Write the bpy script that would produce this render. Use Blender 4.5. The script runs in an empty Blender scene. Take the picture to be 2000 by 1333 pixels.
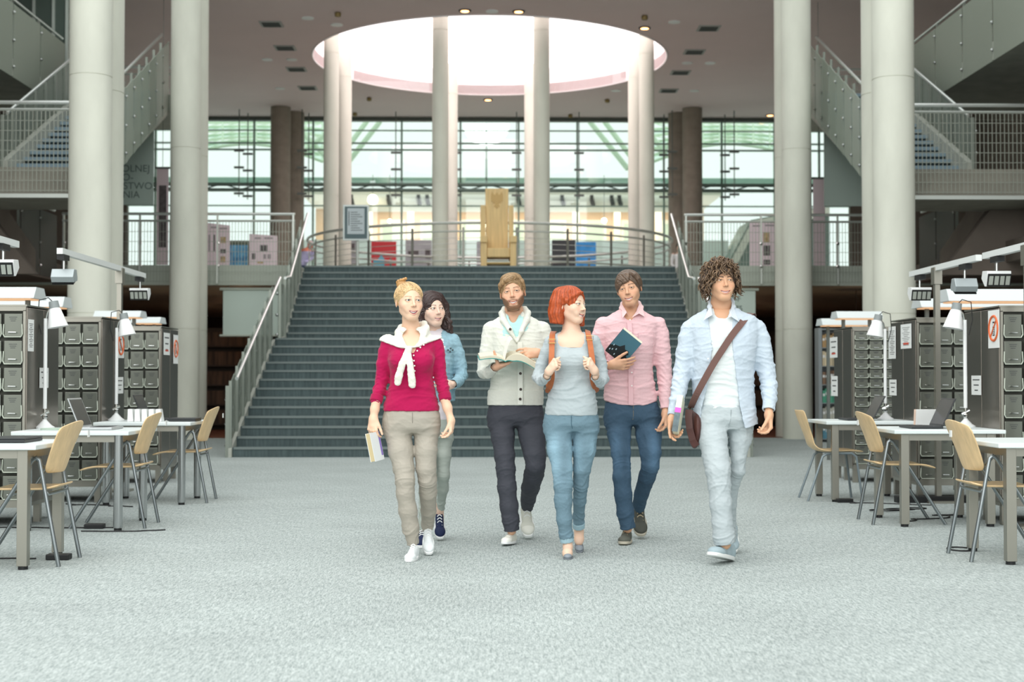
import bpy, bmesh, math, random
import numpy as np
from mathutils import Vector, Matrix
PI = math.pi
random.seed(7)
scene = bpy.context.scene
C = scene.collection

# ---------------------------------------------------------------- camera
CAM = Vector((0.0, 0.0, 1.10))
F = 2778.0
PITCH = math.atan(73.5 / F)
YAW = math.atan(43.0 / F)
cam_d = bpy.data.cameras.new('camera')
cam_d.sensor_width = 36.0
cam_d.lens = 36.0 * F / 2000.0
cam_d.clip_start = 0.05
cam_d.clip_end = 400
cam_d.dof.use_dof = True
cam_d.dof.focus_distance = 8.9
cam_d.dof.aperture_fstop = 2.8
cam = bpy.data.objects.new('camera', cam_d)
C.objects.link(cam)
cam.location = CAM
cam.rotation_euler = (PI / 2 + PITCH, 0, -YAW)
scene.camera = cam
_f = Vector((math.sin(YAW) * math.cos(PITCH), math.cos(YAW) * math.cos(PITCH), math.sin(PITCH)))
_r = Vector((math.cos(YAW), -math.sin(YAW), 0))
_u = _r.cross(_f)


def P(x, y, Y):
    """point of the place seen at pixel (x, y) at distance Y along the hall"""
    d = _f + _r * ((x - 1000.0) / F) + _u * (-(y - 666.5) / F)
    return CAM + d * (Y / d.y)


# ---------------------------------------------------------------- sky, light, exposure
w = bpy.data.worlds.new('world')
scene.world = w
w.use_nodes = True
bg = w.node_tree.nodes['Background']
bg.inputs[0].default_value = (0.96, 1.0, 0.985, 1)
bg.inputs[1].default_value = 1.0
scene.view_settings.view_transform = 'Standard'
scene.view_settings.look = 'None'
scene.view_settings.gamma = 1
scene.view_settings.use_curve_mapping = False
scene.view_settings.exposure = 0.31
scene.cycles.use_denoising = True
scene.cycles.max_bounces = 6
scene.cycles.diffuse_bounces = 4
scene.cycles.glossy_bounces = 3
scene.cycles.transmission_bounces = 4
scene.cycles.transparent_max_bounces = 12
scene.cycles.sample_clamp_indirect = 4.0
scene.cycles.caustics_reflective = False
scene.cycles.caustics_refractive = False


def area(name, loc, size, power, rot=(0, 0, 0), col=(1, 1, 1)):
    d = bpy.data.lights.new(name, 'AREA')
    d.shape = 'RECTANGLE'
    d.size, d.size_y = size
    d.energy = power
    d.color = col
    o = bpy.data.objects.new(name, d)
    C.objects.link(o)
    o.location = loc
    o.rotation_euler = rot
    return o


# daylight coming down through the glass roof of the atrium
area('daylight_roof', (-3.0, 5.0, 13.5), (13, 14), 950, (0, math.radians(-14), 0), (1.0, 1.0, 0.985))
# fill light added behind the viewer to brighten columns and ceiling
area('front_fill', (-2.0, -6.0, 8.0), (16, 9), 1150, (math.radians(68), 0, math.radians(-8)), (1.0, 1.0, 0.985))

# ---------------------------------------------------------------- materials


def lin(c):
    c = c / 255.0
    return c / 12.92 if c <= 0.04045 else ((c + 0.055) / 1.055) ** 2.4


def rgb(h):
    if isinstance(h, str):
        h = h.lstrip('#')
        return tuple(lin(int(h[i:i + 2], 16)) for i in (0, 2, 4))
    return tuple(lin(v) for v in h)


MATS = {}


def M(name, col, rough=0.6, metal=0.0, var=0.0, vscale=6.0, vstretch=(1, 1, 1), bump=0.0, bscale=40.0,
      bstretch=(1, 1, 1), spec=0.4, alpha=1.0, emit=0.0, emitcol=None, sheen=0.0, detail=4.0, sss=0.0, col2=None):
    if name in MATS:
        return MATS[name]
    m = bpy.data.materials.new(name)
    m.use_nodes = True
    nt = m.node_tree
    N = nt.nodes
    L = nt.links
    b = N['Principled BSDF']
    c = rgb(col)
    b.inputs['Base Color'].default_value = (*c, 1)
    b.inputs['Roughness'].default_value = rough
    b.inputs['Metallic'].default_value = metal
    b.inputs['Specular IOR Level'].default_value = spec
    if alpha < 1:
        b.inputs['Alpha'].default_value = alpha
    if sheen:
        b.inputs['Sheen Weight'].default_value = sheen
    if sss:
        b.inputs['Subsurface Weight'].default_value = sss
        b.inputs['Subsurface Radius'].default_value = (0.012, 0.005, 0.003)
        b.inputs['Subsurface Scale'].default_value = 1.0
    if emit:
        b.inputs['Emission Color'].default_value = (*(rgb(emitcol) if emitcol else c), 1)
        b.inputs['Emission Strength'].default_value = emit
    tc = N.new('ShaderNodeTexCoord')
    if var or col2:
        mp = N.new('ShaderNodeMapping')
        mp.inputs['Scale'].default_value = vstretch
        L.new(tc.outputs['Object'], mp.inputs[0])
        n = N.new('ShaderNodeTexNoise')
        n.inputs['Scale'].default_value = vscale
        n.inputs['Detail'].default_value = detail
        L.new(mp.outputs[0], n.inputs['Vector'])
        r = N.new('ShaderNodeValToRGB')
        a = 1 - var
        c2 = rgb(col2) if col2 else tuple(min(1, v * (1 + var)) for v in c)
        c1 = c if col2 else tuple(v * a for v in c)
        r.color_ramp.elements[0].position = 0.3
        r.color_ramp.elements[1].position = 0.7
        r.color_ramp.elements[0].color = (*c1, 1)
        r.color_ramp.elements[1].color = (*c2, 1)
        L.new(n.outputs['Fac'], r.inputs[0])
        L.new(r.outputs[0], b.inputs['Base Color'])
    if bump:
        mp = N.new('ShaderNodeMapping')
        mp.inputs['Scale'].default_value = bstretch
        L.new(tc.outputs['Object'], mp.inputs[0])
        n = N.new('ShaderNodeTexNoise')
        n.inputs['Scale'].default_value = bscale
        n.inputs['Detail'].default_value = 3
        L.new(mp.outputs[0], n.inputs['Vector'])
        bp = N.new('ShaderNodeBump')
        bp.inputs['Strength'].default_value = bump
        bp.inputs['Distance'].default_value = 0.01
        L.new(n.outputs['Fac'], bp.inputs['Height'])
        L.new(bp.outputs[0], b.inputs['Normal'])
    MATS[name] = m
    return m


def glass_mat(name, tint, refl=0.06, rough=0.0):
    if name in MATS:
        return MATS[name]
    m = bpy.data.materials.new(name)
    m.use_nodes = True
    nt = m.node_tree
    nt.nodes.clear()
    o = nt.nodes.new('ShaderNodeOutputMaterial')
    mx = nt.nodes.new('ShaderNodeMixShader')
    t = nt.nodes.new('ShaderNodeBsdfTransparent')
    g = nt.nodes.new('ShaderNodeBsdfGlossy')
    t.inputs[0].default_value = (*rgb(tint), 1)
    g.inputs[0].default_value = (1, 1, 1, 1)
    g.inputs['Roughness'].default_value = rough
    mx.inputs[0].default_value = refl
    nt.links.new(t.outputs[0], mx.inputs[1])
    nt.links.new(g.outputs[0], mx.inputs[2])
    nt.links.new(mx.outputs[0], o.inputs[0])
    MATS[name] = m
    return m


# ---------------------------------------------------------------- mesh builder
class MB:
    def __init__(self):
        self.v = []
        self.f = []

    def add(self, vs, fs):
        k = len(self.v)
        self.v += [tuple(p) for p in vs]
        self.f += [tuple(i + k for i in f) for f in fs]
        return self

    def box(self, x0, x1, y0, y1, z0, z1):
        return self.add([(x0, y0, z0), (x1, y0, z0), (x1, y1, z0), (x0, y1, z0),
                         (x0, y0, z1), (x1, y0, z1), (x1, y1, z1), (x0, y1, z1)],
                        [(0, 3, 2, 1), (4, 5, 6, 7), (0, 1, 5, 4), (1, 2, 6, 5), (2, 3, 7, 6), (3, 0, 4, 7)])

    def obox(self, c, s, R=None):
        c = Vector(c)
        vs = []
        for z in (-.5, .5):
            for (x, y) in ((-.5, -.5), (.5, -.5), (.5, .5), (-.5, .5)):
                p = Vector((x * s[0], y * s[1], z * s[2]))
                if R is not None:
                    p = R @ p
                vs.append(c + p)
        return self.add(vs, [(0, 3, 2, 1), (4, 5, 6, 7), (0, 1, 5, 4), (1, 2, 6, 5), (2, 3, 7, 6), (3, 0, 4, 7)])

    def tube(self, pts, r, n=8, closed=False):
        pts = [Vector(p) for p in pts]
        m = len(pts)
        rs = r if isinstance(r, (list, tuple)) else [r] * m
        t0 = (pts[1] - pts[0]).normalized()
        up = Vector((0, 0, 1)) if abs(t0.z) < 0.9 else Vector((1, 0, 0))
        nrm = t0.cross(up).normalized()
        vs = []
        for i, p in enumerate(pts):
            if closed:
                t = (pts[(i + 1) % m] - pts[i - 1]).normalized()
            elif i == 0:
                t = t0
            elif i == m - 1:
                t = (pts[i] - pts[i - 1]).normalized()
            else:
                t = ((pts[i + 1] - p).normalized() + (p - pts[i - 1]).normalized()).normalized()
            nrm = (nrm - t * nrm.dot(t))
            if nrm.length < 1e-6:
                nrm = t.orthogonal()
            nrm.normalize()
            b = t.cross(nrm)
            for k in range(n):
                a = 2 * PI * k / n
                vs.append(p + nrm * (math.cos(a) * rs[i]) + b * (math.sin(a) * rs[i]))
        fs = []
        for i in range(m if closed else m - 1):
            for k in range(n):
                a, b2 = i * n + k, i * n + (k + 1) % n
                c, d = ((i + 1) % m) * n + (k + 1) % n, ((i + 1) % m) * n + k
                fs.append((a, b2, c, d))
        if not closed:
            fs.append(tuple(range(n - 1, -1, -1)))
            fs.append(tuple((m - 1) * n + k for k in range(n)))
        return self.add(vs, fs)

    def ribbon(self, pts, nrms, w, t):
        """flat strap: cross-section w wide (along side) and t thick (along normal)"""
        pts = [Vector(p) for p in pts]
        m = len(pts)
        vs = []
        for i, p in enumerate(pts):
            a = pts[max(i - 1, 0)]
            b = pts[min(i + 1, m - 1)]
            tt = (b - a).normalized()
            n = Vector(nrms[i] if isinstance(nrms, list) else nrms)
            n = (n - tt * n.dot(tt)).normalized()
            s = tt.cross(n).normalized()
            for (q, e) in ((-.5, -.5), (.5, -.5), (.5, .5), (-.5, .5)):
                vs.append(p + s * (q * w) + n * (e * t))
        fs = []
        for i in range(m - 1):
            for k in range(4):
                fs.append((i * 4 + k, i * 4 + (k + 1) % 4, (i + 1) * 4 + (k + 1) % 4, (i + 1) * 4 + k))
        fs += [(3, 2, 1, 0), tuple((m - 1) * 4 + k for k in range(4))]
        return self.add(vs, fs)

    def cyl(self, p0, p1, r0, r1=None, n=16):
        return self.tube([p0, p1], [r0, r0 if r1 is None else r1], n)

    def lathe(self, prof, o=(0, 0, 0), n=20):
        vs = []
        for (r, z) in prof:
            for k in range(n):
                a = 2 * PI * k / n
                vs.append((o[0] + r * math.cos(a), o[1] + r * math.sin(a), o[2] + z))
        fs = []
        for i in range(len(prof) - 1):
            for k in range(n):
                fs.append((i * n + k, i * n + (k + 1) % n, (i + 1) * n + (k + 1) % n, (i + 1) * n + k))
        fs.append(tuple(range(n - 1, -1, -1)))
        fs.append(tuple((len(prof) - 1) * n + k for k in range(n)))
        return self.add(vs, fs)

    def ball(self, c, r, n=10, s=(1, 1, 1)):
        m = n // 2
        vs = [(c[0], c[1], c[2] - r * s[2])]
        for i in range(1, m):
            t = PI * i / m - PI / 2
            for k in range(n):
                a = 2 * PI * k / n
                vs.append((c[0] + r * s[0] * math.cos(t) * math.cos(a), c[1] + r * s[1] * math.cos(t) * math.sin(a),
                           c[2] + r * s[2] * math.sin(t)))
        vs.append((c[0], c[1], c[2] + r * s[2]))
        fs = [(0, 1 + (k + 1) % n, 1 + k) for k in range(n)]
        for i in range(m - 2):
            for k in range(n):
                a = 1 + i * n
                fs.append((a + k, a + (k + 1) % n, a + n + (k + 1) % n, a + n + k))
        e = 1 + (m - 2) * n
        fs += [(e + k, e + (k + 1) % n, len(vs) - 1) for k in range(n)]
        return self.add(vs, fs)

    def prism(self, poly, axis, a0, a1):
        """extrude a 2D polygon; axis 'x' takes (y,z), 'y' takes (x,z), 'z' takes (x,y)"""
        def q(p, a):
            return {'x': (a, p[0], p[1]), 'y': (p[0], a, p[1]), 'z': (p[0], p[1], a)}[axis]
        n = len(poly)
        vs = [q(p, a0) for p in poly] + [q(p, a1) for p in poly]
        fs = [tuple(range(n)), tuple(range(2 * n - 1, n - 1, -1))]
        fs += [(k, k + n, (k + 1) % n + n, (k + 1) % n) for k in range(n)]
        return self.add(vs, fs)

    def quad(self, a, b, c, d):
        return self.add([a, b, c, d], [(0, 1, 2, 3)])

    def build(self, name, mat, parent=None, smooth=False, bevel=0.0, seg=2, fix=True, sub=0):
        me = bpy.data.meshes.new(name)
        me.from_pydata(self.v, [], self.f)
        if fix:
            bm = bmesh.new()
            bm.from_mesh(me)
            bmesh.ops.recalc_face_normals(bm, faces=bm.faces)
            bm.to_mesh(me)
            bm.free()
        mats = mat if isinstance(mat, (list, tuple)) else [mat]
        for q in mats:
            me.materials.append(q)
        o = bpy.data.objects.new(name, me)
        C.objects.link(o)
        if parent is not None:
            o.parent = parent
        if smooth:
            me.shade_smooth()
            me.set_sharp_from_angle(angle=math.radians(42))
        if bevel:
            b = o.modifiers.new('bevel', 'BEVEL')
            b.width = bevel
            b.segments = seg
            b.limit_method = 'ANGLE'
        if sub:
            s = o.modifiers.new('sub', 'SUBSURF')
            s.levels = s.render_levels = sub
        return o


def tag(o, label=None, cat=None, group=None, kind=None):
    if label:
        o['label'] = label
    if cat:
        o['category'] = cat
    if group:
        o['group'] = group
    if kind:
        o['kind'] = kind
    return o


def thing(name, label, cat, loc=(0, 0, 0), rz=0.0, group=None):
    o = bpy.data.objects.new(name, None)
    o.empty_display_size = 0.1
    C.objects.link(o)
    o.location = loc
    o.rotation_euler = (0, 0, rz)
    return tag(o, label, cat, group)


def struct(o):
    o['kind'] = 'structure'
    return o


def copy_tree(o, parent=None):
    c = o.copy()
    C.objects.link(c)
    if parent is not None:
        c.parent = parent
    for ch in list(o.children):
        copy_tree(ch, c)
    return c


def dup(o, label, loc, rz=None, group=None):
    c = copy_tree(o)
    c.location = loc
    if rz is not None:
        c.rotation_euler = (0, 0, rz)
    c['label'] = label
    if group:
        c['group'] = group
    return c


def text(s, name, size, loc, rot, mat, parent=None, align='CENTER', ext=0.0004, sp=1.0):
    """lettering as a mesh"""
    cu = bpy.data.curves.new(name, 'FONT')
    cu.body = s
    cu.size = size
    cu.align_x = align
    cu.align_y = 'CENTER'
    cu.extrude = ext
    cu.space_line = sp
    to = bpy.data.objects.new(name + '_t', cu)
    C.objects.link(to)
    dg = bpy.context.evaluated_depsgraph_get()
    me = bpy.data.meshes.new_from_object(to.evaluated_get(dg))
    bpy.data.objects.remove(to)
    me.materials.clear()
    me.materials.append(mat)
    o = bpy.data.objects.new(name, me)
    C.objects.link(o)
    o.location = loc
    o.rotation_euler = rot
    if parent is not None:
        o.parent = parent
    return o


# common materials
def carpet():
    m = bpy.data.materials.new('grey_carpet')
    m.use_nodes = True
    nt = m.node_tree
    N, L = nt.nodes, nt.links
    b = N['Principled BSDF']
    b.inputs['Roughness'].default_value = 0.95
    b.inputs['Specular IOR Level'].default_value = 0.15
    tc = N.new('ShaderNodeTexCoord')
    mp = N.new('ShaderNodeMapping')
    mp.inputs['Rotation'].default_value = (0, 0, math.radians(4))
    mp.inputs['Scale'].default_value = (1.0, 0.12, 1)
    L.new(tc.outputs['Object'], mp.inputs[0])
    n1 = N.new('ShaderNodeTexNoise')
    n1.inputs['Scale'].default_value = 230
    n1.inputs['Detail'].default_value = 3
    n1.inputs['Roughness'].default_value = 0.7
    L.new(mp.outputs[0], n1.inputs[0])
    n2 = N.new('ShaderNodeTexNoise')
    n2.inputs['Scale'].default_value = 80
    n2.inputs['Detail'].default_value = 4
    n2.inputs['Roughness'].default_value = 0.7
    L.new(mp.outputs[0], n2.inputs[0])
    n3 = N.new('ShaderNodeTexNoise')
    n3.inputs['Scale'].default_value = 1.2
    L.new(tc.outputs['Object'], n3.inputs[0])
    mul = N.new('ShaderNodeMix')
    mul.inputs[0].default_value = 0.45
    L.new(n1.outputs['Fac'], mul.inputs[2])
    L.new(n2.outputs['Fac'], mul.inputs[3])
    r = N.new('ShaderNodeValToRGB')
    r.color_ramp.elements[0].position = 0.40
    r.color_ramp.elements[1].position = 0.60
    r.color_ramp.elements[0].color = (*rgb('#8b9593'), 1)
    r.color_ramp.elements[1].color = (*rgb('#cbd3d1'), 1)
    L.new(mul.outputs[0], r.inputs[0])
    mx = N.new('ShaderNodeMix')
    mx.data_type = 'RGBA'
    mx.blend_type = 'MULTIPLY'
    mx.inputs[0].default_value = 0.25
    L.new(r.outputs[0], mx.inputs[6])
    L.new(n3.outputs['Fac'], mx.inputs[7])
    L.new(mx.outputs[2], b.inputs['Base Color'])
    bp = N.new('ShaderNodeBump')
    bp.inputs['Strength'].default_value = 0.5
    bp.inputs['Distance'].default_value = 0.004
    L.new(n1.outputs['Fac'], bp.inputs['Height'])
    L.new(bp.outputs[0], b.inputs['Normal'])
    return m


m_carpet = carpet()
m_stair = M('slate_stair_carpet', '#536061', 0.95, var=0.22, vscale=9, vstretch=(3, 3, 0.3), bump=0.3, bscale=200, spec=0.1)
m_nose = M('stair_nosing', '#76817f', 0.6)
m_conc = M('column_concrete', '#d9dacd', 0.75, var=0.09, vscale=2.2, vstretch=(1, 1, .35), bump=0.12, bscale=14, detail=8)
m_concd = M('grey_concrete', '#a9aca3', 0.8, var=0.12, vscale=3, bump=0.15, bscale=12, detail=8)
m_brownc = M('brown_concrete', '#6b625a', 0.8, var=0.15, vscale=2)
m_ceil = M('mauve_ceiling', '#dfcccb', 0.8, var=0.02, vscale=1)
m_dark = M('dark_interior', '#3a2f2b', 0.8)
m_darkfloor = M('brown_rear_floor', '#7a4c3c', 0.45)
m_steel = M('brushed_steel', '#a7a8a2', 0.32, 0.9)
m_rail = M('bright_handrail', '#dfe3e0', 0.28, 0.85)
m_railw = M('pale_steel_rail', '#c3c8c2', 0.4, 0.6)
m_post = M('rail_post_steel', '#8c938a', 0.4, 0.6)
m_mesh = M('wire_mesh', '#9ea398', 0.45, 0.5)
m_perf = M('perforated_panel', '#9da79c', 0.55, 0.2, alpha=0.5)
m_perfd = M('dark_perforated_panel', '#5d5f5a', 0.55, 0.2, alpha=0.7)
m_fascia = M('green_grey_fascia', '#b4bcb0', 0.6)
m_chrome = M('chrome', '#c9ccca', 0.15, 1.0)
m_black = M('black_plastic', '#1b1c1d', 0.45)
m_white = M('white_enamel', '#eceeed', 0.4)
m_paper = M('white_paper', '#e9ebe9', 0.8)
m_ink = M('dark_print', '#4a4c4e', 0.8)
m_red = M('red_print', '#c8503c', 0.8)
m_mull = M('green_mullion', '#8ba396', 0.5, 0.1)
m_green = M('green_steel', '#cfe6c9', 0.5)
m_glass = glass_mat('clear_curtain_glass', '#f4fbf8', 0.04)
m_walk = glass_mat('green_walkway_glass', '#bccfc5', 0.15)
m_warm = M('warm_lamp', '#ffb070', 0.5, emit=6, emitcol='#ffb070')
m_warmw = M('warm_white_lamp', '#fff0dc', 0.5, emit=8, emitcol='#ffe8cc')
m_letter = M('grey_lettering', '#5c6a66', 0.7)
# ================================================================ SHELL
L1 = 3.284      # first gallery level
L2 = 6.60       # second gallery level
CZ = 8.75       # ceiling
VC = (0.0, 33.9)
VR = 4.2
XG = 8.2        # edge of the side galleries


def ring_slab(x0, x1, y0, y1, c, R, z0, z1, n=64):
    """rectangular slab with a round opening"""
    mb = MB()
    angs = sorted(set([2 * PI * k / n for k in range(n)] +
                      [math.atan2(yy - c[1], xx - c[0]) % (2 * PI) for xx in (x0, x1) for yy in (y0, y1)]))
    inn, out = [], []
    for a in angs:
        dx, dy = math.cos(a), math.sin(a)
        t = 1e9
        if dx > 1e-9:
            t = min(t, (x1 - c[0]) / dx)
        if dx < -1e-9:
            t = min(t, (x0 - c[0]) / dx)
        if dy > 1e-9:
            t = min(t, (y1 - c[1]) / dy)
        if dy < -1e-9:
            t = min(t, (y0 - c[1]) / dy)
        inn.append((c[0] + R * dx, c[1] + R * dy))
        out.append((c[0] + t * dx, c[1] + t * dy))
    m = len(angs)
    vs = [(*p, z0) for p in inn] + [(*p, z0) for p in out] + [(*p, z1) for p in inn] + [(*p, z1) for p in out]
    fs = []
    for k in range(m):
        j = (k + 1) % m
        fs += [(k, j, m + j, m + k), (2 * m + k, 3 * m + k, 3 * m + j, 2 * m + j),
               (k, 2 * m + k, 2 * m + j, j), (m + k, m + j, 3 * m + j, 3 * m + k)]
    mb.add(vs, fs)
    return mb


struct(MB().box(-14, 14, -4, 26.4, -0.1, 0).build('floor', m_carpet))
struct(MB().box(-14, 14, 26.4, 42, -0.1, -0.005).build('floor_rear', m_darkfloor))
struct(ring_slab(-14, 14, 28.12, 41.6, VC, VR, 2.9, L1).build('floor_gallery', m_fascia))
for sx, nm in ((-1, 'left'), (1, 'right')):
    struct(MB().box(*sorted((sx * 3.68, sx * 14)), 27.4, 28.12, 2.9, L1).build('floor_gallery_edge_' + nm, m_fascia))
struct(ring_slab(-14, 14, 27.4, 42.2, VC, VR, CZ, CZ + .25, 96).build('ceiling', m_ceil))
struct(MB().box(-14, -XG, 8, 27.4, CZ, CZ + .25).build('ceiling_left', m_ceil))
struct(MB().box(XG, 14, 8, 27.4, CZ, CZ + .25).build('ceiling_right', m_ceil))
for sx, nm in ((-1, 'left'), (1, 'right')):
    a, b = sorted((sx * 14, sx * 14.2))
    struct(MB().box(a, b, 4, 42.2, 0, 12).build('wall_' + nm, m_brownc))
struct(MB().box(-14, 14, 41.6, 41.8, 0, 2.9).build('wall_back', m_dark))
struct(MB().box(-14, -10.6, 41.6, 41.8, 2.9, CZ).build('wall_back_left', m_brownc))
struct(MB().box(10.6, 14, 41.6, 41.8, 2.9, CZ).build('wall_back_right', m_brownc))

# skylight: a white drum with a luminous disc
m_drum = M('drum_white', '#fdfafa', 0.9)
m_lum = M('luminous_ceiling', '#fbf4f4', 0.9, emit=2.6, emitcol='#ffeff0')
mb = MB()
n = 96
vs, fs = [], []
for (r, z) in ((VR, CZ + .01), (VR, 9.42), (VR + .12, 9.42), (VR + .12, CZ + .26), (VR + .0, CZ + .26)):
    vs += [(VC[0] + r * math.cos(2 * PI * k / n), VC[1] + r * math.sin(2 * PI * k / n), z) for k in range(n)]
for i in range(4):
    for k in range(n):
        fs.append((i * n + k, i * n + (k + 1) % n, (i + 1) * n + (k + 1) % n, (i + 1) * n + k))
mb.add(vs, fs)
struct(mb.build('trim_1', m_drum, smooth=True))
mb = MB().cyl((VC[0], VC[1], 9.4), (VC[0], VC[1], 9.45), VR + .1, n=96)
struct(mb.build('window_1', m_lum))
# slim trim line round the opening edge
mb = MB().tube([(VC[0] + (VR + .02) * math.cos(2 * PI * k / 96), VC[1] + (VR + .02) * math.sin(2 * PI * k / 96), CZ - .005)
                for k in range(96)], .02, 6, closed=True)
struct(mb.build('trim_2', m_drum))

# ---- glass wall (window_2) with mullions
GY = 41.6
root = struct(MB().box(-10.6, 10.6, GY - .01, GY + .01, L1, CZ).build('window_2', m_glass))
zz = lambda py: 1.1 + (740 - py) / 66.8
mb = MB()
for px in (300, 395, 492, 607, 780, 895, 1009, 1124, 1294, 1408, 1512, 1600):
    x = (px - 953) / 66.8
    mb.box(x - .026, x + .026, GY - .08, GY + .04, L1, CZ)
for py, t in ((254, .014), (279, .02), (292, .022), (402, .016)):
    mb.box(-10.6, 10.6, GY - .07, GY + .04, zz(py) - t, zz(py) + t)
mb.build('window_frame', m_mull, root)
MB().box(-10.6, 10.6, GY - .15, GY + .1, CZ - .1, CZ).build('head_beam', M('dark_head_beam', '#565f59', 0.6), root)
# truss walkway on the glass wall
tr = thing('glass_walkway', 'green glass service walkway with steel truss crossing the tall glass wall', 'walkway', (0, 41.36, 6.55))
MB().box(-10.6, 10.6, -.24, .14, .2, .38).build('glass_deck', m_walk, tr)
mb = MB()
for z in (.03, .19):
    mb.box(-10.6, 10.6, -.26, -.21, z - .03, z + .03)
    mb.box(-10.6, 10.6, .1, .14, z - .02, z + .02)
x = -10.5
while x < 10.5:
    mb.tube([(x, -.23, .03), (x + .55, -.23, .18)], .02, 5)
    mb.tube([(x + .55, -.23, .18), (x + 1.1, -.23, .03)], .02, 5)
    x += 1.1
mb.build('truss', M('dark_green_steel', '#6d7f76', 0.5, 0.4), tr)
# hanging rods with clamp plates
m_rod = M('grey_rod', '#6d726e', 0.5, 0.5)
rod0 = thing('hanging_rod', 'thin steel hanging rod with clamp plates', 'rod', (0, 0, 0))
MB().cyl((0, 0, -2.5), (0, 0, 0), .016, n=6).build('rod', m_rod, rod0)
for z in (-1.18, -1.66, -2.4):
    MB().box(-.14, .14, -.03, .03, z - .03, z + .03).build('clamp_plate', m_rod, rod0)
rods = [(467, 40.3, 'far left'), (484, 40.9, 'second from left'), (590, 40.3, 'just right of the left dark column'), (603, 40.9, 'left of the first bright column'), (773, 40.6, 'left of the second bright column'),
        (892, 40.6, 'behind the throne, left one'), (1009, 40.6, 'behind the throne, right one'), (1131, 40.6, 'right of the third bright column'), (1297, 40.9, 'right of the last bright column'),
        (1313, 40.3, 'left of the right dark column'), (1416, 40.9, 'right of the right dark column'), (1434, 40.3, 'rightmost')]
for i, (px, Y, nm) in enumerate(rods):
    p = P(px, 300, Y)
    lb = 'thin steel rod hanging before the glass wall, ' + nm
    if i == 0:
        rod0.location = (p.x, Y, CZ)
        rod0['label'] = lb
        rod0['group'] = 'hanging rods before the glass wall'
    else:
        dup(rod0, lb, (p.x, Y, CZ), group='hanging rods before the glass wall')

# ---- columns


def column(x, y, r, h, label, m=None, z0=0.0, bands=True, group=None, name='concrete_column'):
    prof = [(r, 0)]
    z = 2.0
    while z < h - .2 and bands:
        prof += [(r, z - .05), (r, z - .006), (r - .008, z - .005), (r - .008, z + .005), (r, z + .006), (r, z + .05)]
        z += 3.3
    prof += [(r, h)]
    o = MB().lathe(prof, (0, 0, 0), 40).build(name, m or m_conc, None, smooth=True)
    o.location = (x, y, z0)
    return tag(o, label, 'column', group)


column(-5.56, 19.8, .29, 13, 'big pale concrete column at front left beside the stainless drawers')
column(-5.68, 20.9, .29, 13, 'pale concrete column tucked right behind the big front left one')
column(5.66, 19.8, .29, 13, 'big pale concrete column at front right beside the stainless drawers')
column(5.80, 20.9, .29, 13, 'pale concrete column tucked right behind the big front right one')
column(-5.57, 26.0, .27, CZ + 4, 'slim concrete column left of the stairs before the gallery edge')
column(-5.62, 26.95, .27, CZ, 'concrete column half hidden behind the slim one left of stairs')
column(5.64, 26.0, .27, CZ + 4, 'slim concrete column right of the stairs before the gallery edge')
column(5.70, 26.95, .27, CZ, 'concrete column half hidden behind the slim one right of stairs')
m_pink = m_conc
for x, y, nm in ((-3.66, 32.7, 'leftmost, front of its pair'), (-1.07, 30.5, 'second from left, left of the throne'),
                 (1.11, 30.5, 'right of the throne, front of its pair'), (3.62, 32.7, 'rightmost, front of its pair'),
                 (-3.62, 35.3, 'leftmost, back of its pair'), (-1.03, 37.4, 'left of the throne, back of its pair'),
                 (1.08, 37.4, 'right of the throne, back of its pair'), (3.62, 35.3, 'rightmost, back of its pair')):
    column(x, y, .175, 9.4, 'tall slender column rising into the round skylight, ' + nm)
column(-5.90, 40.0, .28, CZ - L1, 'dark concrete column before the glass wall at left', M('dark_column', '#8d8478', 0.8, var=.1), L1)
column(-5.62, 40.8, .28, CZ - L1, 'dark column peeking from behind the left one at glass wall', M('dark_column', '#8d8478'), L1)
column(5.72, 40.0, .28, CZ - L1, 'dark concrete column before the glass wall at right', M('dark_column', '#8d8478'), L1)
column(5.42, 40.8, .28, CZ - L1, 'dark column peeking from behind the right one at glass wall', M('dark_column', '#8d8478'), L1)

# ---- main staircase
RZ = L1 / 24
nose = []
for k in range(24):
    Y = 19.97 + k * .325 if k < 13 else 25.2 + (k - 13) * .235
    nose.append((Y, (k + 1) * RZ))
prof = [(nose[0][0], 0)]
for k, (Y, z) in enumerate(nose):
    prof.append((Y, z))
    prof.append((nose[k + 1][0] if k < 23 else 28.1, z))
prof.append((28.1, 0))
st = thing('staircase', 'wide central staircase carpeted in dark slate grey with pale nosings', 'staircase', (0, 0, 0))
MB().prism(prof, 'x', -3.6, 3.6).build('step_block', m_stair, st)
for (Y, z) in nose:
    MB().box(-3.58, 3.58, Y - .012, Y + .06, z - .028, z + .004).build('nosing', m_nose, st)
for sx in (-1, 1):
    MB().prism([(19.9, 0), (19.9, .12), (23.87, 1.75), (25.2, 1.85), (27.6, 3.2), (27.6, 0)], 'x', *sorted((sx * 3.6, sx * 3.645))).build('side_stringer', m_concd, st)


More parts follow.
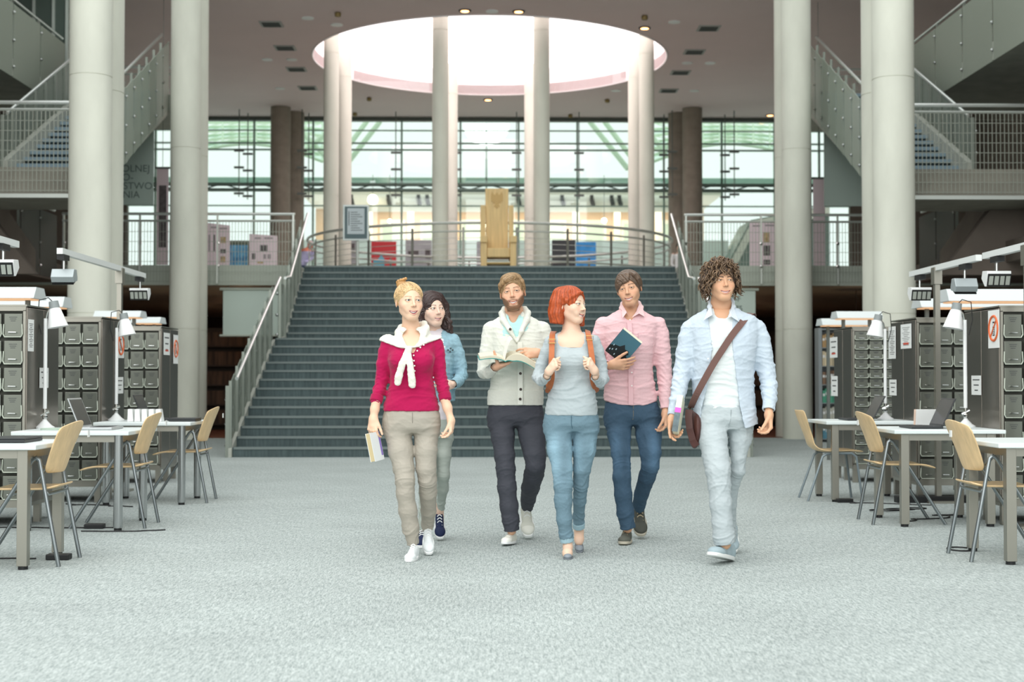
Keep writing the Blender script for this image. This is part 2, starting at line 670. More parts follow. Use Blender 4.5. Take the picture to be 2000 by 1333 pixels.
# ---- balustrades
def stair_rail(name, label, X, sgn, run, hp=(-.3, .92), hh=1.0, panel=m_perf, post_step=.55, boss=True, hand_off=.12, rail=None, end_post=None):
    """balustrade in a plane x = X following run = [(Y, z floor)...]; sgn: side the handrail stands off to"""
    t = thing(name, label, 'balustrade', (X, run[0][0], run[0][1]))
    y0, z0 = run[0]
    for i in range(len(run) - 1):
        (ya, za), (yb, zb) = run[i], run[i + 1]
        L = math.hypot(yb - ya, zb - za)
        k = max(1, round(L / post_step))
        for j in range(k):
            a, b = j / k, (j + 1) / k
            A = (ya + (yb - ya) * a - y0, za + (zb - za) * a - z0)
            B = (ya + (yb - ya) * b - y0, za + (zb - za) * b - z0)
            g = .03
            MB().prism([(A[0] + g, A[1] + hp[0]), (B[0] - g, B[1] + hp[0]), (B[0] - g, B[1] + hp[1]), (A[0] + g, A[1] + hp[1])], 'x', -.008, .008).build('panel', panel, t)
            po = MB().box(-.02 + sgn * .035, .02 + sgn * .035, A[0] - .02, A[0] + .02, A[1] + hp[0] + .05, A[1] + hh - .03).build('post', m_post, t)
            if boss:
                bb = MB()
                for hz in (hp[0] + .18, (hp[0] + hp[1]) / 2, hp[1] - .15):
                    bb.ball((-sgn * .02, A[0], A[1] + hz), .028, 8)
                bb.build('fixing_boss', m_chrome, po)
    hr = [(sgn * hand_off, q[0] - y0, q[1] + hh - z0) for q in run]
    MB().tube(hr, .026, 10).build('handrail', rail or m_rail, t)
    if end_post:
        mb = MB().box(-.03, .03, end_post[0] - y0 - .03, end_post[0] - y0 + .03, end_post[1] - z0, end_post[2] - z0)
        mb.build('newel_post', m_post, t)
    return t


for sx, nm in ((-1, 'left'), (1, 'right')):
    stair_rail('stair_balustrade', 'steel balustrade of the lower flight, %s side of central staircase' % nm, sx * 3.66, -sx,
               [(19.95, .10), (24.0, 1.80)], (-.12, .86), 1.0, end_post=(19.95, 0, 1.0))
    stair_rail('stair_balustrade', 'steel balustrade of the upper flight, %s side of central staircase' % nm, sx * 3.66, -sx,
               [(24.6, 1.80), (25.2, 1.86), (27.6, 3.26)], (-.12, .92), 1.04)


def flat_rail(name, label, A, B, zf, top=.97, drop=.36, xbar=(.85,), pitch=.06, post_step=1.5, wires=7, dark=False):
    """railing between A and B (xy) with a wire mesh that also covers the slab edge"""
    t = thing(name, label, 'railing', (A[0], A[1], zf))
    d = Vector((B[0] - A[0], B[1] - A[1], 0))
    L = d.length
    d.normalize()
    q = lambda s, z: (d.x * s, d.y * s, z)
    MB().tube([q(0, top), q(L, top)], .028, 10).build('top_rail', m_rail, t)
    mb = MB()
    for z in xbar:
        mb.tube([q(0, z), q(L, z)], .018, 8)
    mb.build('lower_rail', m_railw, t)
    k = max(1, round(L / post_step))
    for j in range(k + 1):
        s = min(max(L * j / k, .03), L - .03)
        po = MB().obox(q(s, (top - drop) / 2), (.03, .05, top + drop), Matrix.Rotation(math.atan2(d.y, d.x), 3, 'Z')).build('post', m_railw, t)
        bb = MB()
        for z in (-.02, .42):
            p = q(s, z)
            bb.ball((p[0] + d.y * .03, p[1] - d.x * .03, z), .035, 8)
        bb.build('fixing_boss', m_chrome, po)
    mb = MB()
    s = 0.0
    R = Matrix.Rotation(math.atan2(d.y, d.x), 3, 'Z')
    while s < L:
        mb.obox(q(s, (xbar[0] - drop + .02) / 2), (.008, .008, xbar[0] + drop - .02), R)
        s += pitch
    for i in range(wires):
        z = -drop + .04 + (xbar[0] + drop - .06) * i / (wires - 1)
        mb.obox(q(L / 2, z), (L, .008, .008), R)
    mb.build('mesh_infill', m_mesh, t)
    return t


# level one gallery edges beside the stairs
for sx, nm in ((-1, 'left'), (1, 'right')):
    flat_rail('gallery_railing', 'wire mesh railing along first gallery edge, %s of the central staircase' % nm,
              (sx * 3.75, 27.33), (sx * XG, 27.33), L1, .98, .36)
    # side galleries
    a, b = sorted((sx * XG, sx * 14))
    struct(MB().box(a, b, 12, 27.4, 2.95, L1).build('floor_gallery_%s_lower' % nm, m_brownc))
    struct(MB().box(a, b, 12, 27.4, 6.3, L2).build('floor_gallery_%s_upper' % nm, m_concd))
    stair_rail('gallery_balustrade', 'glass and concrete balustrade of the upper %s side gallery' % nm, sx * XG, sx,
               [(12.5, L2), (27.4, L2)], (-.32, .95), 1.06, M('gallery_panel', '#a3ac9e', 0.5, 0.1, alpha=.72), 1.45, hand_off=.05)
    stair_rail('gallery_balustrade', 'dark panelled balustrade of the lower %s side gallery' % nm, sx * XG, sx,
               [(24.9, L1), (27.0, L1)], (-.3, .9), 1.0, m_perfd, 1.0, hand_off=.05)
    # half landing between the two levels
    t = thing('half_landing', 'concrete half landing of the %s side stairs' % nm, 'landing', (sx * 6.1, 21.2, 3.79))
    MB().box(*sorted((0, sx * 6.5)), 0, 1.5, 0, .46).build('slab', M('landing_concrete', '#8c897e', .8, var=.12, vscale=3), t)
    MB().box(*sorted((0, sx * 6.5)), -.03, 0, .0, .06).build('edge_trim', m_railw, t)
    flat_rail('landing_railing', 'wire mesh railing in front of the %s half landing' % nm, (sx * 6.1, 21.12), (sx * 12, 21.12), 4.25, .95, .40,
              pitch=.062, post_step=2.0, wires=9)
    # flight up to level two
    t = thing('side_stair', '%s side stair flight with blue grey treads climbing to upper gallery' % nm, 'stairs', (0, 22.6, 4.25))
    nst = 15
    for k in range(nst):
        z = (L2 - 4.25) * (k + 1) / nst
        y = 4.9 * k / nst
        MB().box(*sorted((sx * 6.3, sx * 7.62)), y, y + .36, z - .06, z).build('tread', M('blue_grey_tread', '#8296a0', 0.7), t)
    MB().prism([(-.1, -.25), (-.1, .0), (4.9, 2.3), (4.9, 1.95)], 'x', *sorted((sx * 6.24, sx * 6.34))).build('stringer', m_concd, t)
    MB().prism([(-.1, -.25), (-.1, .3), (4.9, 2.6), (4.9, 1.95)], 'x', *sorted((sx * 7.62, sx * 7.72))).build('stringer', m_concd, t)
    MB().prism([(-.1, -.3), (-.1, -.22), (4.9, 2.0), (4.9, 1.92)], 'x', *sorted((sx * 6.3, sx * 7.62))).build('soffit', m_concd, t)
    slope = (L2 - 4.25) / 4.9
    stair_rail('stair_balustrade', 'inner mesh balustrade of the %s side stair flight' % nm, sx * 6.22, sx,
               [(22.6, 4.30), (27.5, 4.30 + slope * 4.9)], (-.32, .98), 1.12, M('flight_panel', '#aab5a8', 0.5, 0.2, alpha=.62), .62, hand_off=.14)
    stair_rail('stair_balustrade', 'outer balustrade of the %s side stair flight' % nm, sx * 7.74, -sx,
               [(22.5, 4.30), (27.4, 4.30 + slope * 4.9)], (-.1, .9), 1.0, m_perf, .62, hand_off=.1)
    # bridge at level two behind the flight
    t = thing('upper_bridge', 'concrete bridge at upper level behind the %s side stairs' % nm, 'bridge', (0, 27.5, 6.3))
    MB().box(*sorted((sx * 6.1, sx * XG)), 0, 2.2, 0, .3).build('slab', m_concd, t)
    flat_rail('bridge_railing', 'wire railing of the upper bridge behind the %s side stairs' % nm, (sx * 6.15, 29.6), (sx * 13.9, 29.6), L2, 1.0, .1,
              pitch=.12, post_step=2, wires=4)
    # lower flight and its wall
    t = thing('lower_stair', '%s lower stair flight descending from the half landing' % nm, 'stairs', (0, 22.7, 2.95))
    MB().prism([(0, .84), (0, 1.25), (2.3, .4), (2.3, .0)], 'x', *sorted((sx * 7.96, sx * 9.3))).build('flight', m_brownc, t)
    MB().prism([(sx * 7.96, .835), (sx * 12, .835), (sx * 12, -.2), (sx * 7.15, -.2)], 'y', -.25, -.1).build('side_wall', m_brownc, t)

# glazed partition high at the left
t = thing('glazed_partition', 'dark glazed partition with pale mullions high at upper left', 'partition', (-9.0, 27.6, L2))
MB().box(-1.2, .8, 0, .03, 0, 2.1).build('pane', M('dark_glass', '#59665f', 0.15), t)
mb = MB()
for x in (-1.2, -.75, -.3, 0.12, .5, .76):
    mb.box(x, x + .05, -.05, .05, 0, 2.1)
mb.build('mullion', M('pale_mullion', '#b9c2ba', 0.5), t)

# round void railing
t = thing('curved_railing', 'curved steel railing round the circular void at top of the stairs', 'railing', (VC[0], VC[1], L1))
n = 72
ring = lambda r, z: [(r * math.cos(2 * PI * k / n), r * math.sin(2 * PI * k / n), z) for k in range(n)]
MB().tube(ring(VR + .12, 1.07), .032, 8, True).build('top_rail', m_railw, t)
MB().tube(ring(VR + .06, .90), .022, 6, True).build('lower_rail', m_railw, t)
MB().tube(ring(VR + .06, .28), .022, 6, True).build('lower_rail', m_railw, t)
mb = MB()
for z in (.4, .52, .64, .76):
    mb.tube(ring(VR + .06, z), .006, 4, True)
mb.build('wires', m_railw, t)
for k in range(24):
    a = 2 * PI * (k + .5) / 24
    x, y = (VR + .08) * math.cos(a), (VR + .08) * math.sin(a)
    MB().obox((x, y, .49), (.02, .05, .98), Matrix.Rotation(a, 3, 'Z')).build('post', M('dark_post', '#8d8d86', 0.4, 0.6), t)

# ---- ceiling fittings
vent0 = None
m_slot = M('vent_dark', '#474b49', 0.7)
for px, py, nm in ((530, 44, 'frontmost at left'), (557, 91, 'second from front at left'), (579, 133, 'third from front at left'), (601, 170, 'rearmost at left'),
                   (1384, 49, 'frontmost at right'), (1356, 96, 'second from front at right'), (1329, 137, 'third from front at right'), (1306, 173, 'rearmost at right')):
    p = P(px, py, (CZ - 1.1) * F / (740 - py))
    lb = 'rectangular air vent in the mauve ceiling, ' + nm
    if vent0 is None:
        vent0 = thing('ceiling_vent', lb, 'vent', (p.x, p.y, CZ), 0, 'ceiling air vents')
        MB().box(-.24, .24, -.24, .24, -.02, 0).build('frame', M('vent_frame', '#a9aaa6', .6), vent0)
        mb = MB()
        for k in range(5):
            mb.box(-.19, .19, -.18 + k * .08, -.13 + k * .08, -.03, -.018)
        mb.build('slot', m_slot, vent0)
    else:
        dup(vent0, lb, (p.x, p.y, CZ))
dl0 = None
for px, py, nm, warm in ((908, 16, 'left of two above the skylight front', 1), (1013, 17, 'right of two above the skylight front', 1), (1259, 49, 'glowing, near right front of skylight', 1),
                         (953, 192, 'glowing, just behind the skylight', 1), (1504, 221, 'glowing, beside the slim right column', 1),
                         (601, 32, 'small pale, left of the skylight', 0), (658, 45, 'pale, at the left front rim', 0), (522, 114, 'pale, beside left vents', 0), (570, 114, 'pale, between left vents and skylight', 0),
                         (961, 17, 'pale, between two glowing ones', 0), (1317, 37, 'small pale, right of the skylight', 0), (1342, 118, 'pale, between right vents and skylight', 0), (1387, 118, 'pale, beside right vents', 0),
                         (1203, 173, 'pale, at the right rear rim', 0), (547, 171, 'pale, near rear left vent', 0), (1356, 173, 'pale, near rear right vent', 0)):
    p = P(px, py, (CZ - 1.1) * F / (740 - py))
    t = thing('downlight', 'round recessed ceiling downlight, ' + nm, 'ceiling light', (p.x, p.y, CZ), 0, 'recessed ceiling downlights')
    MB().lathe([(.09, 0), (.13, 0), (.13, -.02), (.09, -.02)], (0, 0, 0), 20).build('trim_ring', m_slot if warm else m_white, t, smooth=True)
    MB().lathe([(.0, -.026), (.085, -.026), (.085, -.0205)], (0, 0, 0), 20).build('lens', m_warm if warm else m_white, t)
m_brass = M('brass_cap', '#8d7a4f', 0.5, 0.4)
for px, py, nm in ((660, 21, 'left front'), (721, 189, 'left rear'), (693, 219, 'leftmost by the glass'), (1259, 25, 'right front'), (1186, 191, 'right rear'), (1114, 221, 'right by the glass')):
    p = P(px, py, (CZ - 1.1) * F / (740 - py))
    o = MB().lathe([(.05, 0), (.07, -.03), (.06, -.09), (.02, -.1)], (0, 0, 0), 14).build('smoke_detector', m_brass, None, smooth=True)
    o.location = (p.x, p.y, CZ)
    tag(o, 'small brownish smoke detector on the ceiling, ' + nm, 'smoke detector', 'ceiling smoke detectors')
# ================================================================ BEYOND THE GLASS, EXHIBITS, SIGNS
# exhibition hall behind the glass
hall = thing('exhibition_hall', 'peach and white interior hall of the building wing beyond the glass wall', 'building', (0, 49, L1))
m_peach = M('peach_wall', '#e5c3a8', 0.8, var=.05, vscale=.6)
m_cream = M('cream_wall', '#ece6da', 0.8)
MB().box(-6.5, 8, 4, 4.2, 0, 4.3).build('rear_wall', m_peach, hall)
MB().box(-6.5, 8, -1.5, -1.4, 0, 2.45).build('parapet', M('parapet_white', '#fafcf8', 0.7), hall)
for i in range(9):
    x = -5.6 + i * 1.5
    fr = MB().box(x, x + .95, 3.93, 4.0, 2.2, 3.75).build('window', m_cream, hall)
    MB().box(x + .1, x + .85, 3.9, 3.93, 2.3, 3.6).build('pane', M('pale_green_pane', '#bcc9bd', .3), fr)
    MB().cyl((x + 1.22, 2.5, 0), (x + 1.22, 2.5, 4.1), .12, n=12).build('pilaster', m_cream, hall)
MB().cyl((-4.2, -.2, 3.85), (6.9, -.2, 3.85), .3, n=24).build('bulkhead', m_cream, hall, smooth=True)
MB().box(-6.5, 8, -.2, 4.2, 4.15, 4.3).build('hall_ceiling', m_cream, hall)
area('hall_fill', (.8, 51.0, 7.3), (13, 2.6), 420, (0, 0, 0), (1, .88, .74))  # added warm fill that brightens the hall beyond the glass
for i, px in enumerate((686, 758, 817, 834, 1012, 1098, 1156, 1195, 1210, 1338)):
    x = (px - 957) / 57.2
    sp = thing('spotlight', 'small black spotlight on the pale bulkhead beyond the glass, number %d from left' % (i + 1) if 0 else
               'small black spotlight on the pale bulkhead, ' + ('far left end', 'left of the second bright column', 'nearest left of second bright column', 'touching the second bright column at left', 'just right of the throne',
                'right of third bright column', 'middle of the right bay', 'left one of a close pair', 'right one of a close pair', 'far right end')[i], 'spotlight', (x, 48.5, 7.28), 0, 'spotlights beyond the glass')
    MB().box(-.06, .06, -.06, .06, 0, .1).build('mount', m_black, sp)
    MB().cyl((0, 0, -.03), (.05, -.05, -.25), .075, n=10).build('lamp_head', m_black, sp)
for px, py, r, nm in ((728, 390, .17, 'large, by the poster stand'), (1180, 431, .09, 'small, right of the third bright column'), (761, 432, .07, 'small, low at left'), (950, 441, .06, 'small, behind the throne')):
    p = P(px, py, 48.0)
    o = MB().ball((0, 0, 0), r, 14).build('globe_lamp', m_warmw, None, smooth=True)
    o.location = p
    tag(o, 'glowing round lamp in the hall beyond the glass, ' + nm, 'lamp', 'globe lamps beyond the glass')
    # hung from a thin wire
    MB().cyl((0, 0, r * .9), (0, 0, 8.0 - p.z), .01, n=5).build('suspension_wire', m_rod, o)

# half round clerestory light
t = thing('half_round_window', 'bright half round clerestory window high in the middle beyond glass', 'window', tuple(P(950, 242, 50)))
mb = MB()
R = 45 / 55.56
mb.prism([(0, 0)] + [(R * math.cos(a), .95 * R * math.sin(a)) for a in [PI + PI * k / 24 for k in range(25)]], 'y', 0, .05)
mb.build('pane', M('bright_pane', '#ffffff', .5, emit=3, emitcol='#ffffff'), t)
MB().box(-.03, .03, .05, .1, 7.585 - t.location.z, .02).build('post', m_mull, t)
MB().box(-.02, .02, -.02, 0, -.8, 0).build('glazing_bar', m_mull, t)

# exterior green steel
vault = thing('glass_vault_frame', 'light green steel lattice of the curved glass vault outside, left bay', 'roof frame', (0, 47, 9.5))
o0 = Vector((0, 47, 9.5))


def lattice(parent, flip):
    fx = lambda x: (1906 - x) if flip else x
    rows = []
    for i in range(7):
        u = i / 6
        row = []
        for j in range(9):
            v = j / 8
            px = 370 + 260 * v
            py = 300 - 60 * u - 26 * math.sin(PI * v) * (1 - u) + 16 * v * (1 - u)
            row.append(P(fx(px), py, 45 + 9 * u + 2 * v) - o0)
        rows.append(row)
    mb = MB()
    for r_ in rows:
        mb.tube(r_, .05, 6)
    for j in range(9):
        mb.tube([rows[i][j] for i in range(7)], .035, 6)
    for i in range(6):
        for j in range(0, 8):
            mb.tube([rows[i][j], rows[i + 1][j + 1]], .022, 5)
    mb.build('lattice', m_green, parent)
    gl = MB()
    for i in range(0, 6, 2):
        for j in range(8):
            gl.add([rows[i][j], rows[i][j + 1], rows[i + 1][j + 1], rows[i + 1][j]], [(0, 1, 2, 3)])
    gl.build('roof_glass', glass_mat('mint_roof_glass', '#e2f4ea', 0.1), parent)
    sx_ = 1 if flip else -1
    MB().cyl((sx_ * 9.6, .3, -9.5), (sx_ * 9.6, .3, .4), .1, n=10).build('post', m_green, parent)


lattice(vault, False)
vault2 = thing('glass_vault_frame', 'light green steel lattice of the curved glass vault outside, right bay', 'roof frame', (0, 47, 9.5))
lattice(vault2, True)
for (a, b), nm in ((((716, 238), (672, 297)), 'outer left'), (((742, 238), (672, 328)), 'inner left'), (((668, 236), (590, 300)), 'far left, rising right'), (((572, 240), (640, 310)), 'far left, falling right'),
                   (((1152, 238), (1226, 330)), 'inner right'), (((1181, 238), (1232, 306)), 'outer right'), (((1246, 236), (1300, 298)), 'far right, falling right'), (((1340, 240), (1290, 300)), 'far right, falling left')):
    A, B = P(a[0], a[1], 46.5), P(b[0], b[1], 45.5)
    B2 = A + (B - A) * 1.0
    o = MB().tube([(0, 0, 0), B2 - A], .085, 10).build('roof_brace', m_green, None, smooth=True)
    o.location = A
    tag(o, 'slanting pale green steel brace outside, ' + nm, 'brace', 'green braces beyond the glass')

# sloped canopy outside right
p = P(1377, 520, 46)
q = P(1470, 430, 46)
t = thing('sloped_canopy', 'dark grey green sloping canopy outside the right bay of glass wall', 'canopy', (p.x, 46, L1))
wd = q.x - p.x + 2.5
MB().prism([(-.3, .1), (.3, .75), (1.5, q.z - L1), (wd, q.z - L1 + .5), (wd, 0), (-.3, 0)], 'y', 0, 2.2).build('roof_body', M('canopy_grey', '#7c8983', .6), t)
MB().prism([(.35, .72), (1.55, q.z - L1 - .03), (wd, q.z - L1 + .45), (wd, q.z - L1 + .15), (1.6, q.z - L1 - .35), (.5, .45)], 'y', -.06, 0).build('fascia', m_cream, t)


# ---- exhibition boards on the first gallery
def board(px0, px1, py0, py1, Y, m, label, name='exhibition_board', cat='board', deco=None, zb=None, skew=0, th=.05):
    a = P(px0, py0, Y)
    b = P(px1, py1, Y)
    z1 = a.z
    z0 = L1 + .05 if zb is None else zb
    t = thing(name, label, cat, (a.x, Y, L1))
    w_ = b.x - a.x
    MB().prism([(0, z0 - L1), (w_, z0 - L1), (w_, z1 - L1 - skew), (0, z1 - L1)], 'y', 0, th).build('panel', m, t)
    for x in (.06, w_ - .06):
        MB().box(x - .015, x + .015, th, th + .03, 0, .3).build('foot', m_rod, t)
        MB().box(x - .015, x + .015, -.15, .2, 0, .02).build('foot_base', m_rod, t)
    s = F / Y
    if deco:
        for (x0, x1, y0, y1, mt, nm) in deco:
            MB().box(x0 * w_, x1 * w_, -.006, 0, (z1 - L1) - y1 / s, (z1 - L1) - y0 / s).build(nm, mt, t)
    return t


m_pinkb = M('pink_board', '#e3cfd6', 0.7)
m_photo = M('dark_photo', '#5b5456', .6, var=.4, vscale=12)
m_sepia = M('sepia_photo', '#b59a72', .6, var=.4, vscale=12)
m_lines = M('print_lines', '#9b8f95', .7)
board(403, 448, 435, 517, 30, m_pinkb, 'tall pale pink exhibition board at far left behind gallery railing', skew=.06,
      deco=[(.62, .86, 28, 40, m_sepia, 'photo'), (.62, .86, 52, 60, m_photo, 'photo'), (.62, .82, 66, 78, m_sepia, 'photo'), (.3, .38, 24, 56, m_photo, 'text_strip'), (.1, .16, 24, 56, m_lines, 'text_strip'), (.2, .5, 8, 11, m_lines, 'heading'), (.55, .9, 10, 13, m_lines, 'heading')])
board(487, 541, 457, 517, 29.8, m_pinkb, 'wide pale pink exhibition board left of the stairs behind gallery railing', skew=.04,
      deco=[(.38, .66, 22, 34, m_photo, 'photo'), (.1, .22, 38, 50, m_photo, 'photo'), (.5, .6, 40, 49, m_lines, 'photo'), (.66, .78, 40, 49, m_lines, 'photo'), (.2, .42, 7, 10, m_lines, 'heading'), (.55, .85, 7, 10, m_lines, 'heading'), (.3, .5, 54, 58, m_sepia, 'photo')])
board(1464, 1518, 432, 518, 29.5, m_pinkb, 'pale pink exhibition board right of the stairs with stacked portraits',
      deco=[(.5, .72, 22, 42, m_sepia, 'portrait'), (.5, .74, 48, 68, m_photo, 'portrait'), (.5, .74, 76, 86, m_photo, 'portrait'), (.1, .45, 8, 11, m_lines, 'heading'), (.55, .9, 7, 10, m_lines, 'heading')])
m_poster_b = M('blue_poster', '#6fb4d6', .6, var=.5, vscale=7, col2='#2f6f9c', detail=3)
board(449, 483, 479, 517, 30.4, m_poster_b, 'small mottled blue poster between two pink boards', 'poster', 'poster')
board(446, 490, 470, 517, 30.9, M('dark_olive_board', '#5c6658', .7), 'dark olive board behind the small blue poster', 'display_screen', 'board')
m_cyan = M('cyan_print', '#58b4cf', .6)
t = board(725, 774, 472, 517, 39.3, M('red_poster', '#c93b41', .6), 'bright red poster with blue tree shapes behind the curved railing', 'poster', 'poster')
MB().prism([(.05, .55), (.12, .45), (.2, .2), (.26, .2), (.24, .5), (.36, .52), (.38, .75), (.28, .9), (.2, .78), (.06, .72)], 'y', -.008, 0).build('tree_print', m_cyan, t).location = (0, 0, .35)
MB().prism([(.42, .1), (.62, .1), (.62, .25), (.54, .3), (.46, .24)], 'y', -.008, 0).build('bush_print', m_cyan, t).location = (0, 0, .35)
m_greyb = M('grey_board', '#a7a8ac', .7, var=.1, vscale=4)
board(792, 843, 469, 518, 39.3, m_greyb, 'grey exhibition board left of the second bright column', deco=[(.1, .5, 20, 34, m_photo, 'photo'), (.75, .95, 18, 36, m_photo, 'photo')])
board(931, 949, 472, 516, 39.3, m_greyb, 'grey exhibition board half hidden behind the wooden throne')
board(1078, 1124, 469, 512, 39.2, M('black_board', '#434649', .7), 'black exhibition board right of the third bright column')
board(1125, 1164, 473, 516, 39.0, M('azure_poster', '#3f97dc', .6, var=.25, vscale=5), 'azure blue poster beside the black board', 'poster', 'poster')
board(675, 700, 460, 518, 39.3, m_greyb, 'grey board hidden behind the first bright column and poster stand', deco=[(.3, .7, 16, 28, m_photo, 'photo')])
for x0, y0, Y, nm in ((306, 330, 28.6, 'left'), (1588, 350, 28.6, 'right')):
    a = P(x0, y0, Y)
    t = thing('hanging_banner', 'tall narrow pink banner with picture strips hanging at the %s behind slim column' % nm, 'banner', (a.x, Y, L1 + .1))
    MB().box(0, .24, 0, .012, 0, a.z - L1 - .1).build('cloth', m_pinkb, t)
    MB().box(-.03, .27, -.01, .022, a.z - L1 - .1, a.z - L1 - .06).build('top_bar', m_rod, t)
    MB().cyl((.12, .006, a.z - L1 - .07), (.12, .006, CZ - L1 - .1), .006, n=5).build('cord', m_rod, t)
    if nm == 'left':
        MB().box(.05, .2, -.004, 0, .35, 1.6).build('picture_strip', m_photo, t)

# ---- hanging signs under the upper bridges
m_sign = M('sage_sign', '#a9b8b0', .6)
for sx, nm in ((-1, 'left'), (1, 'right')):
    t = thing('hanging_sign', ('large sage green sign with dark capital lettering hung behind the left side stair' if sx < 0 else
                               'blank large sage green sign hung behind the right side stair'), 'sign', (sx * 6.41, 27.1, 4.41))
    MB().box(*sorted((0, sx * 1.75)), 0, .03, 0, 1.62).build('panel', m_sign, t)
    for x in (.2, 1.5):
        MB().cyl((sx * x, .015, 1.62), (sx * x, .015, 1.9), .012, n=6).build('hanger', m_rod, t)
    if sx < 0:
        for s_, x, py in (('KOLNEJ', 293, 330), ('O-', 261, 347), ('WSTWO', 298, 364), ('LNIA', 273, 381)):
            p = P(x, py, 27.1)
            text(s_, 'lettering', .19, (p.x + 6.41, -.004, p.z - 4.41), (PI / 2, 0, 0), m_letter, t, 'RIGHT')
# ---- projection screens under the first gallery
m_screen = M('screen_cloth', '#c3d2c9', .8)
for sx, nm in ((-1, 'left'), (1, 'right')):
    t = thing('projection_screen', '%s roll down projection screen hanging under the gallery beside central stairs' % nm, 'projection screen', (sx * 5.15, 27.5, 1.93))
    MB().box(*sorted((0, -sx * 1.35)), 0, .01, .0, .88).build('screen_sheet', m_screen, t)
    MB().cyl((sx * .06, .0, .9), (-sx * 1.4, .0, .9), .03, n=10).build('roller_case', m_fascia, t)
    MB().cyl((sx * .06, .0, 0), (-sx * 1.4, .0, 0), .022, n=10).build('bottom_bar', m_fascia, t)
    for x in (.1, 1.2):
        MB().cyl((-sx * x, 0, .9), (-sx * x, 0, .98), .01, n=5).build('bracket', m_rod, t)
    if sx > 0:
        for s_, x, py in (('D-F', 1452, 583), ('5275', 1456, 602)):
            p = P(x, py, 27.2)
            text(s_, 'lettering', .15, (p.x - 5.15, -.006, p.z - 1.93), (PI / 2, 0, 0), m_letter, t, 'RIGHT')

# ---- wooden throne
m_oak = M('golden_oak', '#d9bb84', .55, var=.12, vscale=3, vstretch=(6, 6, .6))
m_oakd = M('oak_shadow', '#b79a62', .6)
TY = 28.35
ts = F / TY
tx = lambda px: (px - 972) / ts
tz = lambda py: 1.1 + (740 - py) / ts - L1
t = thing('wooden_throne', 'giant golden oak throne with carved crest standing at top of the stairs', 'throne', (P(972, 500, TY).x, TY, L1))
MB().prism([(tx(949), .45), (tx(993), .45), (tx(993.5), tz(363)), (tx(947.5), tz(363))], 'y', .32, .40).build('backrest', m_oak, t, bevel=.008)
for s in (-1, 1):
    xa, xb = (tx(938), tx(948)) if s < 0 else (tx(994), tx(1003.5))
    MB().prism([(xa, .2), (xb, .2), (xb, tz(397)), (xa, tz(397))], 'y', .26, .42).build('side_wing', m_oak, t, bevel=.006)
    xa, xb = (tx(939), tx(951)) if s < 0 else (tx(996), tx(1008))
    MB().box(xa, xb, -.25, .32, .0, tz(476)).build('arm_support', m_oak, t, bevel=.006)
    MB().box(xa - .01, xb + .01, -.28, .32, tz(476), tz(463)).build('armrest', m_oak, t, bevel=.01)
MB().box(tx(951), tx(996), -.22, .32, .22, tz(486)).build('seat', m_oak, t, bevel=.02)
MB().box(tx(951), tx(996), -.2, .32, tz(517), tz(513.5)).build('stretcher', m_oakd, t)
eg = [(0, .14), (.025, .12), (.03, .09), (.06, .1), (.1, .16), (.115, .1), (.12, .02), (.105, -.05), (.08, -.03), (.07, -.09), (.05, -.05), (.035, -.1), (.06, -.14), (.03, -.15), (.0, -.19)]
eg = [(x, z) for x, z in eg]
mb = MB()
mb.prism(eg + [(-x, z) for x, z in eg[::-1] if x > 0], 'y', .308, .322)
o = mb.build('carved_crest', M('crest_relief', '#c4a268', .6), t)
o.location = (tx(970.5), 0, tz(385))

# ---- framed notice on a stand
p = P(669.5, 470, 28.5)
s_ = F / 28.5
t = thing('notice_stand', 'framed notice on a steel post standing at left of the stair top', 'sign', (p.x, 28.5, L1))
z0 = p.z - L1
W, H = 51 / s_, 70 / s_
MB().box(0, W, 0, .04, z0, z0 + H).build('frame', M('silver_frame', '#b6bebb', .4, .3), t, bevel=.006)
MB().box(.035, W - .035, -.004, 0, z0 + .035, z0 + H - .035).build('mount_board', M('teal_grey', '#4f6366', .5), t)
MB().box(.09, W - .09, -.008, -.004, z0 + .13, z0 + H - .07).build('sheet', M('grey_sheet', '#b9c3c6', .6), t)
mb = MB()
for k in range(9):
    mb.box(.16, W - .13 - .05 * (k % 3), -.01, -.008, z0 + .2 + .045 * k, z0 + .212 + .045 * k)
mb.box(.115, .13, -.01, -.008, z0 + .3, z0 + H - .13)
mb.build('print_lines', m_ink, t)
MB().cyl((W * .55, .06, .02), (W * .55, .06, z0 + .3), .03, n=12).build('post', m_railw, t)
MB().lathe([(.2, 0), (.2, .015), (.03, .03)], (W * .55, .06, 0), 24).build('base', m_railw, t)

# ---- rear ground floor: bookcases and warm pendants under the gallery
m_case = M('dark_bookcase', '#3b3028', .7)
m_books_d = M('row_of_dark_books', '#4f3c2e', .7, var=.6, vscale=14, vstretch=(1, 1, .1))
k_ = 0
for (x, y, nm) in ((-8.2, 31, 'far left'), (-6.9, 33, 'left, second'), (-5.6, 31, 'left, behind the slim column'), (8.2, 31, 'far right'), (6.9, 33, 'right, second'), (5.4, 31, 'right, behind the slim column')):
    t = thing('bookcase', 'dark bookcase full of books under the rear gallery, ' + nm, 'bookcase', (x, y, 0), 0, 'bookcases under the rear gallery')
    MB().box(-.6, .6, 0, .35, 0, 2.2).build('back', m_case, t)
    for j in range(5):
        MB().box(-.6, .6, -.3, 0, .1 + .42 * j, .13 + .42 * j).build('shelf', m_case, t)
    for j in range(5):
        o = MB().box(-.56, .56, -.26, 0, .13 + .42 * j, .42 + .42 * j).build('book_row', m_books_d, t)
        o['kind'] = 'stuff'
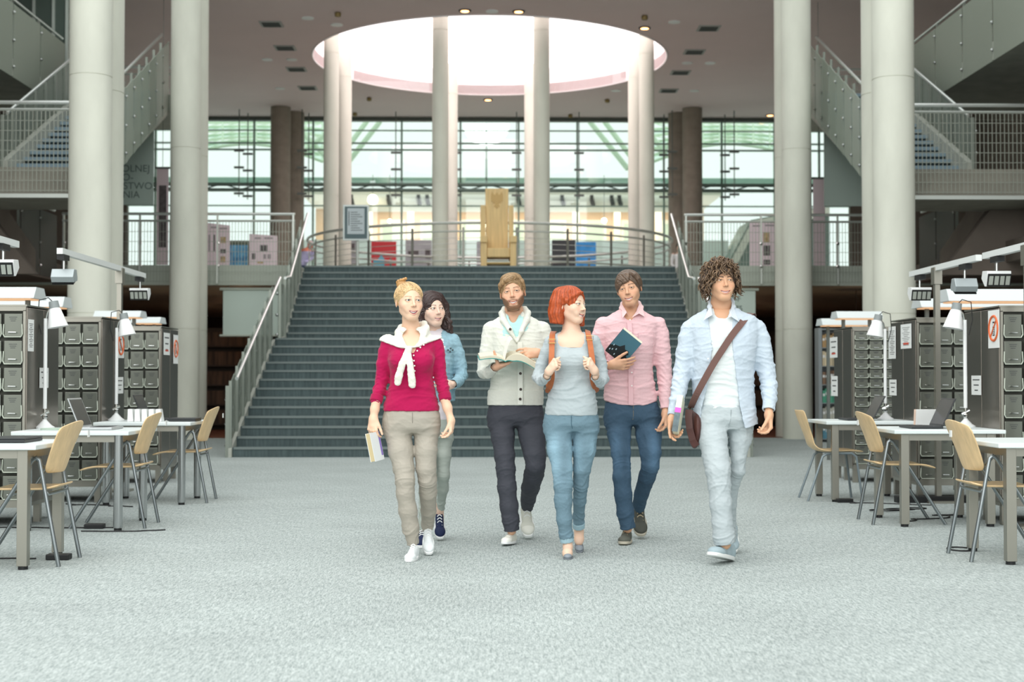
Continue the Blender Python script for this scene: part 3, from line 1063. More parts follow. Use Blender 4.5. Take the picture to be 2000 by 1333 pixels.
for i, (x, y, z) in enumerate(((-5.1, 29.5, 2.25), (-7.4, 28.6, 2.3), (5.0, 29.5, 2.25), (7.4, 28.6, 2.3), (-6.2, 35, 2.2), (6.2, 35, 2.2), (-9.8, 21, 2.4), (9.8, 21, 2.4))):
    t = thing('pendant_lamp', 'warm glowing pendant lamp under the gallery, ' + ('near the left screen', 'behind the left columns', 'near the right screen', 'behind the right columns', 'deep at left', 'deep at right', 'under left side gallery', 'under right side gallery')[i],
              'pendant lamp', (x, y, z), 0, 'warm pendants under the galleries')
    MB().lathe([(.03, .12), (.14, 0), (.13, 0), (.02, .11)], n=16).build('lamp_shade', m_case, t)
    MB().ball((0, 0, .03), .05, 10).build('bulb', m_warm, t)
    MB().cyl((0, 0, .1), (0, 0, 2.88 - z), .006, n=5).build('cord', m_case, t)
    d = bpy.data.lights.new('pendant_light', 'POINT')
    d.energy = 5
    d.color = (1, .62, .36)
    d.shadow_soft_size = .1
    o = bpy.data.objects.new('pendant_light', d)
    C.objects.link(o)
    o.location = (x, y, z - .1)

# ---- long white lamp hoods over the reading places at the sides
m_hood = M('white_hood', '#dfe6e6', .45)
for (x0, x1, y, z, h, nm) in ((-5.7, -4.41, 14.0, 1.88, .11, 'left side, nearest'), (-5.9, -4.88, 16.5, 1.92, .12, 'left side, second'), (-4.95, -4.37, 18.0, 1.87, .08, 'left side, beside the big column'), (-4.72, -4.33, 18.9, 1.83, .08, 'left side, farthest'),
                             (4.48, 5.6, 14.0, 1.86, .12, 'right side, nearest'), (4.82, 6.2, 16.0, 1.90, .1, 'right side, second'), (4.42, 5.0, 18.2, 1.87, .09, 'right side, beside the big column'), (4.46, 5.2, 19.2, 1.82, .09, 'right side, farthest')):
    t = thing('lamp_hood', 'long white reading lamp hood on grey legs, ' + nm, 'lamp', (x0, y, 0), 0, 'long reading lamp hoods')
    W = x1 - x0
    MB().prism([(-.2, z), (.2, z), (.12, z + h), (-.12, z + h)], 'x', 0, W).build('hood', m_hood, t)
    MB().box(.05, W - .05, -.14, .14, z - .012, z).build('diffuser', M('warm_diffuser', '#ffd9b4', .5, emit=.45, emitcol='#ffbf8a'), t)
    for x in (.12, W - .12):
        MB().box(x - .02, x + .02, -.02, .02, 0, z - .01).build('leg', m_rod, t)
# blue monitor
p = P(1694, 643, 20.5)
t = thing('monitor', 'small monitor with bright blue screen on a shelf behind the right cabinets', 'monitor', (p.x, 20.5, 1.6))
MB().box(-.2, .2, 0, .03, .07, .31).build('casing', m_black, t)
MB().box(-.185, .185, -.004, 0, .085, .295).build('screen', M('blue_screen', '#58b8e8', .4, emit=.9, emitcol='#4fb4ea'), t)
MB().box(-.03, .03, 0, .05, 0, .08).build('stand', m_black, t)
t2 = thing('side_shelf', 'grey shelf unit carrying the blue monitor behind right cabinets', 'shelf', (p.x, 20.6, 0))
MB().box(-.35, .35, -.2, .2, 1.56, 1.6).build('top', m_rod, t2)
for x in (-.33, .33):
    MB().box(x - .02, x + .02, -.18, .18, 0, 1.56).build('side_panel', m_rod, t2)
MB().box(-.31, .31, -.18, .18, .8, .83).build('shelf', m_rod, t2)
# visitor beyond the left gallery rail
# ================================================================ SIDE FURNITURE
m_cab = M('stainless_cabinet', '#8c857c', .3, .88, bump=.25, bscale=3.0, bstretch=(1, 1, 3))
m_drawer = M('drawer_steel', '#7d8077', .36, .75, bump=.1, bscale=8)
m_rim = M('pale_drawer_rim', '#c5ccbe', .4, .3)
m_gap = M('cabinet_recess', '#45463f', .6, .3)
m_tabtop = M('white_table_top', '#dfe7e6', .35)
m_leg = M('table_leg_steel', '#a29f95', .35, .85)
m_legr = M('chrome_table_leg', '#b3b6b6', .2, .95)
m_ply = M('birch_plywood', '#e3c496', .42, var=.1, vscale=4, vstretch=(8, 8, .5))
m_tube = M('chair_tube', '#8d9496', .3, .85)
CH = 1.64


def drawer_cabinet(sx, xin, y0, depth, ncol, nrow, label):
    """stainless drawer cabinet; drawers face the camera side, side doors face the aisle"""
    t = thing('drawer_cabinet', label, 'cabinet', (xin, y0, 0), 0)
    W = .155 * ncol + .03
    S = lambda a, b: sorted((sx * a, sx * b))
    z0 = .19
    b = MB()
    b.box(*S(.0, W), .03, depth, z0, CH - .02)
    b.build('body', m_gap, t)
    rim = MB()
    rim.box(*S(0, W), .0, .03, CH - .035, CH)
    rim.box(*S(0, W), .0, .03, z0 - .05, z0 + .01)
    rim.box(*S(0, .02), .0, .03, z0, CH - .03)
    rim.box(*S(W - .02, W), .0, .03, z0, CH - .03)
    rim.build('front_frame', m_leg, t)
    MB().box(*S(-.01, W + .01), -.005, depth + .01, CH, CH + .012).build('top_plate', m_leg, t)
    half = depth / 2
    for k in range(2):
        MB().box(*S(-.012, 0), .004 + k * half, half - .006 + k * half, z0 - .02, CH - .01).build('side_door', m_cab, t, bevel=.003)
    MB().box(*S(0, W), .02, depth, z0 - .05, z0).build('plinth_rail', m_leg, t)
    for (x, y) in ((.025, .03), (W - .03, .03), (.025, depth - .03), (W - .03, depth - .03), (.025, half)):
        MB().box(*S(x - .025, x + .025), y - .025, y + .025, 0, z0 - .05).build('leg', m_leg, t)
    rh = (CH - .04 - z0) / nrow
    proto = None
    for c in range(ncol):
        for r in range(nrow):
            if proto is None:
                hh = rh * .86
                d = MB().box(-.067, .067, -.004, .02, 0, hh).build('drawer', m_drawer, t, bevel=.004)
                rb = MB()
                rb.tube([(-.067, -.010, hh * .55), (-.071, -.012, hh * .12), (-.060, -.012, .0), (.060, -.012, .0), (.071, -.012, hh * .12), (.067, -.010, hh * .55)], .0048, 6)
                rb.build('pull_rim', m_rim, d)
                MB().tube([(-.026, -.004, hh * .2), (-.026, -.024, hh * .2), (.026, -.024, hh * .2), (.026, -.004, hh * .2)], .0045, 6).build('handle', m_chrome, d)
                lb = MB()
                for i in range(3):
                    lb.box(-.03 + .006 * i, .03 - .006 * i, -.0055, -.004, hh * (.84 - .08 * i), hh * (.84 - .08 * i) + .004)
                lb.build('label_print', m_ink, d)
                proto = d
            else:
                d = proto.copy()
                C.objects.link(d)
                d.parent = t
                for ch in proto.children:
                    e = ch.copy()
                    C.objects.link(e)
                    e.parent = d
            d.location = (sx * (.0925 + .155 * c), 0, z0 + .012 + rh * r)
    return t


cabs = {}
for sx, nm, xin, ys in ((-1, 'left', -3.46, (10.65, 12.7, 15.0)), (1, 'right', 3.845, (10.65, 12.75, 15.02))):
    for i, y in enumerate(ys):
        half_h = (sx > 0 and i == 2)
        cabs[(nm, i)] = drawer_cabinet(sx, xin, y, .78, 4, 14 if half_h else 7,
                                       ('nearest', 'middle', 'farthest')[i] + ' stainless steel drawer cabinet in the row at the %s' % nm + (', with small drawers' if half_h else ''))


def paper(sx, i, px0, px1, py0, py1, label, kind='text'):
    X = (-3.446 if sx < 0 else 3.831)
    nm = 'left' if sx < 0 else 'right'
    ya = X * F / (px0 - 957)
    yb = X * F / (px1 - 957)
    y0, y1 = sorted((ya, yb))
    Y = (y0 + y1) / 2
    s = F / Y
    z1 = min(1.1 + (740 - py0) / s, CH - .02)
    z0 = 1.1 + (740 - py1) / s
    X2 = X - sx * .004
    t = thing('paper_notice', label, 'notice', (X2, Y, z0), 0)
    h = z1 - z0
    wd = (y1 - y0) / 2
    MB().box(*sorted((0, -sx * .0015)), -wd, wd, 0, h).build('sheet', m_paper, t)
    rt = (PI / 2, 0, PI / 2 if sx < 0 else -PI / 2)
    e = -sx * .0025
    if kind == 'ban':
        mb = MB()
        R = min(wd * .78, h * .4)
        cz = h * .52
        mb.tube([(e, R * math.cos(a), cz + R * math.sin(a)) for a in [2 * PI * k / 32 for k in range(32)]], R * .1, 6, closed=True)
        mb.tube([(e, -R * .7, cz + R * .7), (e, R * .7, cz - R * .7)], R * .08, 6)
        mb.build('prohibition_ring', M('orange_red', '#d96a3c', .7), t)
        mb = MB()
        mb.box(*sorted((e * .6, e * 1.2)), -R * .22, R * .22, cz - R * .6, cz + R * .55)
        mb.build('phone_symbol', m_black, t)
        mb = MB()
        for r_ in range(4):
            for c_ in range(3):
                mb.box(*sorted((e * 1.2, e * 1.5)), -R * .16 + c_ * R * .12, -R * .08 + c_ * R * .12, cz - R * .5 + r_ * R * .14, cz - R * .42 + r_ * R * .14)
        mb.box(*sorted((e * 1.2, e * 1.5)), -R * .15, R * .15, cz + R * .15, cz + R * .42)
        mb.build('phone_detail', m_paper, t)
    else:
        mb = MB()
        n = {'text': 3, 'long': 14, 'dense': 11}[kind]
        for k in range(n):
            zz_ = h * (.86 - .72 * k / max(1, n - 1)) if n > 3 else h * (.78 - .27 * k)
            ww = wd * (.7 - .18 * (k % 3))
            hh_ = h * (.008 if n > 3 else .028)
            mb.box(*sorted((0, e)), -ww, ww, zz_ - hh_, zz_ + hh_)
        mb.build('printed_lines', m_ink, t)
        if kind == 'dense' or label.endswith('mark'):
            MB().box(*sorted((0, e * 1.1)), -wd * .5, wd * .5, h * .16, h * .24).build('red_line', m_red, t)
    return t


paper(1, 0, 1937, 1959, 604, 680, 'white notice with orange prohibition ring over a phone, nearest right cabinet', 'ban')
paper(1, 0, 1903, 1922, 734, 772, 'small white notice with two printed words on the nearest right cabinet')
paper(1, 1, 1764, 1785, 633, 681, 'large white printed notice high on the middle right cabinet', 'dense')
paper(1, 1, 1740, 1754, 638, 701, 'tall narrow printed list on the rear door of middle right cabinet', 'long')
paper(1, 1, 1741, 1755, 742, 773, 'small white notice low on the middle right cabinet')
paper(1, 2, 1624, 1639, 659, 699, 'upper white notice on the farthest right cabinet, with red mark')
paper(1, 2, 1626, 1639, 735, 774, 'lower white notice on the farthest right cabinet')
paper(-1, 0, 58, 69, 625, 687, 'tall printed list beside the lamp on the nearest left cabinet', 'long')
paper(-1, 0, 81, 98, 719, 758, 'small white notice on the rear door of nearest left cabinet')
paper(-1, 1, 231, 244, 649, 700, 'tall notice with orange prohibition ring on the middle left cabinet', 'ban')
paper(-1, 1, 230, 243, 737, 769, 'small white notice low on the middle left cabinet')
paper(-1, 2, 321, 333, 651, 694, 'white notice on front door of the farthest left cabinet, with red mark')
paper(-1, 2, 340, 349, 655, 711, 'narrow notice with orange ring on farthest left cabinet rear door', 'ban')


# ---- desks
def desk(sx, xin, y0, y1, width, label, rnd=False):
    t = thing('desk', label, 'desk', (xin, y0, 0), 0, 'white topped desks along the aisle sides')
    S = lambda a, b: sorted((sx * a, sx * b))
    D = y1 - y0
    MB().box(*S(-.09, width), -.07, D + .07, .69, .72).build('table_top', m_tabtop, t, bevel=.006)
    ap = MB()
    ap.box(*S(0, width - .06), -.02, .0, .64, .69)
    ap.box(*S(0, width - .06), D, D + .02, .64, .69)
    ap.box(*S(-.02, .0), 0, D, .64, .69)
    ap.build('apron', m_leg, t)
    for (x, y) in ((0, 0), (0, D), (width - .1, 0), (width - .1, D)):
        if rnd:
            l = MB().cyl((sx * x, y, .02), (sx * x, y, .69), .033, n=20).build('leg', m_legr, t, smooth=True)
        else:
            l = MB().box(sx * x - .03, sx * x + .03, y - .03, y + .03, .02, .69).build('leg', m_leg, t, bevel=.003)
        MB().cyl((sx * x, y, 0), (sx * x, y, .02), .028, n=14).build('foot_cap', m_black, l)
    return t


LD = [(8.27, 8.93), (10.36, 11.10), (12.48, 13.15)]
RD = [(8.40, 9.06), (10.55, 11.25), (12.68, 13.3)]
for i, (a, b) in enumerate(LD):
    desk(-1, -2.69, a, b, .755 if i else 1.5, ('nearest', 'middle', 'farthest')[i] + ' white topped desk on the left side', rnd=(i > 0))
for i, (a, b) in enumerate(RD):
    desk(1, 3.08, a, b, .74 if i else 1.3, ('nearest', 'middle', 'farthest')[i] + ' white topped desk on the right side')


# ---- chairs (facing local +x)
def curved_panel(wt, wb, z0, z1, x0, lean, bow, th, nz=12, ny=14, arch=.05, rad=.06):
    """plywood back: spans y, rises in z; outer side towards -x"""
    mb = MB()
    fr, bk = [], []
    for i in range(nz + 1):
        u = i / nz
        for j in range(ny + 1):
            v = j / ny * 2 - 1
            wd = wb + (wt - wb) * math.sin(u * PI / 2)
            # rounded corners
            cut = 1.0
            if u > .88:
                cut = math.sqrt(max(0, 1 - ((u - .88) / .12) ** 2)) * .08 + .92
            if u < .15:
                cut = math.sqrt(max(0, 1 - ((.15 - u) / .15) ** 2)) * .25 + .75
            y = v * wd / 2 * cut
            z = z0 + (z1 - z0) * u + arch * (1 - v * v) * (u if u > .5 else u * u * 2)
            x = x0 - lean * u ** 1.2 - bow * (1 - v * v)
            fr.append((x, y, z))
            bk.append((x - th, y, z))
    n = ny + 1
    k = len(fr)
    fs = []
    for i in range(nz):
        for j in range(ny):
            a = i * n + j
            fs.append((a, a + 1, a + n + 1, a + n))
            fs.append((k + a, k + a + n, k + a + n + 1, k + a + 1))
    ring = [j for j in range(n)] + [i * n + ny for i in range(1, nz + 1)] + [nz * n + j for j in range(ny - 1, -1, -1)] + [i * n for i in range(nz - 1, 0, -1)]
    for q in range(len(ring)):
        a, b = ring[q], ring[(q + 1) % len(ring)]
        fs.append((a, k + a, k + b, b))
    mb.add(fr + bk, fs)
    return mb


def seat_panel(x0, x1, w0, w1, z, th, nx=12, ny=12):
    mb = MB()
    tp, bt = [], []
    for i in range(nx + 1):
        u = i / nx
        x = x0 + (x1 - x0) * u
        cut = 1
        if u < .12:
            cut = .8 + .2 * math.sqrt(1 - ((.12 - u) / .12) ** 2)
        if u > .9:
            cut = .82 + .18 * math.sqrt(max(0, 1 - ((u - .9) / .1) ** 2))
        for j in range(ny + 1):
            v = j / ny * 2 - 1
            y = v * (w0 + (w1 - w0) * u) / 2 * cut
            zz_ = z - .012 * (1 - v * v) * math.sin(PI * u) - .03 * max(0, u - .8) / .2 * 1.0
            if u < .15:
                zz_ += .02 * (.15 - u) / .15
            tp.append((x, y, zz_ + th))
            bt.append((x, y, zz_))
    n = ny + 1
    k = len(tp)
    fs = []
    for i in range(nx):
        for j in range(ny):
            a = i * n + j
            fs.append((a, a + n, a + n + 1, a + 1))
            fs.append((k + a, k + a + 1, k + a + n + 1, k + a + n))
    ring = [j for j in range(n)] + [i * n + ny for i in range(1, nx + 1)] + [nx * n + j for j in range(ny - 1, -1, -1)] + [i * n for i in range(nx - 1, 0, -1)]
    for q in range(len(ring)):
        a, b = ring[q], ring[(q + 1) % len(ring)]
        fs.append((a, b, k + b, k + a))
    mb.add(tp + bt, fs)
    return mb


def make_chair(label):
    """A-frame plywood chair; origin on the floor under the rear feet line, facing +x"""
    t = thing('plywood_chair', label, 'chair', (0, 0, 0), 0, 'plywood chairs with steel A shaped legs')
    seat_panel(.02, .50, .36, .40, .445, .014).build('seat', m_ply, t, smooth=True, sub=1)
    curved_panel(.465, .37, .54, .815, .105, .105, .05, .012, arch=.035).build('backrest', m_ply, t, smooth=True, sub=1)
    st_ = MB().box(-.004, 0, -.02, .02, -.02, .02).build('inventory_sticker', m_paper, t)
    st_.location = (-.078, -.10, .765)
    for s in (-1, 1):
        y = s * .215
        l = MB().tube([(0, y, .0), (.12, y * .95, .62), (.14, y * .95, .635)], .0125, 10).build('leg', m_tube, t, smooth=True)
        l2 = MB().tube([(.55, y, .0), (.16, y * .95, .62), (.13, y * .95, .64)], .0125, 10).build('leg', m_tube, t, smooth=True)
    MB().tube([(.08, -.205, .43), (.08, -.17, .42), (.08, .17, .42), (.08, .205, .43)], .011, 8).build('cross_bar', m_tube, t, smooth=True)
    MB().tube([(.28, -.208, .43), (.28, -.17, .425), (.28, .17, .425), (.28, .208, .43)], .011, 8).build('cross_bar', m_tube, t, smooth=True)
    MB().tube([(.13, -.205, .62), (.12, -.15, .58), (.10, 0, .565), (.12, .15, .58), (.13, .205, .62)], .010, 8).build('back_bar', m_tube, t, smooth=True)
    return t


c0 = make_chair('x')
specs = [(-2.52, 8.60, PI, 'plywood chair with steel legs at the nearest left desk'),
         (-2.53, 10.72, PI, 'plywood chair with steel legs at the middle left desk'),
         (-2.50, 12.85, PI, 'plywood chair with steel legs at the farthest left desk'),
         (2.885, 8.73, 0, 'plywood chair with steel legs at the nearest right desk'),
         (2.88, 10.90, 0, 'plywood chair with steel legs at the middle right desk')]
for i, (x, y, rz, lb) in enumerate(specs):
    if i == 0:
        c0.location = (x, y, 0)
        c0.rotation_euler = (0, 0, rz)
        c0['label'] = lb
    else:
        dup(c0, lb, (x, y, 0), rz)
# shell chair at the farthest right desk
t = thing('plywood_shell_chair', 'one piece plywood shell chair on four grey legs at farthest right desk', 'chair', (2.87, 12.93, 0))
pr = [(.50, .435), (.40, .452), (.2, .44), (.10, .45), (.05, .49), (.02, .56), (-.02, .66), (-.055, .76), (-.075, .82)]
vs = []
NY = 10
for q, (x, z) in enumerate(pr):
    u = q / (len(pr) - 1)
    wd = .40 if q < 3 else .40 - .10 * math.sin(PI * (q - 3) / 4) if q < 7 else .41
    if q == len(pr) - 1:
        wd = .36
    if q == 0:
        wd = .33
    for j in range(NY + 1):
        v = j / NY * 2 - 1
        bow = .03 * v * v
        vs.append((x + (bow if q > 4 else 0), v * wd / 2, z + (bow * .5 if q <= 4 else 0)))
fs = [(i * (NY + 1) + j, (i + 1) * (NY + 1) + j, (i + 1) * (NY + 1) + j + 1, i * (NY + 1) + j + 1) for i in range(len(pr) - 1) for j in range(NY)]
o = MB().add(vs, fs).build('shell_seat', m_ply, t, smooth=True)
sm = o.modifiers.new('th', 'SOLIDIFY')
sm.thickness = .012
sm = o.modifiers.new('sub', 'SUBSURF')
sm.levels = sm.render_levels = 2
for s in (-1, 1):
    MB().tube([(-.02, s * .19, 0), (.12, s * .17, .40), (.16, s * .17, .425)], .011, 8).build('leg', M('grey_leg', '#7f8b90', .4, .3), t, smooth=True)
    MB().tube([(.47, s * .2, 0), (.42, s * .185, .40), (.38, s * .18, .43), (.14, s * .17, .425)], .011, 8).build('leg', M('grey_leg', '#7f8b90'), t, smooth=True)
MB().tube([(.38, -.18, .428), (.38, .18, .428)], .009, 8).build('cross_bar', M('grey_leg', '#7f8b90'), t)

# ---- laptops (local: screen leaning towards +x, user at -x)
m_lapsilver = M('laptop_silver', '#b9bdbe', .35, .5)
m_lapdark = M('laptop_dark', '#2c2f31', .4)
m_lapscreen = M('laptop_screen', '#3a3a3d', .25)
m_keys = M('laptop_keys', '#1d1f20', .6)


def laptop(x, y, z, rz, label, ang=108, lid=m_lapdark, wd=.34):
    t = thing('laptop', label, 'laptop', (x, y, z), rz)
    MB().box(-.24, 0, -wd / 2, wd / 2, 0.002, .02).build('base', lid, t, bevel=.004)
    MB().box(-.20, -.07, -wd / 2 + .03, wd / 2 - .03, .02, .022).build('keyboard', m_keys, t)
    if ang:
        a = math.radians(180 - ang)
        dx, dz = math.cos(a), math.sin(a)
        mb = MB()
        R = Matrix.Rotation(-a, 3, 'Y')
        mb.obox((dx * .115, 0, .02 + dz * .115), (.23, wd, .008), R)
        l = mb.build('lid', lid, t, bevel=.003)
        nrm = Vector((-dz, 0, dx)) * .0045
        MB().obox(Vector((dx * .115, 0, .02 + dz * .115)) + nrm, (.205, wd - .03, .0015), R).build('screen', m_lapscreen, l)
        MB().cyl((0, -wd * .4, .018), (0, wd * .4, .018), .007, n=8).build('hinge', lid, t)
    else:
        MB().box(-.24, 0, -wd / 2, wd / 2, .021, .03).build('lid', lid, t, bevel=.004)
    return t


laptop(-2.98, 8.6, .72, PI, 'dark laptop lying flat on the nearest left desk', 0)
laptop(-3.03, 10.72, .72, PI, 'open silver laptop on the middle left desk, seen edge on', 112, m_lapsilver)
laptop(-3.12, 13.0, .72, PI, 'open dark laptop behind white papers on the farthest left desk', 112)
laptop(-2.84, 12.75, .72, PI, 'thin dark laptop lying closed on the farthest left desk', 0, wd=.26)
laptop(3.42, 10.86, .72, 0, 'open dark laptop on the middle right desk with lid leaning back', 115)
laptop(3.46, 12.95, .72, 0, 'open dark laptop on the farthest right desk', 118)
# white paper fan organiser on farthest left desk
t = thing('paper_organiser', 'white zigzag stack of folded papers on farthest left desk before the laptop', 'papers', (-3.20, 12.68, .72))
for k in range(5):
    x = k * .062
    mb = MB()
    mb.add([(x, -.06, .002), (x + .05, -.06, .002), (x + .035, -.03, .11), (x - .005, -.03, .11), (x, .06, .002), (x + .05, .06, .002), (x + .035, .05, .11), (x - .005, .05, .11)],
           [(0, 1, 2, 3), (4, 7, 6, 5), (0, 4, 5, 1), (1, 5, 6, 2), (2, 6, 7, 3), (3, 7, 4, 0)])
    mb.build('folded_paper', m_paper, t)
t = thing('paper_stack', 'small white and pink papers propped behind the laptop on middle right desk', 'papers', (3.40, 11.05, .72))
MB().obox((0, 0, .07), (.16, .01, .14), Matrix.Rotation(.15, 3, 'X')).build('sheet', m_paper, t)
MB().obox((-.03, .02, .07), (.12, .006, .14), Matrix.Rotation(.15, 3, 'X')).build('sheet', M('peach_paper', '#e8cdbc', .8), t)
t = thing('cable_coil', 'loop of pale cable lying on the middle left desk', 'cable', (-3.24, 10.62, .727))
t.scale = (1, 1, 1)
MB().tube([(.09 * math.cos(a), .09 * math.sin(a), 0) for a in [2 * PI * k / 24 for k in range(24)]], .005, 6, closed=True).build('coil', M('pale_green_cable', '#a9bcab', .5), t)


# ---- desk lamps
def desk_lamp(x, y, sgn, hgt, label):
    """origin on the desk; shade hangs towards the aisle (-sgn in x)"""
    t = thing('desk_lamp', label, 'desk lamp', (x, y, .72), 0, 'tall white desk lamps')
    MB().lathe([(.075, 0), (.075, .01), (.05, .025), (.018, .06), (.014, .07)], n=24).build('base', m_white, t, smooth=True)
    mb = MB().ball((0, 0, .09), .022, 10)
    mb.cyl((-.03, 0, .10), (.03, 0, .13), .012, n=10)
    mb.cyl((0, 0, .07), (0, 0, .2), .012, n=10)
    mb.build('joint', m_chrome, t)
    MB().cyl((0, 0, .15), (0, 0, hgt), .015, n=12).build('pole', m_white, t, smooth=True)
    MB().tube([(0, 0, hgt - .02), (-sgn * .015, 0, hgt + .05), (-sgn * .05, 0, hgt + .09)], .009, 8).build('elbow', m_chrome, t, smooth=True)
    ax = Vector((-sgn * .18, 0, -.98)).normalized()
    ctr = Vector((-sgn * .06, 0, hgt + .12))
    mb = MB()
    pr = [(.0, .034), (.045, .038), (.05, .043), (.19, .078)]
    mb.tube([ctr + ax * a for a, r in pr], [r for a, r in pr], 24)
    mb.build('lamp_shade', m_white, t, smooth=True)
    MB().tube([ctr - ax * .012, ctr + ax * .04], [.035, .040], 24).build('shade_cap', M('grey_cap', '#8d9494', .5), t, smooth=True)
    MB().tube([ctr, ctr + Vector((sgn * .04, 0, .04)), ctr + Vector((sgn * .11, .0, .02)), Vector((sgn * .06, 0, hgt)), Vector((sgn * .03, 0, hgt - .12))], .004, 6).build('cable', m_black, t, smooth=True)
    return t


desk_lamp(-3.40, 10.93, -1, .84, 'tall white desk lamp on the middle left desk')
desk_lamp(-3.38, 12.93, -1, .84, 'tall white desk lamp on the farthest left desk')
desk_lamp(3.72, 11.08, 1, .84, 'tall white desk lamp on the middle right desk')
desk_lamp(3.66, 13.12, 1, .84, 'tall white desk lamp on the farthest right desk')


# ---- track light stands
m_whitebar = M('white_track', '#e4e8e6', .4)
m_house = M('lamp_housing', '#aeb7b9', .4, .3)


def track_stand(X, Yp, ya, yb, za, zb, label):
    t = thing('track_light_stand', label, 'light stand', (X, Yp, 0), 0)
    f = (Yp - ya) / (yb - ya)
    zp = za + (zb - za) * f
    MB().box(-.022, .022, -.03, .03, 0, zp).build('pole', m_leg, t)
    MB().box(-.035, .035, -.05, .05, zp - .12, zp + .03).build('bracket', m_leg, t)
    MB().prism([(ya - Yp, za), (yb - Yp, zb), (yb - Yp, zb + .05), (ya - Yp, za + .05)], 'x', -.025, .025).build('track_bar', m_whitebar, t)
    MB().box(-.12, .12, -.12, .12, 0, .02).build('base_plate', m_leg, t)
    return t


def flood(X, Y, z, face, label):
    """flood lamp hanging under the track: z is the track underside"""
    t = thing('flood_lamp', label, 'flood lamp', (X, Y, z), 0, 'flood lamps hanging from the white tracks')
    MB().box(-.03, .03, -.10, .06, -.045, 0).build('mount', m_black, t)
    MB().cyl((0, 0, -.12), (0, 0, -.04), .012, n=10).build('stem', m_chrome, t)
    w2 = .095
    b = .07 * face
    # housing trapezoid, opening towards -y*face and down
    mb = MB()
    mb.prism([(-.06, -.118), (.05, -.112), (.075, -.17), (.0, -.238), (-.028, -.238), (-.062, -.145)] if face > 0 else
             [(.03 - b * .3, -.12), (-.045 - b * .3, -.12), (-.06, -.19), (-.03, -.235), (.075, -.215), (.08, -.19)], 'x', -w2, w2)
    mb.build('housing', m_house if face < 0 else m_white, t, bevel=.004)
    if face > 0:
        A = Vector((0, -.066, -.142))
        B = Vector((0, -.032, -.238))
    else:
        A = Vector((0, .082, -.185))
        B = Vector((0, -.028, -.242))
    mid = (A + B) / 2
    d = (B - A)
    ang = math.atan2(d.z, d.y)
    R = Matrix.Rotation(ang, 3, 'X')
    MB().obox(mid + Vector((0, -.006 if face > 0 else 0, -.006 if face < 0 else 0)), (w2 * 1.9, d.length, .012), R).build('louvre_frame', m_black, t)
    lm = MB()
    for k in range(4):
        lm.obox(mid + Vector((-.066 + k * .044, -.013 if face > 0 else 0, -.003 if face > 0 else -.013)), (.032, d.length * .7, .004), R)
    lm.build('lens', M('lens_glass', '#a5aaa2', .25), t)
    return t


track_stand(-3.62, 12.35 + 1.6, 12.0, 14.9, 2.15, 2.15, 'steel stand with long white track above the middle left cabinet')
flood(-3.62, 12.12, 2.15, -1, 'grey backed flood lamp at near end of the far left track')
flood(-3.62, 14.75, 2.15, 1, 'flood lamp with lit louvre at far end of the far left track')
track_stand(-3.62, 9.75, 8.2, 10.9, 2.1, 2.1, 'steel stand with white track at the extreme left edge')
flood(-3.62, 10.62, 2.1, 1, 'flood lamp at the far end of nearest left track')
track_stand(3.98, 12.6, 11.5, 13.35, 2.06, 2.06, 'steel stand with white track above the middle right cabinet')
flood(3.98, 13.1, 2.06, 1, 'flood lamp at far end of the farther right track')
flood(3.98, 11.85, 2.06, -1, 'grey backed flood lamp at near end of farther right track')
track_stand(3.98, 10.45, 9.2, 11.35, 2.06, 2.06, 'steel stand with white track at the extreme right edge')
flood(3.98, 11.1, 2.06, 1, 'flood lamp at far end of the nearest right track')

# ---- bookshelf beyond the right cabinets
t = thing('bookshelf', 'grey metal bookshelf beside the slim right column, filled with coloured volumes', 'bookshelf', (5.72, 24.7, 0))
m_shelf = M('grey_shelf_metal', '#8f9698', .45, .3)
BW = 1.0
for x in (0, BW):
    MB().box(x - .03, x + .03, -.15, .15, 0, 1.98).build('side_panel', m_shelf, t)
MB().box(-.03, BW + .03, .13, .15, 0, 1.98).build('back_panel', m_shelf, t)
zs = [.06, .36, .68, 1.0, 1.32, 1.64]
for z in zs + [1.96]:
    MB().box(.03, BW - .03, -.15, .13, z - .015, z).build('shelf', m_shelf, t)
pal = {0: ('#5f93a6', 'blue'), 1: ('#c9c8bb', 'cream'), 2: ('#58a98a', 'green'), 3: ('#7d6553', 'brown'), 4: ('#d8c9a8', 'beige'), 5: ('#a98a62', 'tan')}
bp = {}
for q, z in enumerate(zs):
    x = .045
    row = ('bottom', 'second', 'third', 'fourth', 'fifth', 'top')[q]
    n_ = 0
    while x < BW - .09:
        wdt = random.choice((.035, .045, .055))
        h = random.uniform(.21, .26)
        hx, cn = pal[q]
        c = [int(hx[i:i + 2], 16) for i in (1, 3, 5)]
        v = random.choice((.82, .95, 1.08))
        mt = M('volume_%d_%d' % (q, int(v * 100)), '#%02x%02x%02x' % tuple(min(255, int(k * v)) for k in c), .7)
        o = MB().box(-wdt / 2, wdt / 2, -.1, .1, 0, h).build('book', mt)
        MB().box(-wdt / 2 + .006, wdt / 2 - .006, -.101, -.1, h * .55, h * .75).build('spine_label', m_paper, o)
        o.location = (5.72 + x + wdt / 2, 24.68, z)
        tag(o, '%s volume standing in the %s row of the grey bookshelf' % (cn, row), 'book', '%s volumes in the %s row of the grey bookshelf' % (cn, row))
        x += wdt + .004
        n_ += 1


# ---- cables and power bricks on the floor
def cable(pts, label, r=.005, brick=None):
    p0 = pts[0]
    o = MB().tube([(p[0] - p0[0], p[1] - p0[1], (p[2] if len(p) > 2 else r) - 0) for p in pts], r, 6).build('cable', m_black, None, smooth=True)
    o.location = (p0[0], p0[1], 0)
    tag(o, label, 'cable')
    return o


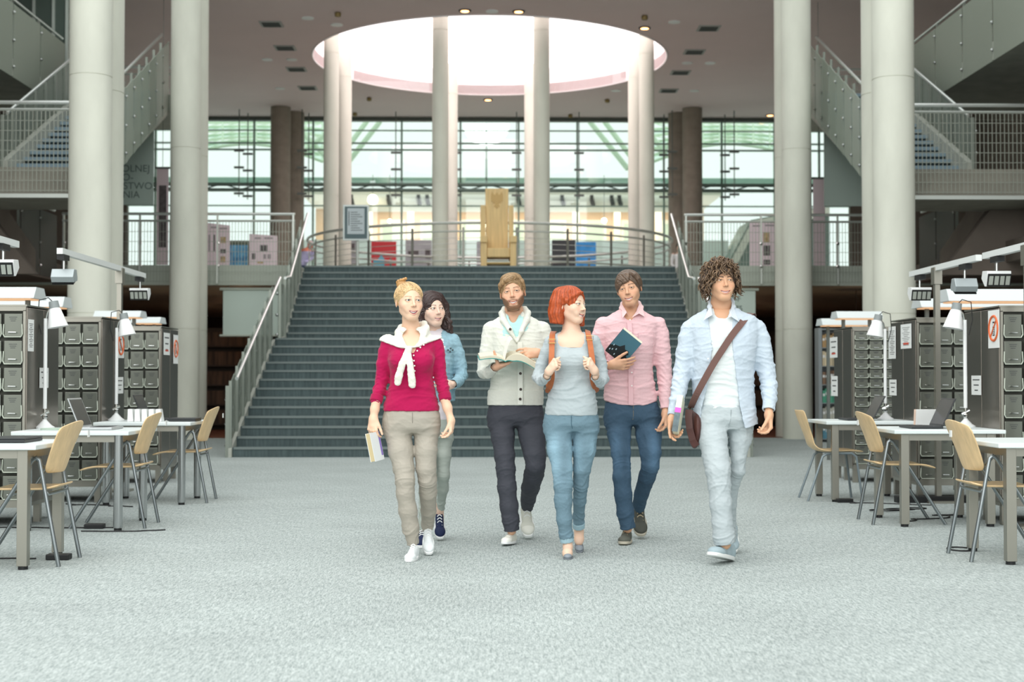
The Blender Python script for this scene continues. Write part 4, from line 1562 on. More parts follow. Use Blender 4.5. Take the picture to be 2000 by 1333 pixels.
def wig(x0, y0, x1, y1, n=16, a=.06, seed=1):
    rr = random.Random(seed)
    return [(x0 + (x1 - x0) * k / n + rr.uniform(-a, a), y0 + (y1 - y0) * k / n + rr.uniform(-a, a) * .6) for k in range(n + 1)]


def smooth_pts(pts, m=4):
    out = []
    n = len(pts)
    for i in range(n - 1):
        p = [Vector((*q, 0)) if len(q) == 2 else Vector(q) for q in (pts[max(i - 1, 0)], pts[i], pts[i + 1], pts[min(i + 2, n - 1)])]
        for k in range(m):
            t_ = k / m
            v = .5 * ((2 * p[1]) + (p[2] - p[0]) * t_ + (2 * p[0] - 5 * p[1] + 4 * p[2] - p[3]) * t_ ** 2 + (-p[0] + 3 * p[1] - 3 * p[2] + p[3]) * t_ ** 3)
            out.append((v.x, v.y, .006))
    return out


cable(smooth_pts(wig(-3.6, 10.55, -2.72, 10.5, 9, .05, 3)), 'black cable trailing under the middle left desk to a power brick')
cable(smooth_pts(wig(-2.9, 10.25, -2.3, 10.35, 6, .06, 8)), 'thin black cable looping out beside the middle left desk leg')
cable(smooth_pts(wig(-3.3, 8.7, -2.75, 8.75, 6, .05, 5)), 'short black cable under the nearest left desk')
cable(smooth_pts(wig(-3.7, 12.5, -2.95, 12.2, 9, .1, 12)), 'tangled black cable under the farthest left desk')
cable(smooth_pts(wig(3.15, 12.55, 3.8, 12.3, 9, .12, 6)), 'tangled black cable under the farthest right desk')
cable(smooth_pts(wig(3.25, 10.9, 3.8, 11.5, 12, .15, 16)), 'tangled black cable beneath the middle right desk')
for k in range(3):
    c_ = (3.28 + .1 * k, 11.75 - .05 * k)
    cable([(c_[0] + (.14 - .02 * k) * math.cos(a), c_[1] + .07 * math.sin(a * 1.0), .012 + .012 * k) for a in [2 * PI * q / 20 for q in range(21)]],
          ('left', 'middle', 'right')[k] + ' loop of the coiled black cables behind the nearest right desk')
cable([(3.02 + .08 * math.cos(a), 9.12 + .1 * math.sin(a), .006) for a in [PI * .2 + 2 * PI * q / 26 for q in range(20)]], 'thin dark cable loop on the carpet near the right edge')
for (x, y, nm) in ((-2.9, 10.52, 'between the left desks'), (-2.62, 8.72, 'beside the nearest left desk leg'), (3.15, 12.62, 'under the farthest right desk')):
    o = MB().box(-.07, .07, -.04, .04, 0, .035).build('power_brick', m_black, None, bevel=.006)
    o.location = (x, y, 0)
    tag(o, 'black power brick on the carpet ' + nm, 'power brick')
o = MB().box(-.35, .35, -.06, .06, 0, .06).build('power_strip', m_black, None, bevel=.006)
o.location = (3.95, 12.6, 0)
tag(o, 'dark cable tray on the carpet before the middle right cabinet', 'cable tray')
# ================================================================ SCULPTING TOOLS (distance fields -> meshes)
f32 = np.float32


class Field:
    def __init__(self, lo, hi, h):
        self.h = h
        self.lo = np.array(lo, float)
        self.n = np.maximum(4, np.ceil((np.array(hi, float) - self.lo) / h).astype(int) + 1)
        self.ax = [(self.lo[i] + h * np.arange(self.n[i])).astype(f32) for i in range(3)]
        self.d = np.full(tuple(self.n), 1.0, f32)

    def _win(self, lo, hi):
        a = np.clip(np.floor((np.array(lo) - self.lo) / self.h).astype(int), 0, self.n)
        b = np.clip(np.ceil((np.array(hi) - self.lo) / self.h).astype(int) + 1, 0, self.n)
        if np.any(b <= a):
            return None
        sl = tuple(slice(a[i], b[i]) for i in range(3))
        X = self.ax[0][sl[0]][:, None, None]
        Y = self.ax[1][sl[1]][None, :, None]
        Z = self.ax[2][sl[2]][None, None, :]
        return sl, X, Y, Z

    def _put(self, sl, dist, k, op):
        a = self.d[sl]
        if op == '-':
            dist = -dist
            if k > 0:
                hh = np.maximum(k - np.abs(a - dist), 0) / k
                self.d[sl] = np.maximum(a, dist) + hh * hh * k * .25
            else:
                self.d[sl] = np.maximum(a, dist)
        else:
            if k > 0:
                hh = np.maximum(k - np.abs(a - dist), 0) / k
                self.d[sl] = np.minimum(a, dist) - hh * hh * k * .25
            else:
                self.d[sl] = np.minimum(a, dist)
        return self

    def ell(self, c, r, R=None, k=.01, op='+'):
        c = np.array(c, float)
        r = np.array(r, float)
        m = r.max() + .02 + k
        if R is None:
            m = r + .02 + k
        w_ = self._win(c - m, c + m)
        if w_ is None:
            return self
        sl, X, Y, Z = w_
        q = [X - f32(c[0]), Y - f32(c[1]), Z - f32(c[2])]
        if R is not None:
            R = np.array(R, float)
            q = [q[0] * f32(R[0, i]) + q[1] * f32(R[1, i]) + q[2] * f32(R[2, i]) for i in range(3)]
        e = np.sqrt((q[0] / f32(r[0])) ** 2 + (q[1] / f32(r[1])) ** 2 + (q[2] / f32(r[2])) ** 2)
        g = np.sqrt((q[0] / f32(r[0] ** 2)) ** 2 + (q[1] / f32(r[1] ** 2)) ** 2 + (q[2] / f32(r[2] ** 2)) ** 2) + 1e-6
        return self._put(sl, e * (e - 1) / g, k, op)

    def cone(self, a, b, ra, rb, k=.01, op='+', flat=None):
        """tapered capsule; flat=(axis vector, factor) squashes it along an axis"""
        a = np.array(a, float)
        b = np.array(b, float)
        m = max(ra, rb) * (flat[1] if flat and flat[1] > 1 else 1) + .015 + k
        w_ = self._win(np.minimum(a, b) - m, np.maximum(a, b) + m)
        if w_ is None:
            return self
        sl, X, Y, Z = w_
        ab = b - a
        L2_ = max(ab @ ab, 1e-9)
        px, py, pz = X - f32(a[0]), Y - f32(a[1]), Z - f32(a[2])
        t = np.clip((px * f32(ab[0]) + py * f32(ab[1]) + pz * f32(ab[2])) / f32(L2_), 0, 1)
        qx, qy, qz = px - t * f32(ab[0]), py - t * f32(ab[1]), pz - t * f32(ab[2])
        if flat:
            ax, fc = np.array(flat[0], float), flat[1]
            ax = ax / np.linalg.norm(ax)
            dp = qx * f32(ax[0]) + qy * f32(ax[1]) + qz * f32(ax[2])
            e = f32(1 / fc - 1)
            qx, qy, qz = qx + dp * e * f32(ax[0]), qy + dp * e * f32(ax[1]), qz + dp * e * f32(ax[2])
        dist = np.sqrt(qx * qx + qy * qy + qz * qz) - (f32(ra) + t * f32(rb - ra))
        return self._put(sl, dist, k, op)

    def chain(self, pts, rs, k=.02, op='+', flat=None):
        for i in range(len(pts) - 1):
            self.cone(pts[i], pts[i + 1], rs[i], rs[i + 1], k if i else k, op, flat)
        return self

    def loft(self, rows, k=.01, op='+', ex=2.3, yaw=0.0, cap=.0):
        """rows of (z, cx, cy, rx, ry) stacked in z"""
        rows = sorted(rows)
        A = np.array(rows, float)
        m = A[:, 3:5].max() + .03
        lo = np.array([(A[:, 1] - m).min(), (A[:, 2] - m).min(), A[0, 0] - .02])
        hi = np.array([(A[:, 1] + m).max(), (A[:, 2] + m).max(), A[-1, 0] + .02])
        w_ = self._win(lo, hi)
        if w_ is None:
            return self
        sl, X, Y, Z = w_
        z = Z.ravel()

        def sm(col):
            # smooth (cubic) interpolation
            zz_, v = A[:, 0], A[:, col]
            i = np.clip(np.searchsorted(zz_, z) - 1, 0, len(zz_) - 2)
            h_ = zz_[i + 1] - zz_[i]
            t = np.clip((z - zz_[i]) / h_, 0, 1)
            g = np.gradient(v, zz_)
            return ((2 * t ** 3 - 3 * t ** 2 + 1) * v[i] + (t ** 3 - 2 * t ** 2 + t) * h_ * g[i] + (-2 * t ** 3 + 3 * t ** 2) * v[i + 1] + (t ** 3 - t ** 2) * h_ * g[i + 1]).astype(f32)[None, None, :]
        cx, cy, rx, ry = sm(1), sm(2), np.maximum(sm(3), .004), np.maximum(sm(4), .004)
        x, y = X - cx, Y - cy
        if yaw:
            c_, s_ = f32(math.cos(yaw)), f32(math.sin(yaw))
            x, y = x * c_ + y * s_, -x * s_ + y * c_
        rho = (np.abs(x / rx) ** f32(ex) + np.abs(y / ry) ** f32(ex)) ** f32(1 / ex)
        dist = (rho - 1) * np.minimum(rx, ry) * f32(.92)
        dz = np.maximum(f32(A[0, 0]) - Z, Z - f32(A[-1, 0]))
        dist = np.maximum(dist, dz + 0 * dist)
        return self._put(sl, dist, k, op)

    def meet(self, other, k=.004):
        """keep only what both fields cover"""
        a, b = self.d, other.d
        hh = np.maximum(k - np.abs(a - b), 0) / k
        self.d = np.maximum(a, b) + hh * hh * k * .25
        return self

    def plane(self, p, n, k=.0):
        """remove everything on the side n points to"""
        p, n = np.array(p, float), np.array(n, float)
        n = n / np.linalg.norm(n)
        X, Y, Z = self.ax[0][:, None, None], self.ax[1][None, :, None], self.ax[2][None, None, :]
        dist = (X - f32(p[0])) * f32(n[0]) + (Y - f32(p[1])) * f32(n[1]) + (Z - f32(p[2])) * f32(n[2])
        sl = (slice(None),) * 3
        return self._put(sl, -(dist + 0 * self.d), k, '-')

    def mesh(self):
        d = self.d
        ins = d < 0
        n = self.n
        cnt = np.zeros(tuple(n - 1), np.int8)
        acc = np.zeros(tuple(n - 1) + (3,), f32)
        for ax in range(3):
            A = np.take(d, range(0, n[ax] - 1), ax) if False else d[tuple(slice(0, -1) if i == ax else slice(None) for i in range(3))]
            B = d[tuple(slice(1, None) if i == ax else slice(None) for i in range(3))]
            cr = (A < 0) != (B < 0)
            den = A - B
            t = np.where(cr, A / np.where(np.abs(den) < 1e-12, 1, den), 0).astype(f32)
            o1, o2 = [i for i in range(3) if i != ax]
            for u in (0, 1):
                for v in (0, 1):
                    s = [slice(None)] * 3
                    s[o1] = slice(u, n[o1] - 1 + u)
                    s[o2] = slice(v, n[o2] - 1 + v)
                    s = tuple(s)
                    c_ = cr[s]
                    cnt += c_
                    acc[..., ax] += np.where(c_, t[s], 0)
                    acc[..., o1] += c_ * f32(u)
                    acc[..., o2] += c_ * f32(v)
        act = cnt > 0
        idx = -np.ones(tuple(n - 1), np.int64)
        ijk = np.argwhere(act)
        idx[act] = np.arange(len(ijk))
        V = (ijk + acc[act] / cnt[act][:, None]) * self.h + self.lo
        faces = []
        for ax in range(3):
            A = ins[tuple(slice(0, -1) if i == ax else slice(None) for i in range(3))]
            B = ins[tuple(slice(1, None) if i == ax else slice(None) for i in range(3))]
            cr = np.argwhere(A != B)
            if len(cr) == 0:
                continue
            o1, o2 = (ax + 1) % 3, (ax + 2) % 3
            ok = (cr[:, o1] > 0) & (cr[:, o2] > 0) & (cr[:, o1] < n[o1] - 1) & (cr[:, o2] < n[o2] - 1)
            cr = cr[ok]
            e1 = np.zeros(3, int)
            e1[o1] = 1
            e2 = np.zeros(3, int)
            e2[o2] = 1
            g = lambda q: idx[q[:, 0], q[:, 1], q[:, 2]]
            q = np.stack([g(cr - e1 - e2), g(cr - e2), g(cr), g(cr - e1)], 1)
            flip = ~ins[cr[:, 0], cr[:, 1], cr[:, 2]]
            q[flip] = q[flip][:, ::-1]
            faces.append(q)
        Fq = np.concatenate(faces) if faces else np.zeros((0, 4), int)
        return V, Fq


def vnormals(V, Fq):
    a, b, c, d = (V[Fq[:, i]] for i in range(4))
    n = np.cross(c - a, d - b)
    N_ = np.zeros_like(V)
    for i in range(4):
        np.add.at(N_, Fq[:, i], n)
    return N_ / (np.linalg.norm(N_, axis=1, keepdims=True) + 1e-12)


def relax(V, Fq, it=1, lam=.5):
    for _ in range(it):
        S = np.zeros_like(V)
        c = np.zeros(len(V))
        for i in range(4):
            for j in ((i + 1) % 4, (i + 3) % 4):
                np.add.at(S, Fq[:, i], V[Fq[:, j]])
                np.add.at(c, Fq[:, i], 1)
        V = V + lam * (S / np.maximum(c, 1)[:, None] - V)
    return V


def np_mesh(name, pieces, mats, parent=None):
    """pieces: (V, faces, material index, colours or None)"""
    vs, fs, mi, cs = [], [], [], []
    k = 0
    for V, Fa, m_, col in pieces:
        V = np.asarray(V, float)
        vs.append(V)
        for f in (Fa.tolist() if isinstance(Fa, np.ndarray) else Fa):
            fs.append(tuple(i + k for i in f))
        mi += [m_] * len(Fa)
        if col is None:
            col = np.ones((len(V), 3))
        elif np.ndim(col) == 1:
            col = np.tile(np.array(col, float), (len(V), 1))
        cs.append(col)
        k += len(V)
    V = np.concatenate(vs)
    me = bpy.data.meshes.new(name)
    me.from_pydata(V.tolist(), [], fs)
    me.polygons.foreach_set('material_index', np.array(mi, np.int32))
    at = me.color_attributes.new('Col', 'FLOAT_COLOR', 'POINT')
    cc = np.concatenate([np.concatenate(cs), np.ones((len(V), 1))], 1).astype(f32)
    at.data.foreach_set('color', cc.ravel())
    for q in mats:
        me.materials.append(q)
    me.shade_smooth()
    o = bpy.data.objects.new(name, me)
    C.objects.link(o)
    if parent is not None:
        o.parent = parent
    return o


def attr_mat(name, rough=.5, spec=.4, sss=0.0, bump=0.0, bscale=300, sheen=0.0, bstretch=(1, 1, 1), var=0.0, vscale=60):
    if name in MATS:
        return MATS[name]
    m = bpy.data.materials.new(name)
    m.use_nodes = True
    nt = m.node_tree
    b = nt.nodes['Principled BSDF']
    a = nt.nodes.new('ShaderNodeAttribute')
    a.attribute_name = 'Col'
    b.inputs['Roughness'].default_value = rough
    b.inputs['Specular IOR Level'].default_value = spec
    if sheen:
        b.inputs['Sheen Weight'].default_value = sheen
    if sss:
        b.inputs['Subsurface Weight'].default_value = sss
        b.inputs['Subsurface Radius'].default_value = (0.010, 0.004, 0.002)
        b.inputs['Subsurface Scale'].default_value = 1.0
    tc = nt.nodes.new('ShaderNodeTexCoord')
    mp = nt.nodes.new('ShaderNodeMapping')
    mp.inputs['Scale'].default_value = bstretch
    nt.links.new(tc.outputs['Object'], mp.inputs[0])
    src = a.outputs['Color']
    if var:
        n = nt.nodes.new('ShaderNodeTexNoise')
        n.inputs['Scale'].default_value = vscale
        n.inputs['Detail'].default_value = 3
        nt.links.new(mp.outputs[0], n.inputs[0])
        mr = nt.nodes.new('ShaderNodeMapRange')
        mr.inputs['From Min'].default_value = .3
        mr.inputs['From Max'].default_value = .7
        mr.inputs['To Min'].default_value = 1 - var
        mr.inputs['To Max'].default_value = 1 + var
        nt.links.new(n.outputs['Fac'], mr.inputs[0])
        mx = nt.nodes.new('ShaderNodeVectorMath')
        mx.operation = 'SCALE'
        nt.links.new(a.outputs['Color'], mx.inputs[0])
        nt.links.new(mr.outputs[0], mx.inputs['Scale'])
        src = mx.outputs[0]
    nt.links.new(src, b.inputs['Base Color'])
    if bump:
        n = nt.nodes.new('ShaderNodeTexNoise')
        n.inputs['Scale'].default_value = bscale
        nt.links.new(mp.outputs[0], n.inputs[0])
        bp_ = nt.nodes.new('ShaderNodeBump')
        bp_.inputs['Strength'].default_value = bump
        bp_.inputs['Distance'].default_value = .004
        nt.links.new(n.outputs['Fac'], bp_.inputs['Height'])
        nt.links.new(bp_.outputs[0], b.inputs['Normal'])
    MATS[name] = m
    return m


def A3(v):
    return np.array(v, float)


def unit(v):
    v = np.array(v, float)
    return v / (np.linalg.norm(v) + 1e-12)


def creases(V, N_, amp, seed=0, k=9.0, stretch=(1, 1, 2.2), sharp=.3):
    """cloth creases: soft warped ridges"""
    rr = np.random.RandomState(seed)
    k = k * 2.2
    p = V * np.array(stretch)
    w_ = np.zeros(len(V))
    for i in range(4):
        kv = rr.normal(size=3) * k * .45
        w_ += np.sin(p @ kv + rr.uniform(0, 6.28)) * 1.5
    out = np.zeros(len(V))
    for i in range(4):
        kv = rr.normal(size=3)
        kv = kv / np.linalg.norm(kv) * k * (1.2 + .9 * i)
        u = p @ kv + w_ + rr.uniform(0, 6.28)
        out += (np.exp(-(np.sin(u * .5) / sharp) ** 2) - .3) / (1 + .4 * i)
    return V + N_ * (amp * .85 * out)[:, None]


def seg_folds(V, N_, segs):
    """folds round limbs; segs: (A, B, rmax, amp, count, t centre, t width, twist, phase)"""
    disp = np.zeros(len(V))
    for (A, B, rm, amp, cnt, tc_, tw, twist, ph) in segs:
        A, B = A3(A), A3(B)
        ab = B - A
        L = np.linalg.norm(ab)
        u = ab / L
        rel = V - A
        t = rel @ u / L
        rad = rel - np.outer(rel @ u, u)
        rr = np.linalg.norm(rad, axis=1)
        e1 = np.cross(u, [0, 1, 0.1])
        e1 /= np.linalg.norm(e1)
        e2 = np.cross(u, e1)
        phi = np.arctan2(rad @ e2, rad @ e1)
        m_ = np.exp(-((t - tc_) / tw) ** 2) * np.clip((rm - rr) / (rm * .25), 0, 1)
        x = 2 * PI * (cnt * t) + twist * 1.7 * np.sin(phi + ph) + 1.1 * np.sin(2 * phi + ph * 2 + 5 * t) + ph + 1.2 * np.sin(9 * t + phi)
        s = np.sin(x)
        disp += amp * m_ * (1.5 * np.exp(-(np.sin(x / 2) / .38) ** 2) - .55 + .35 * np.sin(1.7 * x + 1.3 + 2 * phi))
    return V + N_ * disp[:, None]


# ---------------------------------------------------------------- hands
def hand_piece(W, d, n, s, q=1.0, curls=(.3, .35, .4, .45), thumb=(.25, .3), col=(1, 1, 1), spread=.08, arm=None, ra=.028, tdir=None, h=.0021, second=.9, third=.6):
    """W wrist, d towards the fingers, n the way the palm faces, s the thumb side"""
    W, d, n = A3(W), unit(d), A3(n)
    n = unit(n - d * (n @ d))
    s = unit(A3(s) - d * (A3(s) @ d) - n * (A3(s) @ n))
    ops = []
    ks = []
    offs = (.029, .0095, -.0105, -.029)
    lens = (.072, .080, .074, .058)
    klen = (.092, .094, .088, .080)
    for i in range(4):
        K = W + d * klen[i] * q + s * offs[i] * q
        ks.append(K)
        ops.append((W + s * offs[i] * .5 * q + d * .008, K, .0155 * q, .0108 * q, .012))
    ops.append((W + d * .02 * q, W + d * .06 * q, .021 * q, .018 * q, .014))
    for i in range(4):
        a = 0.0
        p = ks[i]
        sp = (1.5 - i) * spread
        for j, fr in enumerate((.44, .31, .25)):
            a += curls[i] * (1.0, second, third)[j] * (PI / 2)
            dr = unit(d * math.cos(a) + n * math.sin(a) + s * sp * math.cos(min(a, PI / 2)))
            e = p + dr * lens[i] * fr * q
            r0 = (.0088, .0078, .0070)[j] * q
            r1 = (.0079, .0071, .0062)[j] * q
            if i == 3:
                r0 *= .88
                r1 *= .88
            ops.append((p, e, r0, r1, .0035 if j else .006))
            p = e
    tb = W + d * .026 * q + s * .022 * q + n * .004 * q
    td = unit(tdir) if tdir is not None else unit(s * .62 + d * .72 + n * .25)
    p = tb
    for j, (ln, r0, r1) in enumerate(((.042, .0145, .0105), (.032, .0098, .0088), (.026, .0090, .0072))):
        e = p + td * ln * q
        ops.append((p, e, r0 * q, r1 * q, .009 if j == 0 else .003))
        p = e
        td = unit(td + (n * thumb[0] + d * thumb[1]) * (1.0 if j == 0 else .8))
    if arm is not None:
        arm = [(A3(p_), r_) for p_, r_ in arm]
        for i in range(len(arm) - 1):
            ops.append((arm[i][0], arm[i + 1][0], arm[i][1], arm[i + 1][1], .02))
        ops.append((arm[-1][0], W + d * .015, arm[-1][1], .021 * q, .02))
    P0 = np.min([np.minimum(o_[0], o_[1]) - max(o_[2], o_[3]) for o_ in ops], axis=0) - .012
    P1 = np.max([np.maximum(o_[0], o_[1]) + max(o_[2], o_[3]) for o_ in ops], axis=0) + .012
    f = Field(P0, P1, h)
    for (a, b, r0, r1, k) in ops:
        f.cone(a, b, r0, r1, k)
    V, Fq = f.mesh()
    V = relax(V, Fq, 1, .4)
    c = np.tile(np.array(col, float), (len(V), 1))
    # knuckles and finger ends a touch pinker
    m_ = np.zeros(len(V))
    for K in ks:
        m_ = np.maximum(m_, np.exp(-np.sum((V - K) ** 2, axis=1) / .008 ** 2))
    c = c * (1 - m_[:, None] * np.array([.02, .1, .1]))
    return (V, Fq, 0, c)


# ---------------------------------------------------------------- heads
def Rxyz(yaw, pitch, roll):
    """yaw: face turns to image right; pitch: face tips up; roll: image right side of the head goes up"""
    return np.array(Matrix.Rotation(yaw, 3, 'Z') @ Matrix.Rotation(-pitch, 3, 'X') @ Matrix.Rotation(-roll, 3, 'Y'))


def head_pieces(Ho, R, hs, skin, cfg, body=None):
    """Ho: world position of canonical (0,0,.115); returns pieces and a transform"""
    R = np.array(R)
    T = lambda p: A3(Ho) + R @ ((A3(p) - A3((0, 0, .115))) * hs)
    lo = A3(Ho) - .17 * hs - A3((0, 0, .02))
    hi = A3(Ho) + .16 * hs
    ext = cfg.get('neck')
    if ext:
        P_ = np.array([e[0] for e in ext])
        rr = max(e[1] for e in ext)
        lo = np.minimum(lo, P_.min(0) - rr - .015)
        hi = np.maximum(hi, P_.max(0) + rr + .015)
    f = Field(lo, hi, cfg.get('h', .0022))
    E = lambda c, r, k=.01, op='+', rr=None: f.ell(T(c), A3(r) * hs, R if rr is None else R @ rr, k * hs, op)
    Cn = lambda a, b, ra, rb, k=.006, op='+', flat=None: f.cone(T(a), T(b), ra * hs, rb * hs, k * hs, op, flat)
    fem = cfg.get('fem', 0)
    jw = cfg.get('jaw', 1.0)
    E((0, .012, .140), (.074, .095, .083), .01)
    E((0, -.026, .098), (.062, .062, .075), .03)
    E((0, -.034, .058), (.050 * jw, .050, .050), .03)
    E((0, -.060, .016), (.024 * jw, .024, .017), .030)
    for s in (-1, 1):
        Cn((s * .039 * jw, -.002, .056), (s * .016 * jw, -.056, .015), .017, .014, .025)
        E((s * .041, -.058, .083), (.021, .022, .018), .024)
        E((s * .030, -.074, .058), (.014, .012, .016), .02)     # smiling cheek
    Cn((-.024, -.080, .1275), (.024, -.080, .1275), .009 if not fem else .006, .009 if not fem else .006, .018)
    # eye sockets
    for s in (-1, 1):
        E((s * .031, -.103, .112), (.018, .017, .0115), .012, '-')
    # nose
    Cn((0, -.086, .122), (0, -.103, .086), .0065, .0082, .010)
    E((0, -.1065, .0805), (.0098, .0105, .0085), .008)
    for s in (-1, 1):
        E((s * .0105, -.0965, .0775), (.0068, .0088, .0062), .005)
    # eyes and lids
    for s in (-1, 1):
        E((s * .0305, -.0775, .1125), (.0152, .0148, .0135), .005)
    sq = cfg.get('squint', 1.0)
    for s in (-1, 1):
        Rr = np.array(Matrix.Rotation(s * .10, 3, 'Y'))
        E((s * .0310, -.0935, .1122), (.0138, .0125, .0050 * sq), .0012, '-', Rr)
    # lips and the smiling opening between them
    mw = cfg.get('mouth', .029)
    up = cfg.get('smile', .009)
    oh = cfg.get('open', .007)
    z0 = .0450
    zu = lambda x: z0 - .0005 + up * (x / mw) ** 2
    zl = lambda x: z0 - oh + (up + oh * .93) * (x / mw) ** 2
    ys = lambda x: -.0905 + .0165 * (x / mw) ** 2
    xs_ = np.linspace(0, mw, 7)
    for s in (-1, 1):
        for q in range(6):
            x0_, x1_ = xs_[q], xs_[q + 1]
            r0_, r1_ = .0046 - .0026 * (x0_ / mw) ** 2, .0046 - .0026 * (x1_ / mw) ** 2
            Cn((s * x0_, ys(x0_) + .0015, zu(x0_) + .0030), (s * x1_, ys(x1_) + .0015, zu(x1_) + .0030), r0_ * .9, r1_ * .9, .004)
            Cn((s * x0_, ys(x0_) + .002, zl(x0_) - .0034), (s * x1_, ys(x1_) + .002, zl(x1_) - .0034), r0_ * 1.05, r1_ * 1.05, .004)
    for s in (-1, 1):
        for q in range(1 if s > 0 else 0, 6):
            x0_ = mw * .92 * q / 6
            hgt = (zu(x0_) - zl(x0_)) / 2
            if hgt > .0008:
                E((s * x0_, ys(x0_) - .002, (zu(x0_) + zl(x0_)) / 2), (.0042, .0085, hgt), .0008, '-')
    # ears
    for s in (-1, 1):
        Rr = np.array(Matrix.Rotation(s * .35, 3, 'Z') @ Matrix.Rotation(-.18, 3, 'X'))
        E((s * .0755, .012, .108), (.0065, .0175, .0295), .006, '+', Rr)
        E((s * .0835, .006, .111), (.0060, .0095, .0175), .003, '-', Rr)
    if ext:
        for i in range(len(ext) - 1):
            f.cone(ext[i][0], ext[i + 1][0], ext[i][1], ext[i + 1][1], .03, '+', ext[i][2] if len(ext[i]) > 2 else None)
        if body:
            body(f)
    V, Fq = f.mesh()
    V = relax(V, Fq, 1, .35)
    L = ((V - A3(Ho)) @ R) / hs + A3((0, 0, .115))
    col = np.tile(np.array(skin, float), (len(V), 1))
    x, y, z = np.abs(L[:, 0]), L[:, 1], L[:, 2]
    front = np.clip((-.03 - y) / .03, 0, 1)

    def mixc(m_, c):
        nonlocal col
        m_ = np.clip(m_, 0, 1)[:, None]
        col = col * (1 - m_) + np.array(c) * m_
    G = lambda cx, cy, sx, sy: np.exp(-((x - cx) / sx) ** 2 - ((z - cy) / sy) ** 2)
    flush = np.array(skin) * np.array([.99, .80, .78])
    mixc(front * (G(.040, .078, .018, .014) * cfg.get('blush', .6) + G(0, .081, .011, .009) * .35), flush)
    mixc(np.exp(-((x - .078) / .012) ** 2 - ((z - .10) / .03) ** 2) * (y > -.03) * .35, flush)
    # lips colour: near the lip curve
    lipc = np.array(cfg.get('lip', rgb('#c98a84')))
    tx = np.clip(x / mw, 0, 1.2)
    zu_ = z0 - .0005 + up * tx ** 2
    zl_ = z0 - oh + (up + oh * .93) * tx ** 2
    dl = np.maximum(z - zu_, zl_ - z)
    lw = .0058 * (1 - .75 * np.clip(tx, 0, 1) ** 2)
    hh = lw
    dz = dl
    infront = (y < -.064) & (x < mw * 1.03)
    mixc(np.clip((lw - dl) / .0012, 0, 1) * infront, lipc)
    mixc((dl < -.0002) * infront * (y > ys(np.minimum(x, mw)) + .0015) * .9, rgb('#4a2322'))
    # brows
    bc = np.array(cfg['brow'])
    bz = .1325 + .0035 * np.sin(np.clip((x - .012) / .034, 0, 1) * PI * .75) + cfg.get('browz', 0)
    th = cfg.get('browt', .0032) * (1.15 - .6 * np.clip((x - .012) / .036, 0, 1))
    bm = np.clip(1.4 - np.abs(z - bz) / th, 0, 1) * (x > .011) * (x < .049) * front
    mixc(bm * cfg.get('browa', .85), bc)
    # lash line / lid shade
    lc = np.array(cfg.get('lash', (.05, .035, .03)))
    ex_, ez = (x - .031) / .0150, (z - .1128) / (.0062 * sq)
    rr = np.sqrt(ex_ ** 2 + ez ** 2)
    mixc(np.exp(-((rr - 1.0) / .22) ** 2) * (z > .112) * front * cfg.get('lasha', .7), lc)
    mixc(np.exp(-((rr - 1.0) / .14) ** 2) * (z <= .112) * front * cfg.get('lasha', .7) * .35, lc)
    if cfg.get('nostril', 1):
        mixc(np.exp(-((x - .0062) / .0028) ** 2 - ((z - .0735) / .0022) ** 2) * (y < -.09) * .7, rgb('#6b3a30'))
    if 'beard' in cfg:
        bcol, ba = cfg['beard']
        jaw = np.clip((.062 - z + .55 * np.clip(x - .03, 0, .05) * 1.6) / .012, 0, 1)
        side = np.clip((x - .052) / .008, 0, 1) * (z < .10) * (y < .012) * (y > -.05)
        mous = np.clip(1.5 - np.abs(z - .0580 + .05 * x) / .0042, 0, 1) * (x < .03) * (y < -.07)
        lipm = ((dl < lw * 1.05) & (x < mw)).astype(float)
        chinbare = np.exp(-((x) / .012) ** 2 - ((z - .026) / .006) ** 2) * .4
        low = (z > -.03) * np.clip((.02 - y) / .012, 0, 1)
        b_ = np.maximum(np.maximum(jaw * np.clip((x - .020) / .010, 0, 1) + np.clip((.026 - z) / .006, 0, 1), side), mous * .75)
        inner = np.exp(-((x) / .020) ** 2 - ((z - .045) / .012) ** 2)
        b_ = np.clip(b_, 0, 1) * low * (1 - lipm) * (1 - chinbare) * (1 - .35 * inner)
        b_ *= (z < .102) * np.clip((.074 - x) / .004, 0, 1)
        b_ *= np.clip((L[:, 2] + .012) / .01, 0, 1)
        mixc(b_ * ba, bcol)
        N_ = vnormals(V, Fq)
        V = V + N_ * (b_ * .0035 * ba * (.7 + .5 * np.sin(V[:, 0] * 900) * np.sin(V[:, 2] * 700 + V[:, 1] * 500)))[:, None]
    pcs = [(V, Fq, 0, col)]
    # eyeballs with iris and pupil, looking along `gaze` in the head frame
    gz = unit(cfg.get('gaze', (0, -1, 0)))
    for s in (-1, 1):
        mb = MB().ball((0, 0, 0), .0128, 20)
        ce = np.array((s * .0305, -.0775, .1125))
        Vv = np.array(mb.v)
        pcs.append((np.array([T(ce + v) for v in Vv]), mb.f, 1, (1, 1, 1)))
        for (rad, off, apx, mi) in ((.0064, .0118, .0011, 2), (.0028, .0129, .0003, 3)):
            e1 = unit(np.cross(gz, (0, 0, 1)))
            e2 = np.cross(e1, gz)
            pts = [ce + gz * (off + apx)]
            for k in range(16):
                a = 2 * PI * k / 16
                pts.append(ce + gz * off + e1 * rad * math.cos(a) + e2 * rad * math.sin(a))
            pcs.append((np.array([T(p_) for p_ in pts]), [(0, 1 + k, 1 + (k + 1) % 16) for k in range(16)], mi, (1, 1, 1)))
    # teeth
    mb = MB()
    pts = []
    vs_, fs_ = [], []
